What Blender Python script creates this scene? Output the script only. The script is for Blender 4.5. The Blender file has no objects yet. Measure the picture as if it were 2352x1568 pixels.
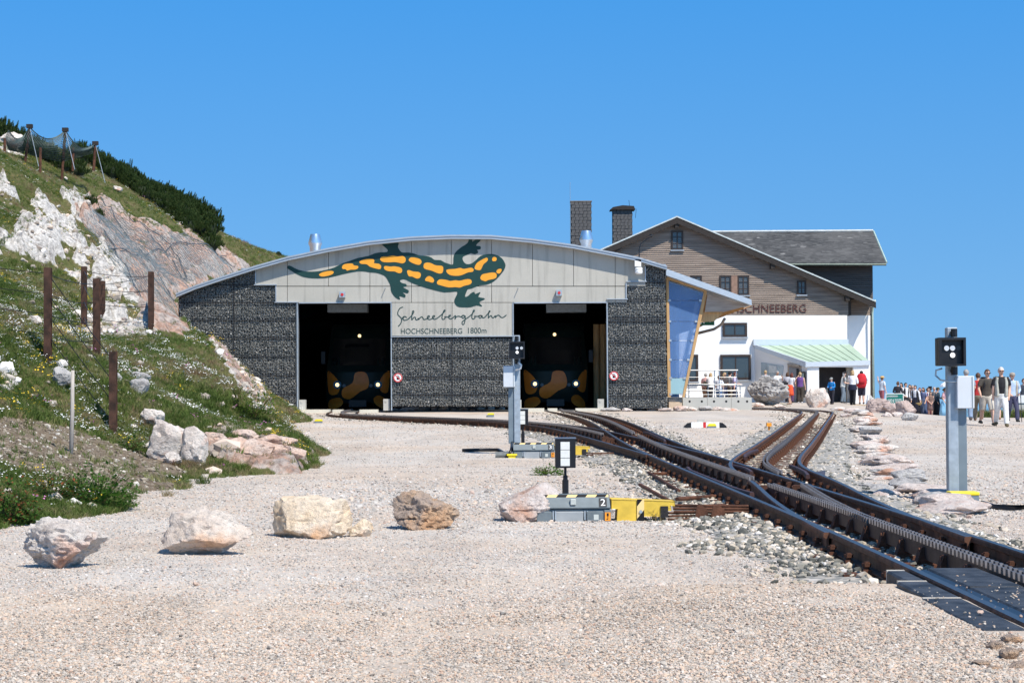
import bpy, bmesh, math, random
import numpy as np
from mathutils import Vector, Matrix
from mathutils.geometry import tessellate_polygon
random.seed(7); RNG = np.random.default_rng(7)
scn = bpy.context.scene
COL = scn.collection
R = math.radians

# ------------------------------------------------------------------ camera
F_PX, CXP, CYP = 4400.0, 1176.0, 784.0          # photo measured on a 2352 x 1568 grid
CAM = Vector((0, 0, 1.5))
PITCH, ROLL = math.atan(101 / F_PX), 0.0050
_f = Vector((0, math.cos(PITCH), math.sin(PITCH)))
_u0 = Vector((0, -math.sin(PITCH), math.cos(PITCH)))
_r0 = Vector((1, 0, 0))
_r = _r0 * math.cos(ROLL) - _u0 * math.sin(ROLL)
_u = _u0 * math.cos(ROLL) + _r0 * math.sin(ROLL)
cam_d = bpy.data.cameras.new('camera'); cam = bpy.data.objects.new('camera', cam_d); COL.objects.link(cam)
cam.matrix_world = Matrix(((_r.x, _u.x, -_f.x, CAM.x), (_r.y, _u.y, -_f.y, CAM.y), (_r.z, _u.z, -_f.z, CAM.z), (0, 0, 0, 1)))
cam_d.sensor_width = 36; cam_d.lens = 36 * F_PX / 2352
cam_d.clip_start = 0.1; cam_d.clip_end = 6000
scn.camera = cam
scn.render.resolution_x, scn.render.resolution_y = 1024, 682

# ------------------------------------------------------------------ sun + sky
SUN_TO = Vector((0.42, -0.60, 1.0)).normalized()       # towards the sun: right and behind the camera
sd = bpy.data.lights.new('sun', 'SUN'); sun = bpy.data.objects.new('sun', sd); COL.objects.link(sun)
sd.energy = 4.6; sd.angle = R(0.53); sd.color = (1.0, 0.925, 0.81)
sun.rotation_euler = (-SUN_TO).to_track_quat('-Z', 'Y').to_euler()
sun.location = (20, -30, 60)
W = bpy.data.worlds.new('World'); scn.world = W; W.use_nodes = True
nt = W.node_tree; bg = nt.nodes['Background']
sky = nt.nodes.new('ShaderNodeTexSky'); sky.sky_type = 'NISHITA'; sky.sun_disc = False
sky.sun_elevation = math.asin(SUN_TO.z); sky.sun_rotation = math.atan2(SUN_TO.x, SUN_TO.y)
sky.altitude = 1800; sky.air_density = 1.6; sky.dust_density = 2.0; sky.ozone_density = 2.5
_tc = nt.nodes.new('ShaderNodeTexCoord'); _va = nt.nodes.new('ShaderNodeVectorMath'); _va.operation = 'ADD'; _va.inputs[1].default_value = (0, 0, .30)
_vn = nt.nodes.new('ShaderNodeVectorMath'); _vn.operation = 'NORMALIZE'
nt.links.new(_tc.outputs['Generated'], _va.inputs[0]); nt.links.new(_va.outputs[0], _vn.inputs[0]); nt.links.new(_vn.outputs[0], sky.inputs['Vector'])
tint = nt.nodes.new('ShaderNodeMix'); tint.data_type = 'RGBA'; tint.blend_type = 'MULTIPLY'
tint.inputs['Factor'].default_value = 1.0
_sx = nt.nodes.new('ShaderNodeSeparateXYZ'); nt.links.new(_tc.outputs['Generated'], _sx.inputs[0])      # clear mountain air: bluer with height
_rp = nt.nodes.new('ShaderNodeValToRGB'); nt.links.new(_sx.outputs['Z'], _rp.inputs[0])
_rp.color_ramp.elements[0].position = 0.0; _rp.color_ramp.elements[0].color = (0.60, 0.84, 0.92, 1); _rp.color_ramp.elements[1].position = 0.22; _rp.color_ramp.elements[1].color = (0.25, 0.82, 1.20, 1); _e = _rp.color_ramp.elements.new(0.75); _e.color = (0.40, 0.58, 0.70, 1)
nt.links.new(sky.outputs[0], tint.inputs[6]); nt.links.new(_rp.outputs[0], tint.inputs[7])
nt.links.new(tint.outputs[2], bg.inputs['Color'])
bg.inputs['Strength'].default_value = 0.15
vs = scn.view_settings
vs.view_transform = 'Standard'; vs.look = 'None'; vs.gamma = 1.0; vs.exposure = 0.32; vs.use_curve_mapping = False

# ------------------------------------------------------------------ projection helpers
def ray(px, py):
    return _f * F_PX + _r * (px - CXP) + _u * (CYP - py)
def inv(px, py, Y):
    d = ray(px, py); t = Y / d.y
    return CAM + d * t
def proj(P):
    P = np.asarray(P, float) - np.array(CAM)
    z = P @ np.array(_f); return CXP + F_PX * (P @ np.array(_r)) / z, CYP - F_PX * (P @ np.array(_u)) / z
def sm(t): t = np.clip(t, 0, 1); return t * t * (3 - 2 * t)

# ------------------------------------------------------------------ numpy noise
def _hash(ix, iy, iz):
    h = (ix * 374761393 + iy * 668265263 + iz * 2147483647 % 1274126177 + iz * 1103515245) & 0xFFFFFFFF
    h = ((h ^ (h >> 13)) * 1274126177) & 0xFFFFFFFF
    h = (h ^ (h >> 16)) & 0xFFFFFFFF
    return h / 4294967295.0 * 2 - 1
def vnoise(p):
    p = np.asarray(p, float); i = np.floor(p).astype(np.int64); f = p - i; f = f * f * (3 - 2 * f)
    r = 0
    for dx in (0, 1):
        for dy in (0, 1):
            for dz in (0, 1):
                w = (f[:, 0] if dx else 1 - f[:, 0]) * (f[:, 1] if dy else 1 - f[:, 1]) * (f[:, 2] if dz else 1 - f[:, 2])
                r = r + w * _hash(i[:, 0] + dx, i[:, 1] + dy, i[:, 2] + dz)
    return r
def fbm(p, oct=4, lac=2.07, gain=.5):
    p = np.asarray(p, float); a, s, t = 1.0, 0, 0
    for k in range(oct):
        s = s + a * vnoise(p + k * 17.3); t += a; a *= gain; p = p * lac
    return s / t
def ridged(p, oct=4):
    p = np.asarray(p, float); a, s, t = 1.0, 0, 0
    for k in range(oct):
        s = s + a * (1 - 2 * np.abs(vnoise(p + k * 11.7))); t += a; a *= .5; p = p * 2.1
    return s / t

# ------------------------------------------------------------------ ground + hill heights
GY = [-20, 11, 14, 18, 30, 40, 50, 60, 73, 90, 112, 126, 145, 200, 900]
GZ = [.10, .12, .08, .05, .07, .12, .2, .33, .50, .48, .48, .3, -4, -26, -330]
DY = [0, 40, 58, 80, 105, 112, 125, 900]
DZ = [0, .04, .16, .42, .83, 1.0, 3.0, 60]
def ground_z(X, Y):
    X = np.asarray(X, float); Y = np.asarray(Y, float)
    x0 = 9.5 + .2 * np.maximum(0, Y - 58); z = np.interp(Y, GY, GZ) - sm((X - x0) / np.interp(Y, [58, 90], [8, 4])) * np.interp(Y, DY, DZ)
    # raised level crossing
    z = z + .125 * (1 - sm((Y - 12.2) / 1.6)) * (1 - sm((np.abs(X - 3.1) - 1.3) / 2.6))
    # low trough between the branch tracks' ballast
    return z
HILL = [ # px, py, depth
 (0,1205,20),(0,1120,22),(150,1150,23),(310,1150,24.5),(330,1168,22.8),(0,1000,27),(160,1055,28),(420,1112,28.3),(300,1060,30),(430,1082,31),
 (560,1092,31),(700,1082,32),(560,1008,34),(640,1003,36),(600,915,41),(560,850,46),(490,772,55),(430,757,62),(400,900,38),(300,900,36),
 (260,1008,32),(110,810,33),(0,830,32),(0,920,29.5),(222,805,35.5),(193,770,44),(347,757,44),(420,840,41),(235,742,52),(340,748,60),(0,745,42),
 (0,640,48),(100,600,55),(150,560,62),(0,480,62),(100,420,75),(0,350,82),(0,292,92),(200,405,92),(350,478,93),(480,522,104),(560,562,110),(650,590,114),
 (420,745,76),(350,650,76),(280,560,79),(200,490,82),(400,560,88),(500,602,92),(300,500,88),(250,640,66),(340,742,66),(200,700,58),(120,690,52),(60,520,64)]
hp = [tuple(inv(*h)) for h in HILL]
hp += [(-4.6,42,-.25),(-5.1,46,-.1),(-5.7,48,.0),(-5.0,50,-.4),(-4.0,36.5,-.15),(-6.2,52.5,.05),(-7.2,60,.3),(-8.6,70,.45),(-6.6,56,.3),(-2.6,32,-.25),(-3.4,24,-.3),(-4.2,20,-.25),(-2.5,40,-.5),(-3.2,50,-.7),(-4.5,60,-.5),(-6,70,-.5),
       (-30,40,6.5),(-30,60,9.5),(-34,92,17),(-15,25,4.0),(-10,20,1.8),(-20,40,5.6),(-12,30,3.2),(-45,75,18),(-45,40,9),
       (-17,122,8.5),(-27,118,12),(-45,118,16),(-10,118,8),(-12.5,90,5),(-12.2,100,5),(-11,82,3.4),(-8,80,0.5)]
hp = np.array(hp)
def _U(r2): return np.where(r2 > 1e-9, .5 * r2 * np.log(r2 + 1e-12), 0)
_n = len(hp); _K = np.zeros((_n + 3, _n + 3))
_d2 = (hp[:, None, 0] - hp[None, :, 0]) ** 2 + (hp[:, None, 1] - hp[None, :, 1]) ** 2
_K[:_n, :_n] = _U(_d2) + np.eye(_n) * 1.2
_Pm = np.c_[np.ones(_n), hp[:, 0], hp[:, 1]]; _K[:_n, _n:] = _Pm; _K[_n:, :_n] = _Pm.T
_w = np.linalg.solve(_K, np.r_[hp[:, 2], 0, 0, 0])
def hill_z(X, Y):
    X = np.asarray(X, float).ravel(); Y = np.asarray(Y, float).ravel(); out = np.empty(len(X))
    for a in range(0, len(X), 20000):
        x = X[a:a + 20000]; y = Y[a:a + 20000]
        d2 = (x[:, None] - hp[None, :, 0]) ** 2 + (y[:, None] - hp[None, :, 1]) ** 2
        out[a:a + 20000] = _U(d2) @ _w[:_n] + _w[_n] + _w[_n + 1] * x + _w[_n + 2] * y
    return out
def top_z(X, Y):
    g = float(ground_z(X, Y))
    if X < -2.5: g = max(g, float(hill_z([X], [Y])[0]))
    return g
def hit(px, py, hill=True, y0=8.5, y1=125):
    """first point of the ground (or hill) seen at a photo position"""
    d = ray(px, py); Ys = np.arange(y0, y1, .1); P = np.array(CAM)[None] + np.array(d)[None] * (Ys / d.y)[:, None]
    s = ground_z(P[:, 0], Ys)
    if hill and P[:, 0].min() < -2.5: s = np.maximum(s, np.where(P[:, 0] < -2.5, hill_z(P[:, 0], Ys), -99))
    k = np.argmax(P[:, 2] <= s)
    if not (P[:, 2] <= s).any(): k = int(np.argmin(P[:, 2] - s + (Ys > 104) * 9)); return Vector((P[k, 0], Ys[k], s[k]))
    return Vector(P[k])

# ------------------------------------------------------------------ materials
MATS = {}
def mat(name, col, rough=.75, metal=0.0, var=.12, scale=6.0, bump=0.0, bscale=40.0, col2=None, spec=.35, detail=4, coord='Object', stretch=None):
    if name in MATS: return MATS[name]
    m = bpy.data.materials.new(name); m.use_nodes = True; t = m.node_tree; b = t.nodes['Principled BSDF']
    b.inputs['Roughness'].default_value = rough; b.inputs['Metallic'].default_value = metal
    b.inputs['Specular IOR Level'].default_value = spec
    tc = t.nodes.new('ShaderNodeTexCoord'); src = tc.outputs[coord]
    if stretch:
        mp = t.nodes.new('ShaderNodeMapping'); mp.inputs['Scale'].default_value = stretch
        t.links.new(src, mp.inputs[0]); src = mp.outputs[0]
    nz = t.nodes.new('ShaderNodeTexNoise'); nz.inputs['Scale'].default_value = scale; nz.inputs['Detail'].default_value = detail
    t.links.new(src, nz.inputs['Vector'])
    rp = t.nodes.new('ShaderNodeValToRGB'); rp.color_ramp.elements[0].position = .3; rp.color_ramp.elements[1].position = .7
    c1 = [max(0, c * (1 - var)) for c in col]; c2 = [min(1, c * (1 + var)) for c in (col2 or col)]
    rp.color_ramp.elements[0].color = (*c1, 1); rp.color_ramp.elements[1].color = (*c2, 1)
    t.links.new(nz.outputs['Fac'], rp.inputs[0]); t.links.new(rp.outputs[0], b.inputs['Base Color'])
    if bump:
        n2 = t.nodes.new('ShaderNodeTexNoise'); n2.inputs['Scale'].default_value = bscale; n2.inputs['Detail'].default_value = 5
        t.links.new(src, n2.inputs['Vector'])
        bp = t.nodes.new('ShaderNodeBump'); bp.inputs['Strength'].default_value = bump; bp.inputs['Distance'].default_value = .02
        t.links.new(n2.outputs['Fac'], bp.inputs['Height']); t.links.new(bp.outputs[0], b.inputs['Normal'])
    MATS[name] = m; return m
def emit(name, col, s):
    m = bpy.data.materials.new(name); m.use_nodes = True; b = m.node_tree.nodes['Principled BSDF']
    b.inputs['Base Color'].default_value = (*col, 1); b.inputs['Emission Color'].default_value = (*col, 1); b.inputs['Emission Strength'].default_value = s
    MATS[name] = m; return m
def ramp(t, fac, stops):
    rp = t.nodes.new('ShaderNodeValToRGB'); e = rp.color_ramp.elements
    while len(e) < len(stops): e.new(.5)
    for k, (p, c) in enumerate(stops): e[k].position = p; e[k].color = (*c, 1)
    t.links.new(fac, rp.inputs[0]); return rp.outputs[0]
def mixc(t, fac, a, b, mode='MIX'):
    n = t.nodes.new('ShaderNodeMix'); n.data_type = 'RGBA'; n.blend_type = mode
    if isinstance(fac, (int, float)): n.inputs[0].default_value = fac
    else: t.links.new(fac, n.inputs[0])
    for s, v in ((6, a), (7, b)):
        if isinstance(v, tuple): n.inputs[s].default_value = (*v, 1)
        else: t.links.new(v, n.inputs[s])
    return n.outputs[2]
def noise(t, vec, scale, detail=4, rough=.55):
    n = t.nodes.new('ShaderNodeTexNoise'); n.inputs['Scale'].default_value = scale; n.inputs['Detail'].default_value = detail; n.inputs['Roughness'].default_value = rough
    t.links.new(vec, n.inputs['Vector']); return n.outputs['Fac']
def voro(t, vec, scale, feature='F1', rnd=1.0):
    n = t.nodes.new('ShaderNodeTexVoronoi'); n.inputs['Scale'].default_value = scale; n.feature = feature; n.inputs['Randomness'].default_value = rnd
    t.links.new(vec, n.inputs['Vector']); return n
def bumpn(t, h, strength, dist, prev=None):
    n = t.nodes.new('ShaderNodeBump'); n.inputs['Strength'].default_value = strength; n.inputs['Distance'].default_value = dist
    t.links.new(h, n.inputs['Height'])
    if prev: t.links.new(prev, n.inputs['Normal'])
    return n.outputs[0]
def newmat(name, rough=.85, spec=.25):
    m = bpy.data.materials.new(name); m.use_nodes = True; b = m.node_tree.nodes['Principled BSDF']
    b.inputs['Roughness'].default_value = rough; b.inputs['Specular IOR Level'].default_value = spec
    MATS[name] = m; return m, m.node_tree, b
def rockmat(name, stops, scale=1.6, patch=None, bump=.9, rand=False, white=None):
    m, t, b = newmat(name, .9, .2)
    tc = t.nodes.new('ShaderNodeTexCoord'); v = tc.outputs['Object']
    if rand:
        oi = t.nodes.new('ShaderNodeObjectInfo'); ad = t.nodes.new('ShaderNodeVectorMath'); ad.operation = 'MULTIPLY_ADD'
        ad.inputs[1].default_value = (1, 1, 1); cb = t.nodes.new('ShaderNodeCombineXYZ'); ml = t.nodes.new('ShaderNodeMath'); ml.operation = 'MULTIPLY'; ml.inputs[1].default_value = 37
        t.links.new(oi.outputs['Random'], ml.inputs[0]); t.links.new(ml.outputs[0], cb.inputs[0]); t.links.new(v, ad.inputs[0]); t.links.new(cb.outputs[0], ad.inputs[2]); v = ad.outputs[0]
    c = ramp(t, noise(t, v, scale, 8, .62), stops)
    if patch: c = mixc(t, ramp(t, noise(t, v, scale * .7, 5), [(patch[1], (0, 0, 0)), (patch[1] + .14, (1, 1, 1))]), c, patch[0])
    c = mixc(t, ramp(t, noise(t, v, scale * 9, 6, .7), [(.28, (.55,) * 3), (.60, (1.18,) * 3)]), (0, 0, 0), c, 'MIX')
    if white: c = mixc(t, ramp(t, noise(t, v, scale * 5, 8, .75), [(.56, (0, 0, 0)), (.66, (1, 1, 1))]), c, white)
    t.links.new(c, b.inputs['Base Color'])
    n1 = bumpn(t, noise(t, v, scale * 3, 10, .72), bump, .11)
    t.links.new(bumpn(t, noise(t, v, scale * 22, 5, .6), bump * .7, .015, n1), b.inputs['Normal'])
    return m

# ------------------------------------------------------------------ mesh builder
def wm(o):
    return o.matrix_basis.copy() if o.parent is None else wm(o.parent) @ o.matrix_parent_inverse @ o.matrix_basis
def adopt(ob, parent, local=False):
    ob.parent = parent
    ob.matrix_parent_inverse = Matrix() if local else wm(parent).inverted()
    return ob
class MB:
    def __init__(s): s.v = []; s.f = []; s.m = []; s.k = 0
    def quad(s, *pts):
        n = len(s.v); s.v += [tuple(p) for p in pts]; s.f.append(tuple(range(n, n + len(pts)))); s.m.append(s.k); return s
    def box(s, a, b, M=None):
        (x0, y0, z0), (x1, y1, z1) = a, b; x0, x1 = sorted((x0, x1)); y0, y1 = sorted((y0, y1)); z0, z1 = sorted((z0, z1))
        p = [(x0,y0,z0),(x1,y0,z0),(x1,y1,z0),(x0,y1,z0),(x0,y0,z1),(x1,y0,z1),(x1,y1,z1),(x0,y1,z1)]
        if M is not None: p = [tuple(M @ Vector(q)) for q in p]
        n = len(s.v); s.v += p
        for f in ((0,3,2,1),(4,5,6,7),(0,1,5,4),(1,2,6,5),(2,3,7,6),(3,0,4,7)): s.f.append(tuple(n + i for i in f)); s.m.append(s.k)
        return s
    def prism(s, poly, d):
        """closed 3-D polygon extruded by vector d"""
        n = len(s.v); k = len(poly); d = Vector(d); poly = [Vector(p) for p in poly]
        s.v += [tuple(p) for p in poly] + [tuple(p + d) for p in poly]
        for i in range(k):
            j = (i + 1) % k; s.f.append((n + i, n + j, n + k + j, n + k + i)); s.m.append(s.k)
        if k <= 4: tris = [tuple(range(k))]
        else: tris = tessellate_polygon([poly])
        for t in tris:
            s.f.append(tuple(n + q for q in t)); s.f.append(tuple(n + k + q for q in reversed(t))); s.m += [s.k, s.k]
        return s
    def loft(s, rings, cap=True, closed=True):
        n0 = len(s.v); k = len(rings[0])
        for r in rings: s.v += [tuple(p) for p in r]
        for a in range(len(rings) - 1):
            for i in range(k if closed else k - 1):
                j = (i + 1) % k; s.f.append((n0 + a*k + i, n0 + a*k + j, n0 + (a+1)*k + j, n0 + (a+1)*k + i)); s.m.append(s.k)
        if cap and closed:
            s.f.append(tuple(n0 + i for i in reversed(range(k)))); s.f.append(tuple(n0 + (len(rings)-1)*k + i for i in range(k))); s.m += [s.k, s.k]
        return s
    def tube(s, pts, rad, n=8, xa=None, cap=True):
        """tube through pts; rad = number, list of numbers or list of (rx, ry)"""
        pts = [Vector(p) for p in pts]; rings = []
        for i, p in enumerate(pts):
            r = rad[i] if isinstance(rad, (list, tuple)) and not (len(rad) == 2 and len(pts) != 2 and not isinstance(rad[0], tuple)) else rad
            rx, ry = r if isinstance(r, tuple) else (r, r)
            t = (pts[min(i+1, len(pts)-1)] - pts[max(i-1, 0)]).normalized()
            ax = Vector(xa) if xa is not None else (Vector((1,0,0)) if abs(t.x) < .9 else Vector((0,1,0)))
            ax = (ax - t * ax.dot(t)).normalized(); ay = t.cross(ax)
            rings.append([p + ax * rx * math.cos(2*math.pi*q/n) + ay * ry * math.sin(2*math.pi*q/n) for q in range(n)])
        return s.loft(rings, cap)
    def disc(s, c, r, nrm, n=16, th=.01):
        c = Vector(c); nrm = Vector(nrm).normalized(); a = nrm.orthogonal().normalized(); b = nrm.cross(a)
        return s.prism([c + a*r*math.cos(2*math.pi*q/n) + b*r*math.sin(2*math.pi*q/n) for q in range(n)], nrm * th)
    def lathe(s, base, prof, n=16):
        b = Vector(base)
        return s.loft([[b + Vector((r*math.cos(2*math.pi*q/n), r*math.sin(2*math.pi*q/n), z)) for q in range(n)] for r, z in prof])
    def build(s, name, mats, parent=None, smooth=False, origin=None, local=False):
        me = bpy.data.meshes.new(name); o = Vector(origin) if origin is not None else None
        v = s.v if o is None else [(a - o.x, b - o.y, c - o.z) for a, b, c in s.v]
        me.from_pydata(v, [], s.f)
        for m in (mats if isinstance(mats, (list, tuple)) else [mats]): me.materials.append(m)
        if any(s.m): me.polygons.foreach_set('material_index', s.m)
        if smooth: me.polygons.foreach_set('use_smooth', [True] * len(s.f))
        me.validate(); ob = bpy.data.objects.new(name, me); COL.objects.link(ob)
        if o is not None: ob.location = o
        if parent is not None: adopt(ob, parent, local)
        return ob
def tag(o, label, cat, group=None):
    o['label'] = label; o['category'] = cat
    if group: o['group'] = group
    return o
def struct(o): o['kind'] = 'structure'; return o
def stuff(o): o['kind'] = 'stuff'; return o
def thing(name, label, cat, group=None, loc=(0, 0, 0)):
    e = bpy.data.objects.new(name, None); COL.objects.link(e); e.location = loc; e.empty_display_size = .2
    return tag(e, label, cat, group)
def recalc(o):
    bm = bmesh.new(); bm.from_mesh(o.data); bmesh.ops.recalc_face_normals(bm, faces=bm.faces); bm.to_mesh(o.data); bm.free(); return o
def bevel(o, w=.01, seg=2):
    m = o.modifiers.new('bevel', 'BEVEL'); m.width = w; m.segments = seg; m.limit_method = 'ANGLE'; return o
def autosmooth(o):
    o.data.polygons.foreach_set('use_smooth', [True] * len(o.data.polygons)); 
    m = o.modifiers.new('edges', 'EDGE_SPLIT'); m.split_angle = R(40); return o

# ------------------------------------------------------------------ scatter by geometry nodes
def scatter(name, pts, scales, rots, sources, idx=None, parent=None):
    N = len(pts); me = bpy.data.meshes.new(name); me.vertices.add(N)
    me.vertices.foreach_set('co', np.asarray(pts, np.float32).ravel())
    sc = np.asarray(scales, np.float32)
    if sc.ndim == 1: sc = np.repeat(sc[:, None], 3, 1)
    for nm, ty, key, dat in (('sc', 'FLOAT_VECTOR', 'vector', sc), ('rot', 'FLOAT_VECTOR', 'vector', np.asarray(rots, np.float32))):
        a = me.attributes.new(nm, ty, 'POINT'); a.data.foreach_set(key, dat.ravel())
    a = me.attributes.new('idx', 'INT', 'POINT')
    a.data.foreach_set('value', (RNG.integers(0, len(sources), N) if idx is None else idx).astype(np.int32))
    ob = bpy.data.objects.new(name, me); COL.objects.link(ob)
    c = bpy.data.collections.new(name + '_shapes')
    for k, sobj in enumerate(sources): c.objects.link(sobj)
    g = bpy.data.node_groups.new(name, 'GeometryNodeTree')
    g.interface.new_socket('Geometry', in_out='INPUT', socket_type='NodeSocketGeometry'); g.interface.new_socket('Geometry', in_out='OUTPUT', socket_type='NodeSocketGeometry')
    i = g.nodes.new('NodeGroupInput'); o = g.nodes.new('NodeGroupOutput'); p = g.nodes.new('GeometryNodeInstanceOnPoints')
    ci = g.nodes.new('GeometryNodeCollectionInfo'); ci.inputs['Collection'].default_value = c; ci.inputs['Separate Children'].default_value = True; ci.inputs['Reset Children'].default_value = True
    p.inputs['Pick Instance'].default_value = True
    def at(nm, ty):
        n = g.nodes.new('GeometryNodeInputNamedAttribute'); n.data_type = ty; n.inputs['Name'].default_value = nm; return n.outputs['Attribute']
    g.links.new(i.outputs[0], p.inputs['Points']); g.links.new(ci.outputs[0], p.inputs['Instance'])
    g.links.new(at('idx', 'INT'), p.inputs['Instance Index']); g.links.new(at('rot', 'FLOAT_VECTOR'), p.inputs['Rotation']); g.links.new(at('sc', 'FLOAT_VECTOR'), p.inputs['Scale'])
    g.links.new(p.outputs[0], o.inputs[0])
    md = ob.modifiers.new('scatter', 'NODES'); md.node_group = g
    if parent: ob.parent = parent
    return stuff(ob)
def shape_obj(name, verts, faces, m, smooth=False):
    me = bpy.data.meshes.new(name); me.from_pydata([tuple(v) for v in verts], [], [tuple(f) for f in faces]); me.materials.append(m)
    if smooth: me.polygons.foreach_set('use_smooth', [True] * len(me.polygons))
    return bpy.data.objects.new(name, me)

_ICO = {}
def ico(sub):
    if sub not in _ICO:
        bm = bmesh.new(); bmesh.ops.create_icosphere(bm, subdivisions=sub, radius=1)
        _ICO[sub] = (np.array([v.co[:] for v in bm.verts]), [[v.index for v in f.verts] for f in bm.faces]); bm.free()
    v, f = _ICO[sub]; return v.copy(), f
def rock_verts(seed, dims, sub=4, planes=14, rough=.06, fine=.02, taper=0.0, cuts=(), lump=.12, crack=.45):
    rs = np.random.default_rng(seed); d, f = ico(sub)
    n = rs.normal(size=(planes, 3)); n /= np.linalg.norm(n, axis=1)[:, None]; off = rs.uniform(.72, 1.0, planes)
    for c in cuts:
        cn = np.array(c[:3], float); n = np.vstack([n, cn / np.linalg.norm(cn)]); off = np.r_[off, c[3]]
    dn = d @ n.T; r = np.where(dn > 1e-3, off[None] / np.maximum(dn, 1e-3), 9).min(1); r = np.minimum(r, 1.25)
    p = d * r[:, None]
    k = seed * 3.17
    r2 = 1 + lump * fbm(p * 1.6 + k, 3) + rough * ridged(p * 3.2 + k, 4) + fine * fbm(p * 11 + k, 3)
    r2 = r2 + rough * .55 * ridged(p * 7.5 + k, 3) - crack * np.clip(ridged(p * np.array([[1.6, 1.6, 2.6]]) + k * 2, 2) - .62, 0, 1)
    p = p * r2[:, None]
    if taper: 
        s = 1 - taper * np.clip(-p[:, 2], 0, 1); p[:, 0] *= s; p[:, 1] *= s
    p = p / np.abs(p).max(0)[None]
    return p * np.array(dims)[None] * .5, f
def rock(name, label, base, dims, seed, m, rotz=0, sub=4, parent=None, group=None, cat='boulder', sink=.06, tilt=(0, 0), **kw):
    p, f = rock_verts(seed, dims, sub, **kw)
    if tilt != (0, 0) or rotz:
        M = np.array((Matrix.Rotation(rotz, 3, 'Z') @ Matrix.Rotation(tilt[0], 3, 'X') @ Matrix.Rotation(tilt[1], 3, 'Y'))); p = p @ M.T
    p[:, 2] -= p[:, 2].min() + sink * dims[2]
    me = bpy.data.meshes.new(name); me.from_pydata(p.tolist(), [], f); me.materials.append(m)
    if sub >= 4: me.polygons.foreach_set('use_smooth', [True] * len(me.polygons))
    o = bpy.data.objects.new(name, me); COL.objects.link(o); o.location = base
    if sub >= 4:
        es = o.modifiers.new('edges', 'EDGE_SPLIT'); es.split_angle = R(32)
    if parent is not None: adopt(o, parent)
    else: tag(o, label, cat, group)
    return o
TXT = {}
for _t in ('HOCHSCHNEEBERG', '1800m', 'INFO & TICKETS', 'SCHNEEBERGBAHN', '2', '3', 'SIEMENS'):
    cu = bpy.data.curves.new('text', 'FONT'); cu.body = _t; cu.size = 1
    to = bpy.data.objects.new('text', cu); COL.objects.link(to)
    TXT[_t] = bpy.data.meshes.new_from_object(to.evaluated_get(bpy.context.evaluated_depsgraph_get())); bpy.data.objects.remove(to)
def text_mesh(txt, name, m, parent, at, width, height, depth=.008, up=Vector((0, 0, 1)), right=Vector((1, 0, 0))):
    """flat lettering standing at 'at' (lower left corner), facing the side of right x up"""
    me = TXT[txt].copy(); me.name = name
    co = np.array([v.co[:] for v in me.vertices]); mn, mx = co.min(0), co.max(0)
    a = (co[:, 0] - mn[0]) / (mx[0] - mn[0]) * width; b = (co[:, 1] - mn[1]) / (mx[1] - mn[1]) * height
    out = np.array(at)[None] + a[:, None] * np.array(right)[None] + b[:, None] * np.array(up)[None]
    me.vertices.foreach_set('co', out.astype(np.float32).ravel()); me.materials.clear(); me.materials.append(m)
    o = bpy.data.objects.new(name, me); COL.objects.link(o)
    if parent is not None: adopt(o, parent)
    s = o.modifiers.new('depth', 'SOLIDIFY'); s.thickness = depth; s.offset = 0
    return o
# ================================================================== terrain
def poly_mask(px, py, poly):
    poly = np.array(poly, float); ins = np.zeros(len(px), bool); n = len(poly)
    for i in range(n):
        x0, y0 = poly[i]; x1, y1 = poly[(i + 1) % n]
        c = ((y0 > py) != (y1 > py)) & (px < (x1 - x0) * (py - y0) / (y1 - y0 + 1e-9) + x0); ins ^= c
    return ins
ROCKP = [[(0,560),(60,515),(130,512),(180,535),(260,600),(310,680),(355,752),(250,752),(215,705),(130,612),(60,602),(0,590)],
         [(25,480),(110,462),(200,462),(240,488),(160,522),(80,505)], [(0,410),(30,440),(40,470),(0,465)]]
NETP = [[(180,500),(232,452),(330,520),(420,530),(520,585),(580,612),(405,680),(430,770),(350,760),(300,660),(240,575)]]
EDGEP = [[(478,780),(520,790),(572,845),(612,905),(634,950),(585,935),(545,880),(500,825)]]
BANKP = [[(455,1020),(520,1000),(640,1012),(720,1060),(690,1088),(560,1092),(480,1060)]]
BANDP = [[(195,742),(340,742),(352,768),(205,772)], [(0,840),(50,850),(40,885),(0,895)], [(0,325),(45,330),(48,352),(0,350)]]
DIRTP = [[(-60,965),(100,968),(250,1008),(330,1040),(425,1092),(400,1125),(330,1155),(240,1130),(140,1100),(-60,1065)]]
def masks(X, Y, Z):
    px, py = proj(np.c_[X, Y, Z])
    q = np.c_[X, Y, Z]
    px = px + 14 * vnoise(q * .9) + 8 * vnoise(q * 2.3 + 9); py = py + 12 * vnoise(q * .9 + 40) + 7 * vnoise(q * 2.3 + 70)
    def un(ps):
        r = np.zeros(len(px), bool)
        for p in ps: r |= poly_mask(px, py, p)
        return r.astype(float)
    return un(ROCKP), un(NETP), un(EDGEP), un(BANKP), un(BANDP), un(DIRTP)

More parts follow.
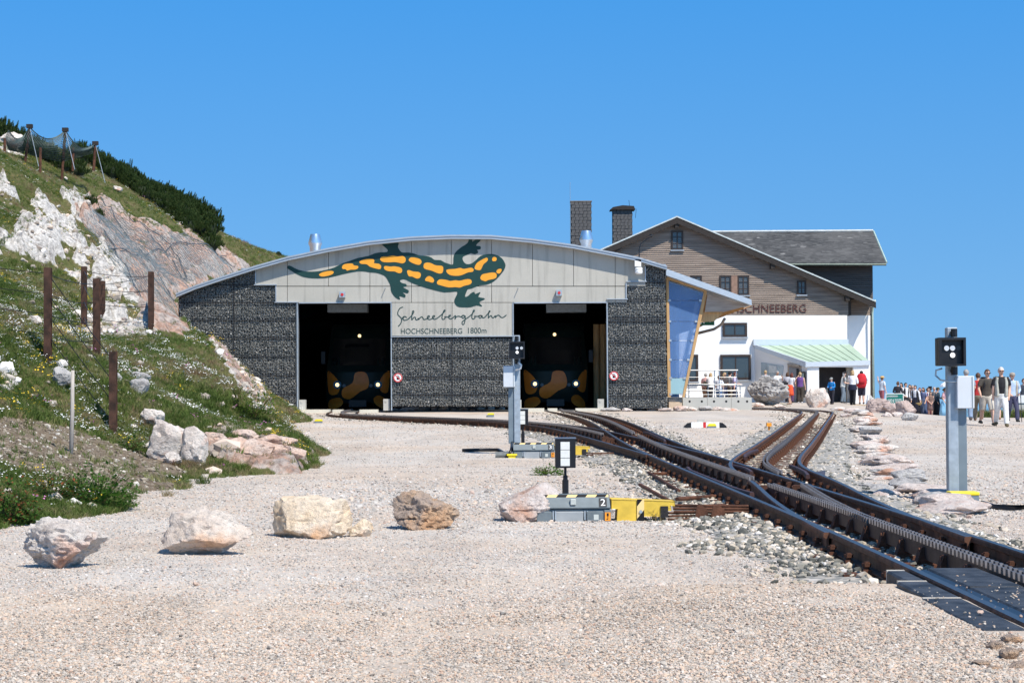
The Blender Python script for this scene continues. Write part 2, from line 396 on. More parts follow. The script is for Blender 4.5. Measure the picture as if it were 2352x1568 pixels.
def sandy(t, P):
    # warm sandy wear of the trodden forecourt: patches with their own outline
    sx = t.nodes.new('ShaderNodeSeparateXYZ'); t.links.new(P, sx.inputs[0]); mr = t.nodes.new('ShaderNodeMapRange'); mr.inputs[1].default_value = 15.0; mr.inputs[2].default_value = 8.8; t.links.new(sx.outputs[1], mr.inputs[0])
    ad = t.nodes.new('ShaderNodeMath'); ad.operation = 'ADD'; t.links.new(mr.outputs[0], ad.inputs[0]); t.links.new(noise(t, P, .45, 5), ad.inputs[1])
    c = ramp(t, ad.outputs[0], [(.55, (1, 1, 1)), (1.0, (1.0, .955, .90))])
    mp = t.nodes.new('ShaderNodeMapping'); mp.inputs['Scale'].default_value = (1.4, .35, 1); mp.inputs['Rotation'].default_value = (0, 0, .5); t.links.new(P, mp.inputs[0])      # trodden lanes, dust and damp patches
    return mixc(t, 1.0, c, ramp(t, noise(t, mp.outputs[0], .55, 5, .6), [(.36, (.95,.945,.94)), (.5, (1.03,1.03,1.03)), (.66, (1.09,1.09,1.09))]), 'MULTIPLY')
# --- ground sheet
ys = np.r_[np.linspace(-30, 8, 8)[:-1], np.arange(8, 30, .35), np.arange(30, 130, 1.0), np.linspace(130, 900, 30)]
xs = np.r_[np.linspace(-420, -40, 10)[:-1], np.linspace(-40, -12, 15)[:-1], np.arange(-12, 16, .4), np.arange(16, 60, 2), np.linspace(60, 420, 10)]
gx, gy = np.meshgrid(xs, ys); gz = ground_z(gx, gy); q = np.c_[gx.ravel(), gy.ravel(), np.zeros(gx.size)]
gz = gz + .02 * fbm(q * .35, 3).reshape(gz.shape) + .008 * vnoise(q * 1.7).reshape(gz.shape)
nx, ny = len(xs), len(ys)
fc = [(j*nx+i, j*nx+i+1, (j+1)*nx+i+1, (j+1)*nx+i) for j in range(ny-1) for i in range(nx-1)]
me = bpy.data.meshes.new('ground'); me.from_pydata(np.c_[gx.ravel(), gy.ravel(), gz.ravel()].tolist(), [], fc)
me.polygons.foreach_set('use_smooth', [True] * len(me.polygons))
ground = struct(bpy.data.objects.new('ground', me)); COL.objects.link(ground)
m, t, b = newmat('gravel_ground', .95, .12)
g_ = t.nodes.new('ShaderNodeNewGeometry'); P = g_.outputs['Position']
v1 = voro(t, P, 75); v2 = voro(t, P, 30)
stone = ramp(t, v1.outputs['Color'], [(0, (.32,.295,.27)), (.35, (.47,.44,.41)), (.6, (.56,.525,.49)), (.8, (.52,.44,.37)), (1, (.64,.62,.60))])
big = ramp(t, v2.outputs['Color'], [(0, (.26,.255,.25)), (.4, (.45,.43,.41)), (.75, (.47,.41,.37)), (1, (.60,.585,.57))])
base = mixc(t, ramp(t, noise(t, P, 1.3, 3), [(.4, (0,0,0)), (.62, (1,1,1))]), stone, big)
warm = ramp(t, noise(t, P, .22, 4), [(.40, (1.0,.985,.96)), (.62, (1.0,.91,.82))])
base = mixc(t, 1.0, base, warm, 'MULTIPLY'); base = mixc(t, 1.0, base, sandy(t, P), 'MULTIPLY')
t.links.new(base, b.inputs['Base Color'])
n1 = bumpn(t, v2.outputs['Distance'], -.5, .03); n2 = bumpn(t, v1.outputs['Distance'], -.75, .018, n1)
t.links.new(n2, b.inputs['Normal']); me.materials.append(m)

# --- hillside
hy = [17.0]
while hy[-1] < 128: hy.append(hy[-1] + max(.11, hy[-1] * .0042))
hy = np.array(hy); hx = np.r_[np.arange(-60, -26, .8), np.arange(-26, -2.0, .13)]
gx, gy = np.meshgrid(hx, hy); gz = hill_z(gx, gy).reshape(gx.shape)
q = np.c_[gx.ravel(), gy.ravel(), gz.ravel()]; X, Y, Z = q.T
Z = Z + .16 * fbm(q * .55, 4) + .05 * fbm(q * 2.6, 3)
mk = masks(X, Y, Z); rk, ntm, edg, bnk, bnd, drt = mk
rdg = ridged(q * 1.3, 4); rdg2 = ridged(q * np.array([[.7, .7, 1.8]]) + 5, 4)
white_break = (vnoise(q * .8 + 31) + .6 * vnoise(q * 2.1 + 3) > .0)
rk = rk * white_break
rock_any = np.clip(rk + ntm + edg + bnk + bnd * (vnoise(q * 1.5) > -.1), 0, 1)
Z = Z + rk * (.10 + .46 * rdg + .14 * ridged(q * 3.4 + 8, 3)) + ntm * (-.05 + .42 * rdg2 + .10 * rdg) + edg * (.05 + .22 * rdg) + bnk * (.05 + .30 * rdg2 + .10 * rdg) + bnd * .15 * rdg + drt * .06 * fbm(q * 4, 3)
keep = (Z > ground_z(X, Y) - .25) & ~((Y > 72.6) & (Y < 108.3) & (X > -13.0)) & ~((X > -2.4))
keep = keep.reshape(gx.shape); nx = len(hx)
fc = []
K = keep[:-1, :-1] & keep[1:, :-1] & keep[:-1, 1:] & keep[1:, 1:]
for j, i in zip(*np.nonzero(K)): a = j * nx + i; fc.append((a, a + 1, a + nx + 1, a + nx))
me = bpy.data.meshes.new('hillside'); me.from_pydata(np.c_[X, Y, Z].tolist(), [], fc)
def sattr(me, nm, d):
    a = me.attributes.new(nm, 'FLOAT', 'POINT'); a.data.foreach_set('value', np.asarray(d, np.float32))
sattr(me, 'rock', np.clip(rk + edg + bnd, 0, 1)); sattr(me, 'pink', np.clip(ntm + bnk + edg * .6, 0, 1)); sattr(me, 'dirt', drt)
bm = bmesh.new(); bm.from_mesh(me); bmesh.ops.delete(bm, geom=[v for v in bm.verts if not v.link_faces], context='VERTS'); bm.to_mesh(me); bm.free()
me.polygons.foreach_set('use_smooth', [True] * len(me.polygons))
hill = struct(bpy.data.objects.new('hillside', me)); COL.objects.link(hill)
HZ = Z.reshape(gx.shape)
def surf_z(x, y):
    """displaced hillside height (bilinear)"""
    x = np.atleast_1d(np.asarray(x, float)); y = np.atleast_1d(np.asarray(y, float))
    i = np.clip(np.searchsorted(hx, x) - 1, 0, len(hx) - 2); j = np.clip(np.searchsorted(hy, y) - 1, 0, len(hy) - 2)
    u = (x - hx[i]) / (hx[i+1] - hx[i]); v = (y - hy[j]) / (hy[j+1] - hy[j])
    return (HZ[j, i]*(1-u) + HZ[j, i+1]*u)*(1-v) + (HZ[j+1, i]*(1-u) + HZ[j+1, i+1]*u)*v
m, t, b = newmat('hill_soil', .95, .1)
g_ = t.nodes.new('ShaderNodeNewGeometry'); P = g_.outputs['Position']
def attr(t, nm):
    n = t.nodes.new('ShaderNodeAttribute'); n.attribute_name = nm; return n.outputs['Fac']
grass = ramp(t, noise(t, P, .9, 6, .65), [(.3, (.075,.085,.028)), (.5, (.115,.125,.045)), (.62, (.17,.14,.07)), (.75, (.13,.145,.05))])
grass = mixc(t, ramp(t, noise(t, P, 14, 5, .7), [(.35, (.6,)*3), (.65, (1.25,)*3)]), (0, 0, 0), grass)
limes = ramp(t, noise(t, P, 1.1, 8, .65), [(.28, (.42,.38,.35)), (.40, (.58,.545,.51)), (.56, (.69,.66,.62)), (.64, (.68,.61,.54)), (.72, (.66,.44,.28))])
limes = mixc(t, ramp(t, noise(t, P, 7, 7, .75), [(.38, (.35,)*3), (.58, (1.05,)*3)]), (.05, .045, .04), limes)  # shadowed cracks painted into the rock colour as dark noise
pinkr = ramp(t, noise(t, P, .8, 8, .7), [(.28, (.32,.295,.275)), (.40, (.48,.42,.385)), (.47, (.52,.44,.39)), (.54, (.50,.31,.23)), (.62, (.54,.43,.37)), (.75, (.46,.25,.17))])
pinkr = mixc(t, ramp(t, noise(t, P, 6, 7, .75), [(.36, (.32,)*3), (.6, (1.05,)*3)]), (.05, .04, .04), pinkr)
vd = voro(t, P, 20)
dirtc = ramp(t, vd.outputs['Color'], [(0, (.15,.11,.075)), (.5, (.22,.175,.13)), (.8, (.27,.22,.165)), (1, (.44,.39,.33))])
def fuzzy(f):
    ad = t.nodes.new('ShaderNodeMath'); ad.operation = 'ADD'; t.links.new(f, ad.inputs[0]); nn = noise(t, P, 5, 5, .7)
    return ramp(t, (lambda: (t.links.new(nn, ad.inputs[1]), ad.outputs[0])[1])(), [(.92, (0,0,0)), (1.08, (1,1,1))]) if False else ramp(t, (t.links.new(nn, ad.inputs[1]), ad.outputs[0])[1], [(.85, (0,0,0)), (.98, (1,1,1))])
c = mixc(t, fuzzy(attr(t, 'dirt')), grass, dirtc); c = mixc(t, fuzzy(attr(t, 'rock')), c, limes); c = mixc(t, fuzzy(attr(t, 'pink')), c, pinkr)
t.links.new(c, b.inputs['Base Color'])
n1 = bumpn(t, noise(t, P, 5, 9, .7), .8, .12); t.links.new(bumpn(t, noise(t, P, 26, 6, .7), .8, .03, n1), b.inputs['Normal'])
me.materials.append(m)
# ================================================================== shared materials
CONC = mat('concrete', (.47,.46,.42), .85, var=.07, scale=1.3, bump=.15, bscale=30, detail=8)
m, t, b = newmat('concrete_panel', .85, .2)
P = t.nodes.new('ShaderNodeNewGeometry').outputs['Position']
c = ramp(t, noise(t, P, .9, 7, .6), [(.3, (.41,.395,.35)), (.7, (.475,.455,.405))])
mp = t.nodes.new('ShaderNodeMapping'); mp.inputs['Scale'].default_value = (3.2, 3.2, .22); t.links.new(P, mp.inputs[0])
c = mixc(t, ramp(t, noise(t, mp.outputs[0], 1.5, 6, .6), [(.50, (1,1,1)), (.72, (.74,.72,.68))]), (0,0,0), c)
c = mixc(t, 1.0, c, ramp(t, noise(t, P, 22, 4, .7), [(.3, (.93,)*3), (.7, (1.04,)*3)]), 'MULTIPLY')
t.links.new(c, b.inputs['Base Color']); t.links.new(bumpn(t, noise(t, P, 30, 5), .12, .01), b.inputs['Normal']); PANEL = m
ZINC = mat('zinc', (.42,.46,.50), .5, .45, var=.08, scale=3, bump=.05)
GALV = mat('galvanised', (.40,.45,.49), .5, .45, var=.14, scale=12, bump=.05, detail=6)
STEELG = mat('grey_paint_steel', (.18,.225,.26), .5, .1, var=.08, scale=6)
ALU = mat('alu_duct', (.66,.69,.73), .28, .9, var=.06, scale=4)
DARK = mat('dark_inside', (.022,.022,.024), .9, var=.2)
BLACK = mat('black_plastic', (.012,.012,.014), .4, var=.2, spec=.4)
WIRE = mat('mesh_wire', (.22,.24,.25), .5, .5, var=.1)
TIMBER = mat('larch_timber', (.50,.31,.14), .65, var=.18, scale=3, stretch=(6, 6, .6), bump=.1)
GREYWOOD = mat('grey_wood', (.36,.30,.25), .8, var=.2, scale=3, stretch=(.6, 6, 6), bump=.1)
WHITE = mat('white_paint', (.80,.80,.79), .55, var=.03, scale=3)
GREENP = mat('emblem_green', (.008,.045,.042), .6, var=.08, scale=2)
ORANGEP = mat('emblem_orange', (.80,.34,.03), .6, var=.06, scale=3)
LETTER = mat('letter_green', (.025,.06,.06), .6, var=.1)
POSTM = mat('dark_rust_post', (.045,.026,.019), .8, .1, var=.4, scale=6, bump=.3, bscale=60, detail=8, col2=(.075,.036,.024))
RUST = mat('rusty_steel', (.075,.034,.021), .8, .15, var=.45, scale=7, bump=.3, bscale=60, detail=8, col2=(.12,.05,.028))
YELLOW = mat('yellow_paint', (.66,.45,.06), .6, var=.14, scale=8, bump=.08)
YELLOWB = mat('yellow_plastic', (.85,.68,.03), .45, var=.06)
RED = mat('red_paint', (.55,.03,.035), .5, var=.1)
ORANGE = mat('orange_paint', (.85,.33,.03), .5, var=.08)
m, t, b = newmat('blue_glass', .04, .6)
b.inputs['Base Color'].default_value = (.15,.28,.56,1); b.inputs['Transmission Weight'].default_value = .35; b.inputs['IOR'].default_value = 1.5
b.inputs['Alpha'].default_value = .64; BGLASS = m
m, t, b = newmat('window_glass', .05, .6); b.inputs['Base Color'].default_value = (.045,.06,.07,1); WGLASS = m
m, t, b = newmat('frosted_glass', .3, .5); b.inputs['Base Color'].default_value = (.33,.52,.56,1); b.inputs['Alpha'].default_value = .85; FGLASS = m
LIMEM = rockmat('limestone', [(.3, (.50,.41,.36)), (.43, (.70,.62,.56)), (.58, (.79,.73,.67)), (.72, (.66,.50,.43))], 2.2, ((.66,.36,.25), .53))
PINKM = rockmat('pink_limestone', [(.3, (.52,.41,.36)), (.43, (.70,.58,.52)), (.6, (.77,.68,.63)), (.72, (.64,.45,.38))], 2.4, ((.60,.34,.23), .54), rand=True, white=(.76,.73,.70))
CREAMM = rockmat('cream_rock', [(.3, (.70,.44,.25)), (.42, (.84,.66,.47)), (.6, (.87,.76,.63)), (.72, (.78,.50,.29))], 1.6, ((.70,.36,.16), .53))
BROWNM = rockmat('brown_rock', [(.3, (.33,.27,.24)), (.45, (.50,.39,.32)), (.6, (.64,.45,.30)), (.75, (.50,.42,.38))], 3.0, ((.64,.38,.22), .5))
GREYM = rockmat('grey_rock', [(.3, (.30,.28,.27)), (.45, (.48,.46,.45)), (.6, (.58,.56,.54)), (.75, (.46,.42,.38))], 2.2, rand=True)

# ================================================================== train shed
FY = 73.0
shed = thing('train_shed', 'long concrete train shed with arched roof, gabion walls and a salamander painted on its front', 'building', loc=inv(1040, 943, FY))
def I(px, py, Y=FY): return inv(px, py, Y)
def fpoly(pts, Y=FY): return [I(x, y, Y) for x, y in pts]
ROOFL = [(404,675),(450,656),(510,636),(585,612),(660,591),(754,571),(848,555),(944,545),(1036,541),(1128,541.5),(1222,550),(1317,563),(1411,581),(1466,592),(1532,612)]
def roof_y(x): return float(np.interp(x, [p[0] for p in ROOFL], [p[1] for p in ROOFL]))
def arch(x0, x1): return [(x, roof_y(x) + 5) for x in np.unique(np.r_[x0, [p[0] for p in ROOFL if x0 < p[0] < x1], x1])]
J = 1.1
joints = [586, 660, 754.5, 849.6, 945, 1036.5, 1129, 1223, 1317.5, 1413, 1483]
for a, bq in zip(joints[:-1], joints[1:]):
    x0, x1 = a + J * .5, bq - J * .5
    bot = 656.5 if bq > 600 else 653
    p = arch(x0, x1)
    MB().prism(fpoly(p + [(x1, 656.5), (x0, 656.5)]), (0, .22, 0)).build('concrete_panel', PANEL, shed)
low = [(633,660),(660,849.6),(849.6,945),(945,1129),(1129,1413),(1413,1440)]
for a, bq in low:
    y1 = 694 if (a, bq) != (633,660) else 693
    MB().prism(fpoly([(a + J*.5, 658.2), (bq - J*.5, 658.2), (bq - J*.5, y1), (a + J*.5, y1)]), (0, .22, 0)).build('concrete_panel', PANEL, shed)
for a, bq in ((900,1038.5),(1038.5,1178)):
    MB().prism(fpoly([(a + J*.5, 695.2), (bq - J*.5, 695.2), (bq - J*.5, 771), (a + J*.5, 771)]), (0, .22, 0)).build('concrete_panel', PANEL, shed)
# backing behind the joints
MB().prism(fpoly(arch(590, 1480) + [(1480,650),(1436,650),(1436,690),(640,690),(640,655),(590,655)], FY + .24), (0, .1, 0)).build('backing', mat('joint_dark', (.12,.12,.11), .9), shed)
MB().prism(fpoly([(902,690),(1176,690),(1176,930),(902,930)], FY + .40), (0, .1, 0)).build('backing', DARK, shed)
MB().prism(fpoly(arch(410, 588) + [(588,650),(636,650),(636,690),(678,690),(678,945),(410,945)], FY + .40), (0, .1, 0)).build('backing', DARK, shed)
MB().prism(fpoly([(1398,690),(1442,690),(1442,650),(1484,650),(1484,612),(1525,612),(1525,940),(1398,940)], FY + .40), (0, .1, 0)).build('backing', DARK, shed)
# roof : arched slab with metal edge
top = [I(x, y - 1, FY - .35) for x, y in ROOFL]; und = [p - Vector((0, 0, .14)) for p in top]
MB().prism(top + und[::-1], (0, 36, 0)).build('roof', mat('roof_sheet', (.42,.46,.50), .5, .4, var=.08, scale=.8), shed, smooth=False)
for k in range(len(top) - 1):
    a, c = top[k], top[k + 1]
    MB().prism([a + Vector((0, -.03, .012)), c + Vector((0, -.03, .012)), c + Vector((0, -.03, -.05)), a + Vector((0, -.03, -.05))], (0, .028, 0)).build('roof_edge_trim', ZINC, shed)
# shell of the shed
xL, xR = I(408, 800).x, I(1527, 800).x
zf = I(790, 943).z
MB().box((xL, FY + .5, zf - .3), (xL + .2, FY + 35, I(408, 690).z)).build('side_wall', CONC, shed)
MB().box((xR - .25, FY + .5, zf - .3), (xR, FY + 35, I(1527, 625).z)).build('side_wall', CONC, shed)
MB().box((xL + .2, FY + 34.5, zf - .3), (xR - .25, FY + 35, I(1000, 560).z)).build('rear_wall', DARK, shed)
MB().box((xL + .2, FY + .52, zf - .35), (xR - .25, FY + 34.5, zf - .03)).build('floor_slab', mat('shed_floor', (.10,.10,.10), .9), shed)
for x0, x1 in ((684,758),(764,788),(826,868),(1195,1250),(1258,1280),(1322,1394)):
    MB().box((I(x0, 943).x, FY - .1, zf - .25), (I(x1, 943).x, FY + .45, I(x0, 940.5 if x0 < 1000 else 937.5).z)).build('sill_block', mat('pale_sill', (.60,.57,.48), .9, var=.08), shed)
# door reveals
for xx in (683, 899, 1179, 1395):
    p = I(xx, 820); MB().box((p.x - .02, FY - .04, zf), (p.x + .02, FY + .40, I(xx, 695).z)).build('door_jamb', GALV, shed)
for x0, x1 in ((686,899),(1181,1394)):
    MB().box((I(x0,690).x, FY - .05, I(x0,695.6).z - .02), (I(x1,690).x, FY + .22, I(x0,695.6).z + .02)).build('door_lintel', ZINC, shed)
for x, y0 in ((686, 918), (880, 916), (1373, 916), (1183, 918)):
    p = I(x, y0); MB().box((p.x, FY + .12, zf), (p.x + .24, FY + .5, p.z)).box((p.x + .06, FY + .1, p.z - .12), (p.x + .12, FY + .118, p.z - .04)).build('door_kerb', CONC, shed)
# ceiling lamp boxes seen in the dark
for x, y in ((800, 712), (1300, 712)):
    p = I(x, y, FY + 4); MB().box((p.x - .8, FY + 3.6, p.z - .1), (p.x + .8, FY + 4.4, p.z + .22)).build('heater_box', GALV, shed)
for x in (1370, 1385):
    p = I(x, 800, FY + 5); MB().tube([(p.x, p.y, zf), (p.x, p.y, zf + 3.4)], .13, 10).build('timber_column', TIMBER, shed)

# --- gabions
GST = [shape_obj('gabion_stone', *rock_verts(50 + k, (1, .8, .75), 1, planes=7, rough=0, fine=0), None) for k in range(6)]
m, t, b = newmat('gabion_stone', .85, .25); oi = t.nodes.new('ShaderNodeObjectInfo')
c = ramp(t, oi.outputs['Random'], [(0, (.09,.094,.09)), (.25, (.145,.148,.14)), (.6, (.205,.207,.195)), (.88, (.27,.26,.235)), (.97, (.33,.315,.29)), (1, (.50,.48,.45))])
t.links.new(c, b.inputs['Base Color'])
for s_ in GST: s_.data.materials.clear(); s_.data.materials.append(m)
def gabion(poly, rows, splits):
    """wall of wire baskets: poly in photo points, rows = photo y of the seams, splits = photo x of the vertical seams"""
    xs_ = [p[0] for p in poly]; ys_ = [p[1] for p in poly]; x0, x1, y0, y1 = min(xs_), max(xs_), min(ys_), max(ys_)
    sc = FY / F_PX; st = .052 / sc
    gxx, gyy = np.meshgrid(np.arange(x0, x1, st), np.arange(y0, y1, st * .82)); px = (gxx + RNG.uniform(-.4, .4, gxx.shape) * st).ravel(); py = (gyy + RNG.uniform(-.4, .4, gyy.shape) * st).ravel()
    ins = poly_mask(px, py, poly); px, py = px[ins], py[ins]
    edges = np.array(rows); d = np.min(np.abs(py[:, None] - edges[None]), 1); k = (d > 1.7) | (RNG.random(len(py)) < .06)
    px, py = px[k], py[k]
    pts = np.array([tuple(I(a, b_, FY + .10)) for a, b_ in zip(px, py)]); pts[:, 1] += RNG.uniform(-.025, .05, len(pts))
    # bulge of every basket between its seams
    seam = np.sort(edges); ii = np.clip(np.searchsorted(seam, py) - 1, 0, len(seam) - 2); u = (py - seam[ii]) / (seam[ii + 1] - seam[ii]); pts[:, 1] -= .05 * np.sin(np.clip(u, 0, 1) * math.pi)
    stw = scatter('gabion_stones', pts, RNG.uniform(.05, .088, len(pts)), RNG.uniform(0, 6.28, (len(pts), 3)), [o.copy() for o in GST])
    adopt(stw, shed)
    MB().prism(fpoly(poly, FY + .14), (0, .2, 0)).build('gabion_core', DARK, shed)
    mb = MB()
    def bar(a, c, w=.0024):
        a, c = Vector(a), Vector(c); dr = (c - a).normalized(); n_ = Vector((0, 1, 0)).cross(dr) * w
        mb.prism([a - n_, a + n_, c + n_, c - n_], (0, .006, 0))
    stp = .10 / sc
    for x in np.arange(x0 + 2, x1, stp):
        yy = np.arange(y0, y1 + .5, 1.0); ins = poly_mask(np.full(len(yy), x), yy, poly)
        if ins.any(): r = yy[ins]; bar(I(x, r[0], FY - .005), I(x, r[-1], FY - .005))
    for y in np.arange(y0 + 2, y1, stp):
        xx = np.arange(x0, x1 + .5, 1.0); ins = poly_mask(xx, np.full(len(xx), y), poly)
        if ins.any(): r = xx[ins]; bar(I(r[0], y, FY - .012), I(r[-1], y, FY - .012))
    mb.build('wire_mesh', WIRE, shed)
    for y in rows[1:-1]:
        xx = np.arange(x0, x1 + .5, 1.0); ins = poly_mask(xx, np.full(len(xx), y), poly)
        if ins.any():
            r = xx[ins]; a, c = I(r[0], y, FY + .02), I(r[-1], y, FY + .02)
            MB().tube([a, c], .028, 5).build('basket_seam', DARK, shed)
    for x in splits:
        yy = np.arange(y0, y1 + .5, 1.0); ins = poly_mask(np.full(len(yy), x), yy, poly)
        r = yy[ins]; MB().tube([I(x, r[0], FY + .01), I(x, r[-1], FY + .01)], .022, 5).build('basket_seam', DARK, shed)
gl = [(412,688)] + [(x, roof_y(x) + 11) for x in (450, 510, 555)] + [(555,618),(586,618),(586,655),(633,655),(633,695),(681,695),(681,944),(412,944)]
gabion(gl, [600, 655, 695, 735, 776, 819, 862, 905, 944], [537])
gabion([(901,776),(1177,776),(1177,934),(901,934)], [776, 820, 866, 906, 934], [1038])
gabion([(1396,688),(1440,688),(1440,648),(1483,648),(1483,609),(1527,609),(1532,938),(1396,938)], [609, 648, 688, 730, 738, 786, 830, 878, 910, 938], [])
# zinc caps on the gabion steps
for x0, x1, y in ((555,590,617),(584,636,654),(631,684,694),(898,1180,773),(1393,1442,687),(1438,1485,646.5),(1481,1529,608)):
    a, c = I(x0, y), I(x1, y); MB().box((a.x, FY - .07, a.z - .02), (c.x, FY + .24, a.z + .012)).build('step_cap', ZINC, shed)
for x, y0, y1 in ((587,617,652),(634,656,693),(1482,612,646),(1438,650,687)):
    a = I(x, y0); MB().box((a.x - .018, FY - .045, I(x, y1).z), (a.x + .018, FY + .2, a.z)).build('step_trim', ZINC, shed)

# --- salamander emblem
def U(u, v): return (654.6 + .22461 * u, 534.0 + .22461 * v)
SAL = [(22,360),(28,342),(45,338),(75,350),(130,378),(200,396),(270,400),(340,396),(430,380),(510,355),(580,318),(650,295),(740,262),(850,240),(920,212),(980,203),(1040,200),(1050,180),(1030,158),(1000,132),(978,108),(975,84),(1085,73),(1192,66),(1186,82),(1145,95),(1165,110),(1155,140),(1165,170),(1185,195),(1205,205),(1260,205),(1320,215),(1360,232),(1400,237),(1450,240),(1500,258),(1530,280),(1590,282),(1630,305),(1670,318),(1700,328),(1720,320),(1722,270),(1730,225),(1760,185),(1810,145),(1865,110),(1880,70),(1892,50),(1906,48),(1916,60),(1915,95),(1945,75),(1975,62),(1998,68),(1998,85),(1970,110),(1955,135),(1990,138),(2003,150),(1998,172),(1965,178),(1975,195),(1970,212),(1935,222),(1905,212),(1880,222),(1820,248),(1822,290),(1850,320),(1890,322),(1925,305),(1960,275),(2000,240),(2050,225),(2110,220),(2170,233),(2220,265),(2248,310),(2255,340),(2240,385),(2205,430),(2160,480),(2110,515),(2050,535),(1990,540),(1950,555),(1900,575),(1870,580),(1855,610),(1840,655),(1870,650),(1895,625),(1935,605),(1945,628),(1990,610),(1997,618),(1978,658),(2035,670),(2040,685),(1985,712),(2015,748),(2005,755),(1960,745),(1900,763),(1840,765),(1780,762),(1750,745),(1732,712),(1735,680),(1755,640),(1760,605),(1700,608),(1630,612),(1560,598),(1490,580),(1420,560),(1350,535),(1290,512),(1240,485),(1205,478),(1175,492),(1195,515),(1235,525),(1245,540),(1235,553),(1208,555),(1225,570),(1262,590),(1265,610),(1250,622),(1200,610),(1230,635),(1232,655),(1220,665),(1170,650),(1178,680),(1165,685),(1130,665),(1100,630),(1082,590),(1078,545),(1060,505),(1030,455),(990,430),(930,412),(870,408),(800,397),(740,398),(680,408),(600,425),(530,442),(450,460),(370,468),(280,468),(190,455),(120,425),(70,395),(35,375)]
SPOTS = [[(348,430),(375,410),(430,395),(480,392),(498,405),(485,425),(440,442),(390,450),(360,445)],
[(583,352),(600,328),(640,318),(690,318),(705,335),(745,342),(748,362),(720,378),(670,380),(635,390),(620,375),(590,372)],
[(760,300),(790,282),(850,268),(900,272),(915,290),(910,312),(960,320),(982,340),(978,370),(945,372),(870,350),(835,325),(780,320)],
[(973,275),(990,248),(1050,245),(1105,235),(1150,245),(1200,240),(1230,258),(1232,295),(1205,315),(1160,308),(1120,302),(1060,305),(1000,300)],
[(1012,352),(1030,342),(1080,348),(1120,345),(1180,358),(1198,380),(1190,410),(1160,415),(1120,398),(1060,395),(1020,378)],
[(1265,285),(1280,258),(1320,255),(1380,272),(1397,300),(1380,328),(1350,328),(1300,310)],
[(1248,395),(1270,385),(1310,398),(1370,405),(1390,430),(1378,462),(1345,470),(1300,450),(1265,445)],
[(1420,325),(1445,308),(1490,312),(1540,335),(1600,340),(1618,360),(1610,410),(1570,418),(1500,390),(1425,368)],
[(1432,490),(1445,460),(1475,445),(1510,462),(1525,490),(1510,512),(1470,502)],
[(1650,385),(1680,375),(1740,372),(1790,362),(1830,372),(1900,360),(1928,375),(1920,400),(1870,408),(1820,430),(1770,442),(1700,438),(1660,415)],
[(1555,505),(1580,480),(1640,482),(1690,495),(1740,488),(1790,492),(1850,478),(1895,480),(1910,505),(1890,530),(1830,545),(1790,562),(1740,558),(1670,560),(1600,542),(1560,528)],
[(1940,355),(1960,315),(2010,280),(2060,258),(2075,275),(2060,300),(2030,325),(2005,375),(1985,385),(1945,375)],
[(2118,270),(2130,252),(2155,253),(2165,270),(2155,290),(2125,292)],[(2162,395),(2180,375),(2210,372),(2215,388),(2195,418),(2170,415)],
[(1998,462),(2015,430),(2060,418),(2120,408),(2155,415),(2165,440),(2150,468),(2080,485),(2050,498),(2010,485)]]
def smooth_closed(p, n=3):
    p = np.array(p, float); k = len(p); out = []
    for i in range(k):
        a, b_, c, d = p[(i-1) % k], p[i], p[(i+1) % k], p[(i+2) % k]
        for s_ in range(n):
            u = s_ / n; out.append(.5 * ((2*b_) + (c-a)*u + (2*a-5*b_+4*c-d)*u*u + (3*b_-a-3*c+d)*u**3))
    return out
def smooth_open(p, n=5):
    p = np.array(p, float); p = np.vstack([2*p[0]-p[1], p, 2*p[-1]-p[-2]]); out = []
    for i in range(1, len(p) - 2):
        a, b_, c, d = p[i-1], p[i], p[i+1], p[i+2]
        for s_ in range(n):
            u = s_ / n; out.append(.5 * ((2*b_) + (c-a)*u + (2*a-5*b_+4*c-d)*u*u + (3*b_-a-3*c+d)*u**3))
    out.append(p[-2]); return out
sal = MB().prism([I(*U(*q), FY - .010) for q in smooth_closed(SAL, 2)], (0, .008, 0)).build('salamander_emblem', GREENP, shed); recalc(sal)
for s_ in SPOTS:
    recalc(MB().prism([I(*U(*q), FY - .016) for q in smooth_closed(s_)], (0, .005, 0)).build('orange_spot', ORANGEP, sal))
STROKES = [[(1203,762),(1175,775),(1155,810),(1155,840),(1175,860),(1190,880),(1192,905),(1180,935),(1160,957)],
[(1194,884),(1205,868),(1215,858)],
[(1242,868),(1228,858),(1212,868),(1208,888),(1222,897),(1250,890),(1275,870),(1305,835),(1318,808),(1306,802),(1299,835),(1296,892),(1318,868),(1334,868),(1336,888),(1352,892),(1364,878),(1368,888),(1380,872),(1400,862),(1412,875),(1416,888),(1438,886),(1465,872),(1478,855),(1465,852),(1455,868),(1466,887),(1492,886),(1520,868),(1530,852),(1515,852),(1508,868),(1522,886),(1552,878),(1600,840),(1637,800),(1627,795),(1613,830),(1605,875),(1618,888),(1638,875),(1634,860),(1660,864),(1685,858),(1692,845),(1678,848),(1672,865),(1686,882),(1712,876),(1736,853),(1744,853),(1738,884),(1752,862),(1778,855),(1798,862),(1815,850),(1836,850),(1818,846),(1808,862),(1820,876),(1838,862),(1842,852),(1842,892),(1830,935),(1815,938),(1812,915),(1842,888),(1880,862),(1910,835),(1937,800),(1928,795),(1917,830),(1910,868),(1924,884),(1944,870),(1940,854),(1966,858),(1990,848),(2010,850),(1990,848),(1982,862),(1995,874),(2012,862),(2016,850),(2020,870),(2042,866),(2075,830),(2097,805),(2088,803),(2082,832),(2080,872),(2095,855),(2110,850),(2118,868),(2132,870),(2150,850),(2152,868),(2165,852),(2180,845),(2195,850),(2206,864),(2230,868),(2262,845)]]
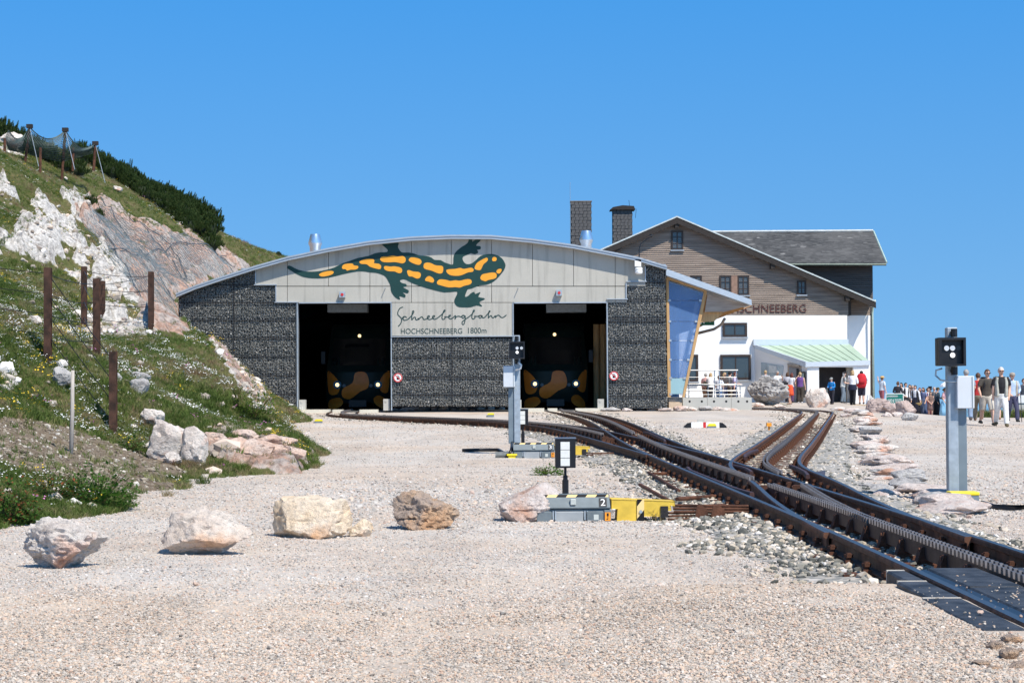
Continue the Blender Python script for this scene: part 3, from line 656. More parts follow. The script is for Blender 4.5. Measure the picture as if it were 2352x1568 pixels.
for s_ in STROKES:
    pts = [I(*U(*q), FY - .006) for q in smooth_open(s_, 4)]
    mb = MB(); w = .020
    L, Rr = [], []
    for k, p in enumerate(pts):
        d = (pts[min(k+1, len(pts)-1)] - pts[max(k-1, 0)]); d = d.normalized() if d.length > 1e-6 else Vector((1, 0, 0)); n_ = Vector((-d.z, 0, d.x)) * w; L.append(p + n_); Rr.append(p - n_)
    for k in range(len(pts) - 1): mb.quad(L[k], L[k+1], Rr[k+1], Rr[k])
    for k, p in enumerate(pts): mb.disc(p + Vector((0, -.0006 - .0004 * (k % 2), 0)), w, (0, 1, 0), 8, .0003)
    mb.build('script_lettering', LETTER, shed)
for tx, u0, u1, v0, v1 in (('HOCHSCHNEEBERG', 1185, 1812, 978, 1036), ('1800m', 1872, 2060, 972, 1030)):
    a = I(*U(u0, v1), FY - .006); c = I(*U(u1, v0), FY - .006); text_mesh(tx, 'height_lettering', LETTER, shed, a, c.x - a.x, c.z - a.z)
# warning lamps, rods, prohibition signs, cameras, vents
for x, y in ((787, 677), (1284, 673)):
    p = I(x, y); MB().box((p.x - .11, FY - .22, p.z - .11), (p.x + .11, FY - .001, p.z + .11)).build('lamp_housing', GALV, shed)
    MB().disc((p.x, FY - .222, p.z), .055, (0, -1, 0), 14, .02).build('red_lens', RED, shed)
for x, y in ((885, 662), (1190, 662)):
    p = I(x, y); MB().tube([p + Vector((0, .01, 0)), p + Vector((0, -.22, 0))], .015, 6).build('wall_rod', GALV, shed)
for x, y in ((914, 867), (1410, 863)):
    p = I(x, y, FY - .05); sg = tag(MB().disc(p, .175, (0, -1, 0), 28, .012).build('prohibition_sign', WHITE), 'round white no entry hand sign with red ring on the %s gabion wall' % ('middle' if x < 1000 else 'stepped right hand'), 'sign')
    mb = MB(); q = p + Vector((0, -.016, 0))
    ring = [[q + Vector((r*math.cos(a), 0, r*math.sin(a))) for r in (.172, .135)] for a in np.linspace(0, 2*math.pi, 33)]
    for k in range(32): mb.quad(ring[k][0], ring[k+1][0], ring[k+1][1], ring[k][1])
    mb.quad(*[q + Vector((dx, -.002, dz)) for dx, dz in ((-.11,.09),(-.09,.11),(.11,-.09),(.09,-.11))]); mb.build('red_ring', RED, sg)
    mb = MB(); h = q + Vector((0, .001, 0))
    mb.quad(h + Vector((-.05,0,-.08)), h + Vector((.045,0,-.08)), h + Vector((.05,0,0)), h + Vector((-.045,0,.01)))
    for k, (dx, l) in enumerate(((-.04,.07),(-.015,.095),(.012,.09),(.037,.075))): mb.quad(h + Vector((dx-.009,0,.0)), h + Vector((dx+.009,0,.0)), h + Vector((dx*1.3+.008,0,l)), h + Vector((dx*1.3-.008,0,l)))
    mb.quad(h + Vector((.045,0,-.06)), h + Vector((.085,0,-.005)), h + Vector((.072,0,.008)), h + Vector((.04,0,-.02))); mb.build('hand_symbol', BLACK, sg)
for x, y0, y1, Y in ((724, 538, 572, 79), (1347, 530, 565, 79)):
    a = inv(x, y1 + 12, Y); h = inv(x, y0, Y).z - a.z; w = 31 * Y / F_PX / 2
    v = tag(MB().lathe(a, [(w*.8, 0), (w*.8, h*.35), (w, h*.52), (w*1.02, h*.56), (w*.68, h), (w*.6, h), (w*.6, h*.8)], 20).build('roof_ventilator', ALU, smooth=True), 'double cone aluminium roof ventilator on the shed %s' % ('roof slope by the hill' if x < 1000 else 'roof slope before the chimneys'), 'vent')
    autosmooth(v)
ws = thing('weather_station', 'small white weather station with cup anemometer on a pole at the roof edge', 'sensor', loc=I(1465, 640, FY - .2))
p = I(1465, 605, FY - .25)
MB().box((p.x - .12, p.y - .1, p.z - .12), (p.x + .12, p.y + .1, p.z + .14)).build('housing', WHITE, ws)
MB().lathe((p.x + .03, p.y, p.z - .42), [(.06,0),(.14,.04),(.15,.1),(.14,.16),(.15,.2),(.13,.27)], 14).build('louvre_shield', WHITE, ws)
MB().tube([p + Vector((.05, 0, .1)), p + Vector((.06, 0, .55)), p + Vector((.12, 0, .75)), p + Vector((.42, 0, .98))], .022, 6).build('mast', BLACK, ws)
MB().tube([p + Vector((.3, 0, .93)), p + Vector((.55, 0, 1.02))], .018, 6).disc(p + Vector((.5, 0, 1.05)), .06, (0, 0, 1), 8, .06).build('anemometer', BLACK, ws)
MB().tube([p + Vector((0, .1, -.3)), p + Vector((0, .24, -.3))], .03, 6).build('bracket', GALV, ws)
for k, (x, y0, y1, Y) in enumerate(((764, 505, 566, 79), (1311, 440, 560, 119), (1082, 520, 542, 78))):
    pass

# --- trains
def rounded_front(cx, w, zb, zt, Y0):
    pass
TRG = mat('train_green', (.008,.020,.018), .5, .0, var=.1, spec=.25)
TRO = mat('train_orange', (.66,.20,.025), .4, var=.08, spec=.35)
TGL = newmat('train_glass', .04, .6)[0]; TGL.node_tree.nodes['Principled BSDF'].inputs['Base Color'].default_value = (.006,.007,.009,1)
HEAD = emit('headlamp_glow', (1.0,.72,.36), 1.7)
def train(cx, label, mir, Y0):
    zb = zf + .25; w = 1.33; H = 3.25
    tr = thing('rack_train', label, 'train', 'trains parked in the shed', loc=(cx, Y0 + 6, zf))
    # front profile: side view (y offset, z) ; sections along the width are rounded back
    prof = [(.25, 0), (.05, .35), (0, .8), (.05, 1.25), (.32, 1.45), (.95, 2.6), (1.3, 2.95), (2.2, H)]
    us = np.linspace(-1, 1, 15)
    rings = [[Vector((cx + w * math.copysign(abs(u) ** .9, u) * (1 if z < 2.6 else .93), Y0 + dy + .55 * abs(u) ** 4, zb + z)) for u in us] for dy, z in prof]
    mb = MB(); mb.loft(rings, cap=False, closed=False)
    back = [[Vector((p.x, Y0 + 14, p.z)) for p in r] for r in rings]
    for s_ in (0, -1):
        for a in range(len(prof) - 1):
            q = (rings[a][s_], back[a][s_], back[a+1][s_], rings[a+1][s_]); mb.quad(*(q if s_ else q[::-1]))
    for i in range(14): mb.quad(rings[-1][i], rings[-1][i+1], back[-1][i+1], back[-1][i]); mb.quad(back[0][i], back[0][i+1], rings[0][i+1], rings[0][i])
    recalc(mb.build('body', TRG, tr, smooth=True)).modifiers.new('edges', 'EDGE_SPLIT').split_angle = R(35)
    def front(u, z, off):     # point on the nose surface
        dy = np.interp(z, [p[1] for p in prof], [p[0] for p in prof]); uu = u / w
        return Vector((cx + u, Y0 + dy + .55 * abs(uu) ** 4 - off, zb + z))
    def skin(poly, off, name, m_, parent=tr):
        pts = smooth_closed(poly, 3); o = MB(); c = np.mean(pts, 0)
        ring = [[front(mir * (c[0] + (q[0]-c[0])*k), c[1] + (q[1]-c[1])*k, off) for q in pts] for k in (.02, .35, .7, 1)]
        return recalc(o.loft(ring, cap=False).build(name, m_, parent, smooth=True))
    MB().loft([[front(u, z, .012) for u in np.linspace(-1.08, 1.08, 13)] for z in (1.52, 2.0, 2.5, 2.62)], cap=False, closed=False).build('windscreen', TGL, tr, smooth=True)
    skin([(-.10,1.22),(.30,1.24),(.45,.95),(.42,.62),(.10,.46),(-.32,.16),(-.62,.26),(-.60,.58),(-.2,.82)], .045, 'orange_patch', TRO)
    skin([(-1.26,1.28),(-1.05,1.2),(-.80,.92),(-.72,.6),(-.86,.36),(-1.16,.36),(-1.24,.7)], .045, 'orange_patch', TRO)
    skin([(1.26,1.3),(1.0,1.1),(.86,.75),(.95,.46),(1.18,.42),(1.25,.8)], .045, 'orange_patch', TRO)
    skin([(-1.2,.1),(-.75,.22),(-.6,.0),(-.85,-.2),(-1.2,-.25)], .05, 'orange_patch', TRO); skin([(1.2,.0),(.9,.3),(.65,.2),(.7,-.05),(1.15,-.3)], .05, 'orange_patch', TRO)
    for u in (-.82, .82):
        p = front(u, .74, .06); hl = MB().disc(p, .16, (0, -1, .15), 18, .02).build('headlamp_bezel', TGL, tr); MB().disc(p + Vector((0, -.03, 0)), .078, (0, -1, .1), 16, .012).build('lit_lens', HEAD, hl)
        q = front(u * .66, .70, .06); MB().disc(q, .07, (0, -1, .1), 14, .02).build('unlit_lamp', mat('dim_lens', (.10,.11,.12), .35), tr)
    p = front(0, 2.74, .05); MB().disc(p, .065, (0, -1, .2), 16, .02).build('top_headlamp', HEAD, tr)
    MB().box((cx - .35, Y0 - .05, zb - .15), (cx + .35, Y0 + .3, zb + .12)).build('coupling', BLACK, tr)
    for s_ in (-1, 1):
        MB().box((cx + s_*(w + .04), Y0 + .6, zb + 1.6), (cx + s_*(w + .2), Y0 + .7, zb + 2.1)).build('wing_mirror', BLACK, tr)
    for k in range(4):
        for s_ in (-1, 1): MB().tube([(cx + s_*.5 - .04, Y0 + 1.5 + 2.8*k, zf + .3), (cx + s_*.5 + .04, Y0 + 1.5 + 2.8*k, zf + .3)], .28, 16).build('wheel', RUST, tr)
train(I(794, 900).x + .1, 'dark green train with orange patches and lit headlamps in doorway beside the hill', 1, FY + 4.4)
train(I(1275, 900).x + .1, 'dark green train with orange patches and lit headlamps in doorway beside the glass front', 1, FY + 3.8)

# --- glass porch side and canopy
CY2 = FY + .3
gp = [(1535,645),(1616,673),(1569,905),(1539,907)]
ys_g = [645, 690, 738, 782, 826, 868, 905]
def edge_x(y, a, c): return a[0] + (c[0]-a[0]) * (y-a[1]) / (c[1]-a[1])
for k, (y0, y1) in enumerate(zip(ys_g[:-1], ys_g[1:])):
    l0, l1 = edge_x(y0, gp[0], gp[3]), edge_x(y1, gp[0], gp[3])
    r0, r1 = edge_x(max(y0, 673), gp[1], gp[2]), edge_x(y1, gp[1], gp[2])
    poly = [(l0, y0 + .4), (r0, (y0 + .4) if y0 > 673 else 673), (r1, y1 - .4), (l1, y1 - .4)]
    MB().prism(fpoly(poly, CY2), (0, .02, 0)).build('glass_pane', BGLASS if k < 5 else FGLASS, shed)
    for x in (l1 + 2, r1 - 4):
        p = I(x, y1, CY2 - .02); MB().box((p.x - .05, p.y - .02, p.z - .04), (p.x + .05, p.y + .045, p.z + .04)).build('glass_clamp', ZINC, shed)
MB().prism(fpoly([(1530,638),(1536,640),(1541,912),(1534,912)], CY2 - .03), (0, .14, 0)).build('timber_post', TIMBER, shed)
MB().prism(fpoly([(1617,668),(1624,671),(1573,912),(1567,912)], CY2 - .03), (0, .14, 0)).build('timber_post', TIMBER, shed)
MB().prism(fpoly([(1532,632),(1624,664),(1623,671),(1532,641)], CY2 - .032), (0, .138, 0)).build('timber_beam', TIMBER, shed)
MB().prism(fpoly([(1545,700),(1553,700),(1556,900),(1546,900)], CY2 + 1.2), (0, .2, 0)).build('timber_lattice', GREYWOOD, shed)
MB().prism(fpoly([(1598,690),(1606,692),(1566,890),(1556,890)], CY2 + 1.0), (0, .25, 0)).build('timber_lattice', mat('bleached_wood', (.48,.44,.42), .8, var=.15), shed)
MB().prism(fpoly([(1540,640),(1560,650),(1560,912),(1540,912)], CY2 + 3), (0, 22, 0)).build('inner_wall', mat('pale_inner', (.25,.3,.42), .8), shed)
MB().prism(fpoly([(1530,617),(1726,688),(1727,701),(1530,632)], FY - .25), (0, 30, 0)).build('canopy_roof', mat('canopy_sheet', (.44,.50,.56), .5, .3, var=.06), shed)
MB().prism(fpoly([(1625,676),(1722,701),(1664,716),(1619,716)], FY + .2), (0, .12, 0)).build('canopy_gable_board', GREYWOOD, shed)
MB().prism(fpoly([(1615,668),(1727,702),(1640,735),(1606,752)], FY + 2.2), (0, 24, 0)).build('canopy_soffit', mat('soffit_timber', (.48,.24,.085), .7, var=.15, scale=3), shed)
MB().prism(fpoly([(1612,716),(1664,716),(1640,738),(1606,740)], FY + .4), (0, .1, 0)).build('canopy_beam', TIMBER, shed)
dp = [I(1592, 768, FY + 1.5), I(1640, 756, FY + 1.5), I(1657, 745, FY + 1.5), I(1665, 731, FY + 1.4)]
MB().tube(dp, .055, 8).build('drain_pipe', mat('copper_pipe', (.30,.24,.19), .5, .4), shed, smooth=True)
p = I(1622, 737, FY + 1.8); ex = tag(MB().box((p.x - .32, p.y, p.z - .17), (p.x + .32, p.y + .08, p.z + .17)).build('exit_sign', mat('sign_green', (.01,.13,.06), .5)), 'green emergency exit sign hanging under the timber canopy', 'sign')
MB().quad(*[p + Vector((dx, -.004, dz)) for dx, dz in ((-.02,.02),(.14,.02),(.14,.06),(.24,0),(.14,-.06),(.14,-.02),(-.02,-.02))]).build('white_arrow', WHITE, ex)
MB().quad(*[p + Vector((dx, -.004, dz)) for dx, dz in ((-.24,-.12),(-.19,-.12),(-.15,-.02),(-.1,-.1),(-.06,-.1),(-.1,.03),(-.12,.08),(-.18,.09),(-.2,.02))]).disc(p + Vector((-.12, -.004, .115)), .025, (0, -1, 0), 10, .001).build('running_figure', WHITE, ex)
# ================================================================== tracks
TZY = [0, 12, 22, 37, 50, 64, 73, 110]; TZ = [.255, .262, .27, .31, .40, .49, .54, .60]
def tz(Y): return float(np.interp(Y, TZY, TZ))
def T(px, py):
    d = ray(px, py); Y = 30.0
    for _ in range(60):
        Yn = (tz(Y) + .03 - CAM.z) / d.z * d.y; Y = .5 * Y + .5 * min(max(Yn, 5), 130)
    return np.array([d.x / d.y * Y, Y])
def fit(pts, deg, ys, w=None):
    P = np.array(pts); return np.polyfit(P[:, 1], P[:, 0], deg, w=w)
main_px = [(2352,1314),(2154.5,1246),(2051,1209),(1947,1175.6),(1815,1128),(1661,1072),(1641,1071),(1546,1029),(1463,1000.7),(1434,982),(1380,959),(1282,937.5)]
P_main = np.array([T(*p) for p in main_px]); P_main = np.vstack([[3.16, 3], [3.14, 8], P_main[:-1], [I(1285, 940).x, 73.0], [I(1285, 940).x, 90]])
cm = np.polyfit(np.r_[P_main[:, 1]], P_main[:, 0], 6)
def cmain(Y): return np.polyval(cm, Y) if 9 < Y < 72 else (np.polyval(cm, 9) if Y <= 9 else np.polyval(cm, 72))
def resample(path, step):
    p = np.array(path, float); s = np.r_[0, np.cumsum(np.linalg.norm(np.diff(p, axis=0), axis=1))]; q = np.arange(0, s[-1], step)
    return np.c_[np.interp(q, s, p[:, 0]), np.interp(q, s, p[:, 1])]
def smooth_path(pts, it=4, step=.5):
    p = np.array(smooth_open(pts, 12)); p = resample(p, step)
    for _ in range(it):
        r = p.copy(); r[2:-2] = (p[:-4] + p[1:-3] + p[2:-2] + p[3:-1] + p[4:]) / 5; p = r
    return p
path_main = np.array([[cmain(y), y] for y in np.arange(4, 90, .5)])
left_px = [(1380,989),(1317.6,980),(1234.6,969.6),(1166,964.4),(1080,961),(986,958.4),(879,954.4)]
xd = I(791, 943).x
pl = [[cmain(30), 30], [cmain(34) - .04, 34]] + [list(T(*p)) for p in left_px[1:]] + [[xd + .55, 66.5], [xd + .05, 70.5], [xd, 74], [xd, 90]]
path_left = smooth_path(pl, 10)
pr = [[3.13, 14], [3.16, 17], [3.32, 21], [3.62, 24.5]] + [list(T(*p)) for p in ((1750,1061),(1803,1013.5),(1831,989))]
d_ = np.array(pr[-1]) - np.array(pr[-3]); d_ /= np.linalg.norm(d_); e_ = np.array(pr[-1])
pr += [list(e_ + d_ * k) for k in (10, 19)]; e2 = np.array(pr[-1]); pr += [list(e2 + np.array(o_)) for o_ in ((.9,5.5),(.4,9.5),(-1.6,12.6),(-5,14.6),(-10,16),(-16,17))]
path_right = smooth_path(pr, 6)
RAILTOP = newmat('rail_head', .38, .4)[0]; b = RAILTOP.node_tree.nodes['Principled BSDF']; b.inputs['Base Color'].default_value = (.10,.10,.105,1); b.inputs['Metallic'].default_value = .75
RAILSIDE = mat('rail_side', (.060,.032,.023), .7, .2, var=.4, scale=9, bump=.15, detail=6, col2=(.095,.045,.028))
TOOTH = mat('rack_steel', (.085,.065,.062), .5, .5, var=.3, scale=14, detail=5)
def frames(path):
    p = np.array(path); t_ = np.gradient(p, axis=0); t_ /= np.linalg.norm(t_, axis=1)[:, None]; return p, t_, np.c_[t_[:, 1], -t_[:, 0]]
def offset_path(path, o):
    p, t_, n_ = frames(path); return p + n_ * o
def sweep(path, prof, mats_ix, name, mats, parent, dz=0.0, smooth=False):
    """prof: list of (lateral, z) ; closed section swept along the path at rail-top height"""
    p, t_, n_ = frames(path); mb = MB(); k = len(prof); v = []
    for (x, y), n in zip(p, n_):
        z = tz(y) + dz
        for a, h in prof: v.append((x + n[0]*a, y + n[1]*a, z + h))
    mb.v = v
    for i in range(len(p) - 1):
        for j in range(k):
            q = (j + 1) % k; mb.f.append((i*k+j, i*k+q, (i+1)*k+q, (i+1)*k+j)); mb.m.append(mats_ix[j])
    mb.f.append(tuple(range(k))); mb.m.append(mats_ix[0]); mb.f.append(tuple((len(p)-1)*k + i for i in reversed(range(k)))); mb.m.append(mats_ix[0])
    return recalc(mb.build(name, mats, parent))
RP = [(-.033,-.012),(-.026,0),(.026,0),(.033,-.012),(.033,-.042),(.010,-.055),(.010,-.125),(.060,-.138),(.060,-.150),(-.060,-.150),(-.060,-.138),(-.010,-.125),(-.010,-.055),(-.033,-.042)]
RMI = [0,0,0] + [1]*11; RMI = [1,0,1,1,1,1,1,1,1,1,1,1,1,1]
RAILRUST = mat('rusty_rail_side', (.10,.047,.03), .8, .1, var=.4, scale=9, bump=.15, detail=6, col2=(.15,.068,.04))
def rail(path, parent, o, name='rail', dz=0):
    return sweep(offset_path(path, o), RP, RMI, name, [RAILTOP, RAILRUST if parent is trk else RAILSIDE], parent, dz)
def seglen(path): return np.r_[0, np.cumsum(np.linalg.norm(np.diff(path, axis=0), axis=1))]
def rack(path, parent, fine=True, dz=.045):
    for o, ph in ((-.028, 0), (.028, .06)):
        q = offset_path(path, o); ob = sweep(q, [(-.011,-.045),(.011,-.045),(.011,-.16),(-.011,-.16)], [0]*4, 'rack_bar', TOOTH, parent, dz)
        s_ = seglen(q); mb = MB()
        for d in np.arange(ph + .06, s_[-1], .12):
            x, y = np.interp(d, s_, q[:, 0]), np.interp(d, s_, q[:, 1]); i = min(np.searchsorted(s_, d), len(q) - 1); t_ = q[i] - q[i-1]; t_ = t_ / np.linalg.norm(t_); n_ = (t_[1], -t_[0]); z = tz(y) + dz
            P_ = lambda a, l, h: (x + t_[0]*a + n_[0]*l, y + t_[1]*a + n_[1]*l, z + h)
            n0 = len(mb.v); mb.v += [P_(-.036,-.012,-.046), P_(.036,-.012,-.046), P_(.026,-.012,0), P_(-.026,-.012,0), P_(-.036,.012,-.046), P_(.036,.012,-.046), P_(.026,.012,0), P_(-.026,.012,0)]
            for f in ((0,1,2,3),(5,4,7,6),(1,5,6,2),(4,0,3,7),(3,2,6,7)): mb.f.append(tuple(n0 + i_ for i_ in f)); mb.m.append(0)
        t2 = stuff(mb.build('rack_teeth', mat('tooth_steel', (.17,.15,.145), .45, .55, var=.25, scale=20), ob))
# sleeper kit in local coordinates (y along the track)
SLP = MB().box((-.80,-.10,-.035), (.80,.10,0)).box((-.80,-.12,-.10), (.80,-.10,-.01)).box((-.80,.10,-.10), (.80,.12,-.01))
CLIP = MB()
for s_ in (-.53, .53):
    for o in (-.085, .085):
        CLIP.box((s_ + o - .03, -.045, 0), (s_ + o + .03, .045, .03)).tube([(s_ + o, 0, .03), (s_ + o, 0, .085)], .022, 6).tube([(s_ + o, 0, .05), (s_ + o, 0, .075)], .036, 6)
CHAIR = MB().prism([(-.10,-.055,0),(.10,-.055,0),(.06,-.055,.13),(-.06,-.055,.13)], (0,.11,0)).tube([(-.075,0,.10),(.075,0,.10)], .026, 6)
CLIP1 = MB().box((-.03, -.045, 0), (.03, .045, .03)).tube([(0, 0, .03), (0, 0, .085)], .022, 6).tube([(0, 0, .05), (0, 0, .075)], .036, 6)
me_1 = CLIP1.build('rail_clip', RUST).data; bpy.data.objects.remove(bpy.data.objects['rail_clip'])
me_s = SLP.build('sleeper', RUST).data; me_c = CLIP.build('rail_fastening', RUST).data; me_h = CHAIR.build('rack_chair', RUST).data
for o in list(bpy.data.objects):
    if o.name in ('sleeper', 'rail_fastening', 'rack_chair'): bpy.data.objects.remove(o)
def sleepers(path, parent, d0, d1, step=.74, chair=True):
    s_ = seglen(path); p, t_, n_ = frames(path)
    for d in np.arange(d0, min(d1, s_[-1]), step):
        i = min(np.searchsorted(s_, d), len(p) - 1); x, y = np.interp(d, s_, p[:, 0]), np.interp(d, s_, p[:, 1]); a = math.atan2(-t_[i][0], t_[i][1])
        for k, (nm, md) in enumerate((('sleeper', me_s), ('rail_fastening', me_c), ('rack_chair', me_h))):
            if k == 2 and not chair: continue
            o = bpy.data.objects.new(nm, md); COL.objects.link(o); o.location = (x, y, tz(y) - .152); o.rotation_euler = (0, 0, a)
            if k == 0: adopt(o, parent); sl = o
            elif k == 1:
                if y < 34:
                    bpy.data.objects.remove(o)
                    for lx in (-.615, -.445, .445, .615): o = bpy.data.objects.new('rail_clip', me_1); COL.objects.link(o); o.location = (lx, 0, 0); adopt(o, sl, True)
                else: o.location = (0, 0, 0); o.rotation_euler = (0, 0, 0); adopt(o, sl, True); stuff(o)
            else: adopt(o, parent)
tm = thing('rack_railway_track', 'main rack track running from the rubber crossing into the doorway beside the glass front', 'track', loc=(3.13, 12, .05))
tl = thing('rack_railway_track', 'branch rack track curving off into the shed doorway beside the hill', 'track', loc=(-1, 50, .2))
trk = thing('rack_railway_track', 'rusty branch rack track heading past the terrace towards the hotel', 'track', loc=(6, 40, .1))
# ballast beds
m, t, b = newmat('ballast_bed', .95, .12)
P = t.nodes.new('ShaderNodeNewGeometry').outputs['Position']; v2 = voro(t, P, 15)
t.links.new(ramp(t, v2.outputs['Color'], [(0, (.12,.125,.12)), (.35, (.24,.24,.23)), (.6, (.36,.34,.31)), (.85, (.46,.41,.36)), (1, (.58,.56,.54))]), b.inputs['Base Color'])
t.links.new(bumpn(t, v2.outputs['Distance'], -1, .05), b.inputs['Normal']); BALM = m
def bed(path, dz, w=1.25):
    p, t_, n_ = frames(path); pr_ = [(-w-.55,-.40),(-w,-.20),(-.75,-.162),(0,-.185),(.75,-.162),(w,-.20),(w+.55,-.40)]; mb = MB(); k = len(pr_)
    for (x, y), n in zip(p, n_):
        for a, h in pr_: mb.v.append((x + n[0]*a, y + n[1]*a, tz(y) + h + dz))
    for i in range(len(p) - 1):
        for j in range(k - 1): mb.f.append((i*k+j, (i+1)*k+j, (i+1)*k+j+1, i*k+j+1)); mb.m.append(0)
    return struct(mb.build('ballast_bed', BALM, smooth=True))
bed(path_main[(path_main[:, 1] > 12.9) & (path_main[:, 1] < 72.5)], 0); bed(path_left[path_left[:, 1] < 72.5][8:], .007); bed(path_right[6:], .014)
near = path_main[path_main[:, 1] < 77]
for o in (-.53, .53): rail(near, tm, o)
rack(path_main[(path_main[:, 1] > 6) & (path_main[:, 1] < 23.4)], tm); rack(path_main[(path_main[:, 1] > 24.0) & (path_main[:, 1] < 43)], tm); rack(path_main[(path_main[:, 1] > 44.2) & (path_main[:, 1] < 77)], tm)
sleepers(near, tm, 8.6, 80)
pl_ = path_left[path_left[:, 1] < 77]
rail(pl_[6:], tl, -.53, dz=-.001); rail(pl_[3:], tl, .53, dz=-.001)
rack(pl_[28:], tl); sleepers(pl_, tl, 12, 60)
rail(path_right[4:], trk, -.53, dz=-.001); rail(path_right[3:], trk, .53, dz=-.001)
rack(path_right[24:], trk); rack(path_right[6:19], trk); sleepers(path_right, trk, 9, 95)
# check rails, frog wings
def chk(path, o, i0, i1, parent):
    q = offset_path(path, o)[i0:i1].copy(); n = len(q); pp, t_, n_ = frames(q); fl = np.zeros(n); fl[0] = fl[-1] = .07
    if n > 3: fl[1] = fl[-2] = .03
    sg = -1 if o > 0 else 1
    q = q + n_ * (fl * sg)[:, None]
    return sweep(q, [(-.028,-.025),(-.02,-.004),(.02,-.004),(.028,-.025),(.028,-.06),(-.028,-.06)], [0]*6, 'check_rail', mat('check_rail_rust', (.085,.045,.04), .55, .4, var=.3, scale=10), parent)
iY = lambda path, y: int(np.argmin(np.abs(path[:, 1] - y)))
chk(path_main, -.44, iY(path_main, 22), iY(path_main, 29), tm); chk(path_right, .44, iY(path_right, 26), iY(path_right, 29.5), trk)
chk(path_main, .44, iY(path_main, 40), iY(path_main, 47), tm); chk(path_main, .43, iY(path_main, 27), iY(path_main, 30), tm); chk(path_right, -.44, iY(path_right, 32), iY(path_right, 36), trk)
# ---- point rods and cranks beside the main track near machine 2
def G(px, py): return hit(px, py, False)
rods = thing('point_rodding', 'rusty point rods and cranks between the yellow machine and the rail', 'rodding', loc=G(1650, 1185))
for y, dz in ((1172, .10), (1178, .07), (1186, .04)):
    a, c = G(1560, 1196), G(1690, 1196); MB().tube([(a.x - .05, a.y + (1196-y)*.01, a.z + dz + .05), (c.x + .15, c.y + .1, c.z + dz + .05)], .016, 8).build('rod', RUST, rods)
for px, w in ((1612, .16), (1650, .18)):
    a = G(px, 1196); MB().prism([a + Vector((-w/2, 0, 0)), a + Vector((w/2, 0, 0)), a + Vector((w*.35, 0, .13)), a + Vector((0, 0, .17)), a + Vector((-w*.3, 0, .16))], (0, .03, 0)).build('crank_plate', RUST, rods)
a = G(1672, 1190); MB().box((a.x, a.y, a.z), (a.x + .55, a.y + .10, a.z + .12)).build('bracket_block', RUST, rods)
rod2 = thing('rodding_frame', 'rusty steel frame with slanted bars on the ballast behind the yellow machine arm', 'rodding', loc=G(1540, 1120))
for (x0, y0, x1, y1) in ((1490,1100,1560,1140),(1470,1130,1540,1165),(1555,1165,1690,1150),(1500,1103,1570,1098)):
    a, c = G(x0, y0), G(x1, y1); MB().tube([a + Vector((0,0,.10)), c + Vector((0,0,.07))], .026, 8).build('bar', RUST, rod2)
a = G(1545, 1112); MB().box((a.x, a.y, a.z), (a.x + .35, a.y + .5, a.z + .05)).box((a.x + .12, a.y + .1, a.z + .05), (a.x + .22, a.y + .2, a.z + .2)).build('plate', RUST, rod2)
a = G(1872, 1108); tag(MB().prism([a, a + Vector((.14,0,.02)), a + Vector((.3,.9,.12)), a + Vector((.05,.9,.08))], (0,0,.02)).build('steel_plate', mat('dull_plate', (.13,.11,.115), .45, .5, var=.2)), 'dull steel plate lying tilted beside the branch track check rail', 'plate')
# ---- level crossing: rubber panels
RUB = mat('rubber_panel', (.022,.026,.033), .6, var=.3, scale=7, bump=.4, bscale=70, detail=8, col2=(.05,.055,.065), spec=.3)
SAND = mat('sandy_joint', (.5,.46,.4), .9, var=.15)
cr = thing('level_crossing', 'black rubber level crossing panels laid between and beside the rails', 'crossing', loc=(3.13, 10.5, .2))
for yA, yB in ((11.75, 12.95), (10.3, 11.73), (8.85, 10.28), (7.4, 8.83)):
    zc = tz(yA); xc = cmain((yA + yB) / 2)
    for x0, x1 in ((xc - .42, xc - .075), (xc + .075, xc + .42)):
        bevel(MB().box((x0, yA, zc - .14), (x1, yB, zc - .004)).build('rubber_panel', RUB, cr), .012, 1)
for sx_ in (-1, 1):
    xc = cmain(10.5); MB().box((xc + sx_*.494, 7.4, .1), (xc + sx_*.422, 12.9, tz(11) - .012)).build('flangeway_shade', BLACK, cr)  # black fill standing in for the shade in the gap beside each rail
for yA, yB, xo in ((12.2, 12.85, .13), (11.25, 12.15, .20), (9.75, 11.2, .24)):
    zc = tz(yA); xc = cmain((yA + yB) / 2)
    bevel(MB().box((xc - .58 - xo, yA, zc - .12), (xc - .58, yB, zc - .012)).build('rubber_panel', RUB, cr), .012, 1)
    bevel(MB().box((xc + .58, yA, zc - .12), (xc + .58 + .5, yB, zc - .012)).build('rubber_panel', RUB, cr), .012, 1)
    MB().box((xc - .58 - xo * .95, yB + .004, zc - .1), (xc - .585, yB + .040, zc - .010)).build('joint_strip', SAND, cr)
# ================================================================== hotel
HY = 110.0
hotel = thing('mountain_hotel', 'white mountain hotel with weathered board gable and slate roofs', 'building', loc=inv(1800, 925, HY))
PLASTER = mat('white_plaster', (.80,.80,.79), .8, var=.025, scale=.8, bump=.05, bscale=12)
BOARD = mat('weathered_board', (.25,.192,.155), .85, var=.25, scale=1.2, stretch=(.5, 2, 9), detail=7, col2=(.285,.228,.188), bump=.1)
BOARD2 = mat('dark_weathered_board', (.115,.10,.09), .85, var=.25, scale=1.2, stretch=(.5, 2, 9), detail=7)
FRAME = mat('dark_window_frame', (.035,.025,.022), .6, var=.2)
FASCIA = mat('dark_fascia', (.03,.024,.021), .8, var=.2)
VERDI = mat('pale_green_copper', (.40,.51,.39), .6, var=.08, scale=1.0, detail=6)
m, t, b = newmat('slate_roof', .8, .3)
P = t.nodes.new('ShaderNodeTexCoord').outputs['Object']
mp = t.nodes.new('ShaderNodeMapping'); mp.inputs['Scale'].default_value = (2.2, 2.2, 7); t.links.new(P, mp.inputs[0])
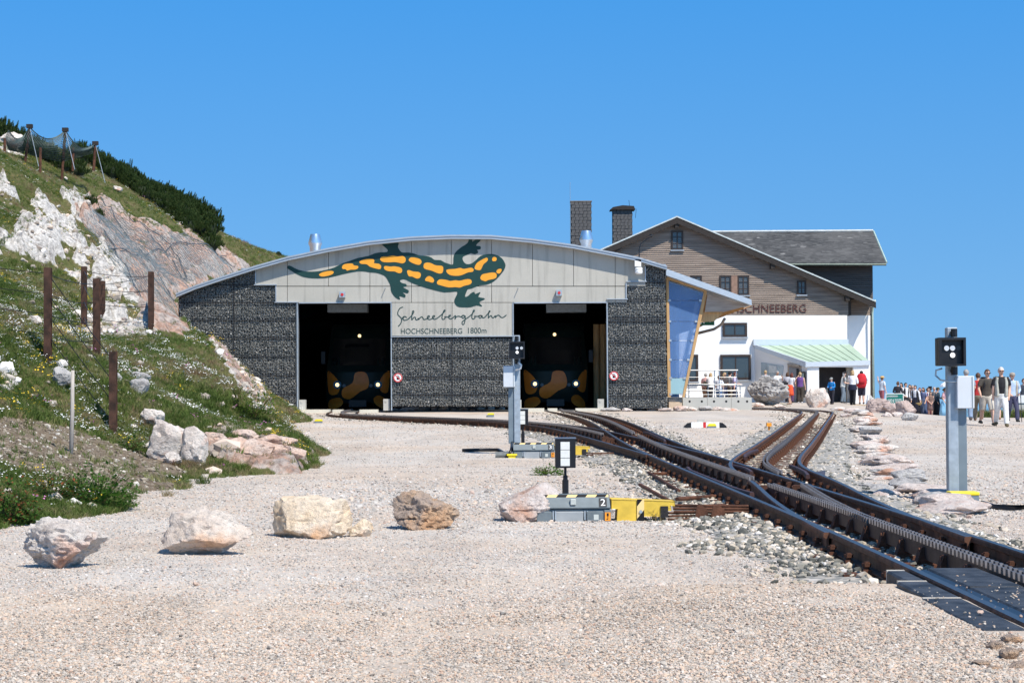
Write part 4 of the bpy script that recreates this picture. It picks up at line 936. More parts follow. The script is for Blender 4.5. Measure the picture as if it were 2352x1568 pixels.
v = voro(t, mp.outputs[0], 1.6, rnd=.8)
c = ramp(t, v.outputs['Color'], [(0, (.030,.031,.032)), (.5, (.060,.060,.060)), (.88, (.095,.095,.094)), (1, (.28,.27,.26))])
c = mixc(t, ramp(t, noise(t, P, .35, 5), [(.45, (0,0,0)), (.75, (.5,.5,.5))]), c, (.16,.155,.15)); t.links.new(c, b.inputs['Base Color'])
t.links.new(bumpn(t, v.outputs['Distance'], .4, .05), b.inputs['Normal']); SLATE = m
def H(px, py, Y=HY): return inv(px, py, Y)
def hpoly(pts, Y=HY): return [H(x, y, Y) for x, y in pts]
# gable roof line
RIDGE = (1555, 497); sl = .434; sr = (690 - 497) / (2008 - 1555)
def gy(x): return RIDGE[1] + (x - RIDGE[0]) * sr if x > RIDGE[0] else RIDGE[1] + (RIDGE[0] - x) * sl
# walls (white lower part)
MB().prism(hpoly([(1200,724),(1946,724),(1946,935),(1200,935)]), (0, 12, 0)).build('wall', PLASTER, hotel)
MB().prism(hpoly([(1946.5,724),(1999,724),(1999,935),(1946.5,935)], HY + 1.2), (0, 10, 0)).build('wall', PLASTER, hotel)
MB().prism(hpoly([(1200,652),(1555,503),(1955,673),(1955,724),(1200,724)], HY + .12), (0, 11.8, 0)).build('gable_wall', FASCIA, hotel)
MB().prism(hpoly([(1950,672),(1999,690),(1999,724),(1950,724)], HY + 1.3), (0, 9.8, 0)).build('gable_wall', FASCIA, hotel)
# weatherboards, one by one
yb, k = 723.0, 0; step = 4.35
while yb > 505:
    yt = yb - step
    xl = max(1200, RIDGE[0] - (yb - 3 - RIDGE[1]) / sl) + 2; xr = min(1952, RIDGE[0] + (yb - 3 - RIDGE[1]) / sr) - 3
    if xr > xl:
        cuts = [xl] + sorted(random.sample(range(int(xl), int(xr)), 1 if xr - xl > 260 else 0)) + [xr]
        for a, c in zip(cuts[:-1], cuts[1:]):
            p0, p1 = H(a + .15, yb), H(c - .15, yb); q0 = H(a + .15, yt)
            MB().prism([(p0.x, HY + .118, p0.z), (p0.x, HY + .02, p0.z), (p0.x, HY + .085, q0.z + .015), (p0.x, HY + .118, q0.z + .015)], (p1.x - p0.x, 0, p1.z - p0.z)).build('weatherboard', BOARD, hotel)
    yb = yt; k += 1
yb = 723.0
while yb > 690:
    xr = 1998; xl = 1953
    p0, p1, q0 = H(xl, yb, HY + 1.2), H(xr, yb, HY + 1.2), H(xl, yb - step, HY + 1.2)
    MB().prism([(p0.x, HY + 1.295, p0.z), (p0.x, HY + 1.2, p0.z), (p0.x, HY + 1.26, q0.z + .015), (p0.x, HY + 1.295, q0.z + .015)], (p1.x - p0.x, 0, p1.z - p0.z)).build('weatherboard', BOARD, hotel); yb -= step
# main roof : two slabs with overhang
OV = .52
for pts in ([(1160, gy(1160)), RIDGE], [RIDGE, (2012, gy(2012))]):
    a, c = H(*pts[0], HY - OV), H(*pts[1], HY - OV)
    rf = MB().prism([a, c, c + Vector((0, 0, -.16)), a + Vector((0, 0, -.16))], (0, 13.5, 0)).build('roof', SLATE, hotel)
    MB().prism([a + Vector((0, -.03, .03)), c + Vector((0, -.03, .03)), c + Vector((0, -.03, -.05)), a + Vector((0, -.03, -.05))], (0, .026, 0)).build('verge_sheet', mat('pale_verge', (.50,.54,.53), .6, .1), rf)
    MB().prism([a + Vector((0, -.002, -.055)), c + Vector((0, -.002, -.055)), c + Vector((0, -.002, -.40)), a + Vector((0, -.002, -.40))], (0, .06, 0)).build('verge_board', FASCIA, rf)
for x in (1555, 1775, 1947, 1420):
    p = H(x, gy(x), HY - .4); MB().box((p.x - .12, HY - .45, p.z - .66), (p.x + .12, HY + .1, p.z - .40)).build('purlin_end', FASCIA, hotel)
# windows
def window(x0, x1, y0, y1, nx_, ny_, Y=HY + .1, par=None, fr=.09):
    a, c = H(x0, y1, Y - .10), H(x1, y0, Y - .10); w, h = c.x - a.x, c.z - a.z
    wd = MB().box((a.x + .01, Y - .075, a.z + .01), (c.x - .01, Y - .03, c.z - .01)).build('window', WGLASS, par or hotel)
    mb = MB(); y_0, y_1 = Y - .125, Y - .02
    mb.box((a.x, y_0, a.z), (a.x + fr, y_1, c.z)).box((c.x - fr, y_0, a.z), (c.x, y_1, c.z)).box((a.x + fr, y_0 + .002, a.z), (c.x - fr, y_1, a.z + fr)).box((a.x + fr, y_0 + .002, c.z - fr), (c.x - fr, y_1, c.z))
    mb.build('window_frame', FRAME, wd)
    for i in range(1, nx_): x = a.x + w*i/nx_; MB().box((x - .03, y_0 + .02, a.z + fr), (x + .03, y_1, c.z - fr)).build('mullion', FRAME, wd)
    for i in range(1, ny_): z = a.z + h*i/ny_; MB().box((a.x + fr, y_0 + .024, z - .02), (c.x - fr, y_1, z + .02)).build('glazing_bar', FRAME, wd)
    MB().box((a.x - .05, Y - .2, a.z - .06), (c.x + .05, Y - .02, a.z - .004)).build('sill', ZINC, wd)
for w_ in ((1542,1569,530,574,2,3),(1585.5,1612,633,678,2,3),(1653,1679.5,633,678,2,3),(1694,1720.6,633,678,2,3),(1831,1851.5,644,677,2,2)): window(*w_)
for w_ in ((1660,1716,741,774,2,1),(1655,1724.6,814,872.5,2,1),(1572,1603.6,814,876,1,1)): window(*w_, Y=HY, fr=.13)
a, c = H(1680, 678), H(1693.5, 633); MB().box((a.x, HY - .03, a.z), (c.x, HY + .06, c.z)).build('shutter_panel', mat('brown_shutter', (.24,.15,.11), .8, var=.2), hotel)
# lettering on the boards
a, c = H(1690, 718, HY - .07), H(1852, 699, HY - .07); wfull = (c.x - a.x) * 14 / 10.0
text_mesh('HOCHSCHNEEBERG', 'hotel_lettering', mat('letter_brown', (.09,.035,.03), .7), hotel, (c.x - wfull, HY + .0, a.z), wfull, c.z - a.z, depth=.02)
# down pipe at the corner
p0, p1 = H(2006, 692, HY + .8), H(1997, 915, HY + .8)
MB().tube([H(2010, 690, HY - .4), H(2006, 700, HY + .8), (H(2004,720,HY+.8).x, HY + .8, H(2004,720,HY+.8).z), (p0.x - .02, HY + .8, p1.z)], .055, 8).build('down_pipe', mat('patina_pipe', (.42,.52,.45), .6, .2), hotel, smooth=True)
# rear wing
ea = [H(1640, 603, 114), H(2035, 603, 114)]; ri = [H(1600, 534, 119.5), H(2005, 531, 119.5)]
wr = MB().prism([ea[0], ea[1], ri[1], ri[0]], (0, 0, -.18)).build('roof', SLATE, hotel)
dn = Vector((0, 11, -(ri[0].z - ea[0].z) * 2 + (ri[0].z - ea[0].z)))
MB().prism([ri[0], ri[1], ea[1] + Vector((0, 11, 0)), ea[0] + Vector((0, 11, 0))], (0, 0, -.18)).build('roof', SLATE, hotel)
MB().tube([ri[0] + Vector((0, 0, .03)), ri[1] + Vector((0, 0, .03))], .09, 6).build('ridge_cap', mat('pale_ridge', (.52,.53,.50), .8, var=.15, scale=2), wr)
MB().tube([ea[0] + Vector((0, -.06, -.12)), ea[1] + Vector((0, -.06, -.12))], .07, 8).build('gutter', mat('gutter_green', (.12,.15,.13), .5, .3), wr)
MB().tube([ri[1] + Vector((.04, 0, 0)), ea[1] + Vector((.04, 0, 0))], .06, 6).build('verge_sheet', MATS['patina_pipe'], wr)
x0, x1 = H(1700, 650, 115).x, H(2005, 650, 115).x; zt = ea[0].z - .1
MB().box((x0, 115.1, zf - 1), (x1, 124, zt)).build('wing_wall', FASCIA, hotel)
z = H(1900, 720, 115).z
while z < zt:
    MB().prism([(x0, 115.098, z), (x0, 115.0, z), (x0, 115.06, z + .10), (x0, 115.098, z + .10)], (x1 - x0, 0, 0)).build('weatherboard', BOARD2, hotel); z += .115
# chimneys with slate shingles
SH = MB().box((-.5, -.02, -.5), (.5, 0, .5)).build('shingle', mat('shingle_slate', (.088,.085,.085), .8, var=.22, scale=1.5)); SHM = SH.data; bpy.data.objects.remove(SH)
for x0_, x1_, y0, y1, capped in ((1312,1358,463,560,False),(1408,1452,482,560,True)):
    Yc = 118.0; a, c = inv(x0_, y1, Yc), inv(x1_, y0, Yc); w = c.x - a.x
    ch = MB().box((a.x, Yc, a.z - 2), (c.x, Yc + 1.0, c.z)).build('chimney', FASCIA, hotel)
    nrow = int((c.z - a.z + .4) / .19); nc = 5
    for r_ in range(nrow):
        for q_ in range(nc):
            o = bpy.data.objects.new('shingle', SHM); COL.objects.link(o); ww = w / nc
            o.location = (a.x + ww * (q_ + (.62 if r_ % 2 else .38)), Yc - .004 - random.uniform(0, .02), c.z - .1 - r_ * .19); o.scale = (ww - .012 - random.uniform(0, .02), 1, .19); o.rotation_euler = (R(-4), 0, random.uniform(-.01, .01)); adopt(o, ch)
    if capped:
        MB().prism([(a.x - .18, Yc - .2, c.z), (c.x + .18, Yc - .2, c.z), (c.x + .1, Yc - .2, c.z + .22), ((a.x + c.x)/2, Yc - .2, c.z + .27), (a.x + .0, Yc - .2, c.z + .16)], (0, 1.4, 0)).build('chimney_cap', FASCIA, ch)
        MB().tube([(c.x, Yc, c.z + .15), (c.x + .25, Yc, c.z + .05), (c.x + .2, Yc, c.z - .5)], .012, 4).tube([(c.x - .15, Yc, c.z + .2), (c.x - .2, Yc, c.z + .6)], .012, 4).build('lightning_rod', BLACK, ch)
    else:
        MB().box((a.x - .04, Yc - .04, c.z), (c.x + .04, Yc + 1.04, c.z + .05)).build('chimney_cap', mat('cap_brown', (.2,.15,.1), .8), ch)
        MB().tube([(a.x - .05, Yc, a.z), (a.x - .05, Yc, c.z + 1.2)], .012, 4).build('lightning_rod', GALV, ch)
# porch with green sheet roof
PA = [H(1738,792,HY - .02), H(1950,789,HY - .02), inv(1996,828,104), inv(1852,832,104)]
pr_ = MB().prism(PA, (0, 0, -.10)).build('porch_roof', VERDI, hotel)
for k in range(1, 9):
    u = k / 9; a = PA[0].lerp(PA[1], u); c = PA[3].lerp(PA[2], u); MB().tube([a + Vector((0, 0, .02)), c + Vector((0, 0, .02))], .013, 4).build('standing_seam', mat('seam_green', (.26,.36,.25), .6), pr_)
LB = mat('pale_blue_sheet', (.56,.62,.68), .5, .1, var=.04)
MB().prism([H(1731,779,HY-.3), H(1949,779,HY-.3), H(1949,793,HY-.3), H(1731,793,HY-.3)], (0, .28, 0)).build('flashing', LB, pr_)
MB().prism([PA[3] + Vector((0,-.02,.02)), PA[2] + Vector((.06,-.02,.02)), PA[2] + Vector((.06,-.02,-.24)), PA[3] + Vector((0,-.02,-.24))], (0, .1, 0)).build('fascia', LB, pr_)
MB().prism([PA[0] + Vector((-.15,-.05,.03)), PA[3] + Vector((-.04,-.03,.03)), PA[3] + Vector((-.04,-.03,-.27)), PA[0] + Vector((-.15,-.05,-.2))], (.1, .05, 0)).build('fascia', LB, pr_)
zg = .45
def pwall(x0, x1, yt, Y, name='porch_wall', m_=PLASTER, th=.3, zb=zg - .1):
    a, c = inv(x0, yt, Y), inv(x1, yt, Y); return MB().box((a.x, Y, zb), (c.x, Y + th, a.z)).build(name, m_, hotel)
pwall(1854, 1881, 843, 104.1); pwall(1945, 1958, 843, 104.8, m_=mat('grey_plaster', (.5,.48,.44), .8)); pwall(1960, 1996, 843, 104.1)
MB().prism([inv(1854,838,104.08), inv(1996,836,104.08), inv(1996,843,104.08), inv(1854,843,104.08)], (0, .34, 0)).build('porch_lintel', PLASTER, hotel)
a, c = inv(1996, 800, 104.4), H(1996, 800); MB().box((a.x - .25, 104.42, zg - .1), (a.x - .02, 110, inv(1996, 843, 104.1).z)).build('porch_wall', PLASTER, hotel)
# slanted side wall of the porch
A = H(1733, 800); B = inv(1856, 843, 104.15); A.z, B.z = PA[0].z - .12, PA[3].z - .3
MB().prism([(A.x, A.y, zg - .1), (B.x, B.y, zg - .1), (B.x, B.y, B.z), (A.x, A.y, A.z)], (.25, .2, 0)).build('porch_wall', PLASTER, hotel)
def slant(px, py, off=.03):
    """point on the slanted wall seen at a photo position"""
    d = ray(px, py); nrm = Vector((B.y - A.y, -(B.x - A.x), 0)).normalized(); tt = (Vector((A.x, A.y, 0)) - Vector((CAM.x, CAM.y, 0))).dot(nrm) / Vector((d.x, d.y, 0)).dot(nrm)
    p = CAM + d * tt; s_ = 1 if nrm.y < 0 else -1; return p + nrm * off * s_
for nm, pts, m_, off in (('poster_board', [(1749,832),(1800,840),(1798,862),(1749,866)], mat('poster', (.42,.50,.54), .4, var=.25, scale=1.5), .03),
                         ('notice', [(1768,838),(1786,841),(1786,855),(1768,856)], mat('poster_pale', (.6,.63,.63), .6), .05),
                         ('door_frame', [(1810,836),(1841,841),(1841,926),(1810,926)], GREYWOOD, .03), ('door_leaf', [(1815,843),(1837,847),(1837,926),(1815,926)], mat('grey_door', (.22,.23,.25), .6), .06),
                         ('door_gap', [(1832,846),(1837,847),(1837,926),(1832,926)], DARK, .075), ('door_sign', [(1811,834),(1838,838),(1838,842),(1811,839)], mat('wood_sign', (.42,.38,.33), .8, var=.3, scale=6), .08),
                         ('menu_frame', [(1840,853),(1852,853),(1852,912),(1840,912)], BLACK, .08), ('menu_sheet', [(1842,857),(1850,857),(1850,890),(1842,890)], mat('menu_paper', (.35,.45,.42), .6, var=.3, scale=3), .10)):
    MB().prism([slant(x, y, off) for x, y in pts], (.02, .03, 0)).build(nm, m_, hotel)
# entrance: dark doors with boards
a, c = inv(1880, 842, 106), inv(1946, 842, 106); dr = MB().box((a.x - .3, 106, zg - .1), (c.x + .4, 106.1, a.z + .3)).build('entrance_door', mat('dark_door', (.03,.024,.024), .6, var=.2), hotel)
n_b = 14
for k in range(n_b):
    x = a.x - .2 + (c.x - a.x + .4) * k / n_b; MB().box((x, 105.97, zg), (x + .15, 105.998, a.z + .28)).build('door_board', mat('door_board', (.038,.03,.03), .55, var=.3, scale=2), dr)
p = inv(1890, 902, 105.9); MB().box((p.x - .28, 105.92, p.z - .2), (p.x + .28, 105.95, p.z + .22)).build('door_notice', mat('notice_paper', (.62,.62,.54), .7, var=.12, scale=5), dr)
MB().box((p.x - .2, 105.912, p.z + .08), (p.x + .2, 105.918, p.z + .13)).box((p.x - .2, 105.912, p.z - .1), (p.x - .03, 105.918, p.z + .03)).box((p.x + .02, 105.912, p.z - .1), (p.x + .2, 105.918, p.z + .03)).build('notice_print', mat('print_grey', (.2,.2,.2), .8), dr)
# ================================================================== terrace, railing
SS = mat('stainless', (.46,.47,.48), .35, .85, var=.06)
TY = FY + .6
ter = thing('terrace_block', 'pale concrete terrace block with formwork holes under the steel railing', 'terrace', loc=I(1648, 938, TY))
zt_ = I(1648, 913, TY).z
for x0, x1 in ((1568,1625),(1625,1680),(1680,1727)):
    a, c = I(x0 + .3, 940, TY), I(x1 - .3, 940, TY); MB().box((a.x, TY, .2), (c.x, TY + 3.0, zt_)).build('concrete_segment', CONC, ter)
for x in (1584, 1612, 1640, 1668, 1696, 1716):
    p = I(x, 921.5, TY); MB().disc(p + Vector((0, .002, 0)), .045, (0, -1, 0), 12, .006).build('formwork_hole', DARK, ter)
stp = thing('stone_steps', 'low stone steps between the gabion wall and the terrace block', 'steps', loc=I(1550, 940, TY))
for k, (y0, y1) in enumerate(((912, 917), (917, 922), (922, 940))):
    a, c = I(1536, y1, TY - .05*k), I(1566, y0, TY - .05*k); MB().box((a.x, TY - .1*k, a.z), (c.x, TY + .8, c.z - .006)).build('step', mat('step_stone', (.42,.36,.30), .9, var=.2, scale=3) if k < 2 else mat('step_base', (.55,.42,.30), .9), stp)
def railing(x0, x1, Y, label, top, posts, mids, gate=False):
    r = thing('steel_railing', label, 'railing', 'steel terrace railings', loc=(I(x0, 912, Y).x, Y, zt_))
    zt2 = I(x0, top, Y).z; a, c = I(x0, top, Y), I(x1, top, Y)
    MB().tube([(a.x - .05, Y, zt2), (c.x + .05, Y, zt2)], .026, 8).build('handrail', SS, r)
    for x in posts: p = I(x, top, Y); MB().tube([(p.x, Y, zt_), (p.x, Y, zt2 - .02)], .02, 8).build('post', SS, r)
    for y in mids: z = I(x0, y, Y).z; MB().tube([(a.x, Y - .03, z), (c.x, Y - .03, z)], .009, 6).build('cross_bar', SS, r)
railing(1581, 1642, TY + .15, 'wide steel railing panel on the terrace block beside the leaning timber post', 850, (1582, 1641), (866, 882, 896, 906))
railing(1651, 1692, TY + .15, 'narrow steel railing panel on the terrace block before the hotel window', 850, (1652, 1691), (866, 882, 896, 906))
railing(1573, 1702, TY + 2.7, 'long low steel railing along the far edge of the terrace block', 884, (1574, 1626, 1660, 1700), (898, 906))
# ================================================================== signals
LENS = emit('white_signal_lens', (.95,.93,.9), .35)
def box_c(c, w, d, h): return MB().box((c.x - w/2, c.y - d/2, c.z - h/2), (c.x + w/2, c.y + d/2, c.z + h/2))
def signal(px, Y, s, tag_label, lens, top, headc, headw, headh, cab, duct, post_w):
    b0 = inv(px, 1000, Y); g0 = float(ground_z(b0.x, Y)); base = Vector((b0.x, Y, g0))
    sg = thing('track_signal', tag_label, 'signal', 'track signals', loc=base)
    zt2 = inv(px, top, Y).z
    bevel(MB().box((base.x - post_w/2, Y - post_w/2, g0), (base.x + post_w/2, Y + post_w/2, zt2)).build('post', GALV, sg), .01, 1)
    MB().box((base.x - post_w*.8, Y - post_w*.8, g0 - .05), (base.x + post_w*.8, Y + post_w*.8, g0 + .03)).build('foot_plate', GALV, sg)
    hc = inv(*headc, Y - .16); hw, hh = headw, headh
    hd = bevel(box_c(hc, hw, .16, hh).build('signal_head', BLACK, sg), .012, 2)
    mb = MB(); y0 = hc.y - .08
    for a, c in (((-hw/2, hh/2 - .03), (hw/2, hh/2)), ((-hw/2, -hh/2), (hw/2, -hh/2 + .025)), ((-hw/2, -hh/2 + .025), (-hw/2 + .03, hh/2 - .03)), ((hw/2 - .03, -hh/2 + .025), (hw/2, hh/2 - .03))):
        mb.box((hc.x + a[0], y0 - .09, hc.z + a[1]), (hc.x + c[0], y0 - .002, hc.z + c[1]))
    mb.build('hood', BLACK, hd)
    for lx, lz, lit in lens: MB().disc((hc.x + lx*hw, y0 - .004, hc.z + lz*hh), hw * .095, (0, -1, 0), 16, .012).build('lens', LENS if lit else mat('dark_lens', (.03,.03,.035), .2), hd)
    for dz in (hh/2 + .06, -hh/2 - .06): MB().tube([(base.x, hc.y, hc.z + dz - .05), (base.x, hc.y, hc.z + dz + .05)], .04, 8).box((base.x - .03, hc.y, hc.z + dz - .02), (base.x + .03, Y - post_w/2 + .002, hc.z + dz + .02)).build('bracket', BLACK, sg)
    x0, x1, y0_, y1_ = cab; a, c = inv(x0, y1_, Y - .12), inv(x1, y0_, Y - .12)
    cb = bevel(MB().box((a.x, Y - .16, a.z), (c.x, Y - .005 - post_w/2 if abs((a.x + c.x)/2 - base.x) < .12 else Y + .05, c.z)).build('cabinet', mat('pale_cabinet', (.60,.63,.66), .5, var=.03), sg), .008, 1)
    MB().box((c.x - .03, Y - .166, a.z + .01), (c.x - .022, Y - .160, c.z - .01)).build('door_gap', STEELG, cb)
    x0, x1, y0_, y1_ = duct; a, c = inv(x0, y1_, Y), inv(x1, y0_, Y)
    bevel(MB().box((a.x, Y - .03, max(a.z, g0 + .02)), (c.x, Y + .12, c.z)).build('cable_duct', STEELG, sg), .006, 1)
    return sg, base, hc
L4 = [(-.17,.13,1),(.05,.13,1),(.27,.13,0),(.05,-.12,1)]
s1, b1, h1 = signal(2187, 23.6, 1, 'tall grey signal post beside the rock row with yellow lidded box at its foot', L4, 752, (2181, 808), .325, .345, (2197, 2236, 863, 938), (2197, 2219, 938, 1128), .13)
s2, b2, h2 = signal(1188, 39.0, .6, 'grey signal post standing before the middle gabion wall', [(.02,.12,1),(.3,.12,1),(.02,-.13,1)], 770, (1187, 804), .32, .345, (1156, 1182, 840, 889), (1168, 1181, 889, 1018), .13)
MB().tube([inv(2164, 846, 23.4), inv(2150, 850, 23.4), inv(2149, 862, 23.4), inv(2160, 872, 23.4), inv(2180, 876, 23.4), inv(2196, 876, 23.4)], .012, 6).build('conduit', GALV, s1, smooth=True)
MB().tube([inv(1190, 832, 38.8), inv(1197, 838, 38.8), inv(1196, 846, 38.8), inv(1184, 850, 38.8)], .02, 6).build('conduit', WHITE, s2, smooth=True)
p = hit(2217, 1155, False); jb = thing('junction_box', 'grey junction box with yellow lid at the foot of the signal post', 'box', loc=p)
MB().prism([p + Vector(q) for q in ((-.17,0,.0),(.17,0,.0),(.165,0,.09),(-.165,0,.09))], (0,.24,0)).build('box_body', STEELG, jb)
bevel(MB().box((p.x - .175, p.y - .01, p.z + .092), (p.x + .175, p.y + .25, p.z + .135)).build('lid', YELLOWB, jb), .012, 2)
cb_pts = [hit(x, y, False) + Vector((0, 0, .03)) for x, y in ((2258,1163),(2285,1172),(2330,1174),(2400,1170))]
cab1 = MB()
for dz in (0, .035): cab1.tube([q + Vector((0, dz*1.5, dz*.6)) for q in cb_pts], .022, 6)
tag(cab1.build('cable_bundle', BLACK, smooth=True), 'black cable pair running over the gravel from the yellow lidded box', 'cable')
q0 = inv(2205, 1128, 23.6); tag(MB().tube([q0, Vector((q0.x + .02, q0.y - .06, q0.z - .12)), p + Vector((-.02, .15, .1))], .018, 6).tube([q0 + Vector((.06, 0, 0)), Vector((q0.x + .1, q0.y - .05, q0.z - .1)), p + Vector((.06, .15, .1))], .014, 6).build('cable', BLACK, smooth=True), 'short black cables dropping from signal duct into the yellow lidded box', 'cable')
# ================================================================== point machines + lanterns
m, t, b = newmat('hazard_stripes', .6, .2)
P = t.nodes.new('ShaderNodeTexCoord').outputs['Object']; sx = t.nodes.new('ShaderNodeSeparateXYZ'); t.links.new(P, sx.inputs[0])
def mth(op, a, c_):
    n = t.nodes.new('ShaderNodeMath'); n.operation = op
    for i_, v_ in enumerate((a, c_)):
        if isinstance(v_, (int, float)): n.inputs[i_].default_value = v_
        else: t.links.new(v_, n.inputs[i_])
    return n.outputs[0]
st_ = mth('GREATER_THAN', mth('FRACT', mth('MULTIPLY', mth('SUBTRACT', sx.outputs[0], mth('MULTIPLY', sx.outputs[2], .8)), 4.8), 0), .5)
t.links.new(mixc(t, st_, (.012,.012,.014), (.82,.60,.27)), b.inputs['Base Color']); STRIPE = m
MGREY = mat('machine_grey', (.155,.185,.20), .5, .1, var=.12, scale=9, bump=.05)
PGREY = mat('pale_cap', (.50,.53,.50), .6)
def machine(px0, py, num, label):
    """point machine in local coordinates: x along, front at y = 0"""
    p = hit(px0, py, False); mc = thing('point_machine', label, 'point machine', 'point machines', loc=p); mc.rotation_euler = (0, 0, R(2))
    def bl(mb, nm, m_, par=mc, bv=.006): o = mb.build(nm, m_, par, local=True); return bevel(o, bv, 1) if bv else o
    lid = bl(MB().prism([(0,.0,.145),(0,-.012,.155),(0,.03,.26),(0,.06,.285),(0,.30,.285),(0,.34,.15)], (.78,0,0)), 'lid', MGREY)
    bl(MB().prism([(.012,.0365,.248),(.768,.0365,.248),(.768,.0525,.288),(.012,.0525,.288)], (0,-.006,.004)), 'hazard_strip', STRIPE, lid, 0)
    bl(MB().box((-.01,.01,-.06),(.79,.33,.142)), 'housing', MGREY)
    for x0, x1 in ((.0,.16),(.53,.71)): bl(MB().box((x0,-.05,-.06),(x1,.008,.12)), 'foot_casting', MGREY)
    bl(MB().box((.19,-.028,-.06),(.50,.006,.118)), 'cover_plate', mat('pale_plate', (.33,.35,.36), .5, .2, var=.1))
    for x in (.17,.195,.505,.53): bl(MB().box((x,-.045,.03),(x+.014,-.03,.125)), 'rib', GALV, bv=0)
    for x, z in ((.36,.215),(.60,.055)): bl(MB().box((x,-.052 if z < .1 else -.02,z-.03),(x+.06,-.02 if z < .1 else .02,z+.035)), 'pale_knob', PGREY)
    bl(MB().box((.715,-.055,-.06),(.79,.0,.13)), 'end_box', MGREY); q_ = bl(MB().box((.722,-.061,.02),(.782,-.057,.11)), 'orange_label', ORANGE, bv=0)
    MB().quad((.742,-.063,.07),(.762,-.063,.07),(.762,-.063,.10),(.742,-.063,.10)).quad((.750,-.063,.035),(.756,-.063,.035),(.756,-.063,.07),(.750,-.063,.07)).quad((.737,-.063,.032),(.756,-.063,.032),(.756,-.063,.040),(.737,-.063,.040)).build('black_symbol', BLACK, q_, local=True)
    # number plate on the slanting lid front
    def lf(x, t_, off): return Vector((x, -.012 + .042 * t_ - .928 * off, .155 + .105 * t_ + .371 * off))
    pl_ = MB().prism([lf(.665, .08, .001), lf(.748, .08, .001), lf(.748, .94, .001), lf(.665, .94, .001)], lf(0, 0, .004) - lf(0, 0, 0)).build('number_plate', BLACK, lid, local=True)
    me_ = TXT[num].copy(); co = np.array([v_.co[:] for v_ in me_.vertices]); mn, mx = co.min(0), co.max(0)
    for v_, c_ in zip(me_.vertices, co): v_.co = lf(.682 + (c_[0]-mn[0])/(mx[0]-mn[0])*.05, .18 + (c_[1]-mn[1])/(mx[1]-mn[1])*.66, .007)
    me_.materials.clear(); me_.materials.append(WHITE)
    o = bpy.data.objects.new('number', me_); COL.objects.link(o); adopt(o, pl_, True)
    # yellow arm
    arm = bl(MB().prism([(.80,.02,.24),(1.47,.02,.215),(1.47,.02,.17),(1.43,.02,.17),(1.43,.02,.12),(1.36,.02,.12),(1.36,.02,.06),(1.10,.02,.06),(.98,.02,-.06),(.85,.02,-.06),(.865,.02,.14),(.80,.02,.14)], (0,.26,0)), 'yellow_cover', YELLOW)
    bl(MB().prism([(1.07,.012,.24),(1.145,.012,.24),(1.145,.012,-.05),(1.07,.012,-.05)], (0,-.008,0)), 'striped_plate', STRIPE, arm, 0)
    bl(MB().box((1.32,.004,.045),(1.40,.018,.165)), 'slot', DARK, arm, 0); bl(MB().disc((1.108,.0,.11), .018, (0,-1,0), 10, .01), 'bolt', GALV, arm, 0)
    for k in range(3): bl(MB().tube([(1.40,.08 + .05*k,.02 + .03*k),(1.95,.14 + .05*k,.02 + .03*k)], .014, 6), 'drive_rod', RUST, bv=0)
    return mc, p
m2, p2 = machine(1232, 1200, '2', 'grey and yellow point machine numbered 2 behind the pale pointed boulder')
m3, p3 = machine(1180, 1052, '3', 'grey and yellow point machine numbered 3 at the foot of the grey signal')
tag(MB().tube([hit(1325, 1196, False) + Vector(q) for q in ((-.25,-.02,.0),(-.17,-.05,.06),(0,-.07,.10),(.12,-.06,.10),(.2,0,.06))], .022, 8).build('cable', BLACK, smooth=True), 'thick black cable looping along the front of machine number 2', 'cable')
pa = [hit(x, y, False) + Vector((0, 0, .03)) for x, y in ((1062,1037),(1100,1036),(1145,1036))]
tag(MB().tube(pa + [p3 + Vector((-.12, -.05, .06)), p3 + Vector((-.04, .1, .16)), Vector((b2.x - .1, b2.y, b2.z + .22))], .035, 8).build('cable', BLACK, smooth=True), 'thick black cable bending from the gravel up to the signal duct', 'cable')
p = hit(1152, 1052, False); jb2 = thing('junction_box', 'small grey junction box with yellow lid beside machine number 3', 'box', loc=p)
MB().tube([p + Vector((-.12, .06, .06)), p + Vector((.14, .06, .06))], .065, 10).build('box_body', mat('dull_grey', (.16,.17,.17), .6, .3, var=.3, scale=8), jb2)
bevel(MB().box((p.x + .10, p.y - .10, p.z + .05), (p.x + .30, p.y + .05, p.z + .085)).box((p.x + .13, p.y - .08, p.z - .02), (p.x + .27, p.y + .03, p.z + .048)).build('lid', YELLOWB, jb2), .006, 1)
def lantern(px, Y, w, h, ytop, label, n3):
    p = inv(px, 1000, Y); g0 = float(ground_z(p.x, Y)); ln = thing('point_lantern', label, 'lantern', 'point lanterns', loc=(p.x, Y, g0))
    zt2 = inv(px, ytop, Y).z
    MB().tube([(p.x, Y, g0), (p.x, Y, g0 + .38)], .036, 6).tube([(p.x, Y, g0 + .36), (p.x, Y, g0 + .43)], .026, 6).tube([(p.x, Y, g0 + .42), (p.x, Y, zt2 - h + .01)], .015, 8).build('pole', BLACK, ln)
    bx_ = bevel(MB().box((p.x - w/2, Y - .1, zt2 - h), (p.x + w/2, Y + .1, zt2)).build('lantern_box', BLACK, ln), .006, 1)
    MB().box((p.x - w/2 - .006, Y - .106, zt2 + .0015), (p.x + w/2 + .006, Y + .106, zt2 + .014)).build('top_plate', mat('top_steel', (.16,.19,.24), .4, .4), bx_)
    for k in range(3):
        z0 = zt2 - .03 - (h - .05) * (k + 1) / 3; MB().box((p.x - w*.24, Y - .108, z0 + .003), (p.x + w*.21, Y - .1015, z0 + (h - .05)/3 - .003)).build('reflector', mat('reflector_white', (.74,.74,.70), .45, var=.06, scale=60), bx_)
lantern(1298, 21.6, .228, .325, 1007, 'black box lantern with white reflectors standing next to the pale pointed boulder', 1)
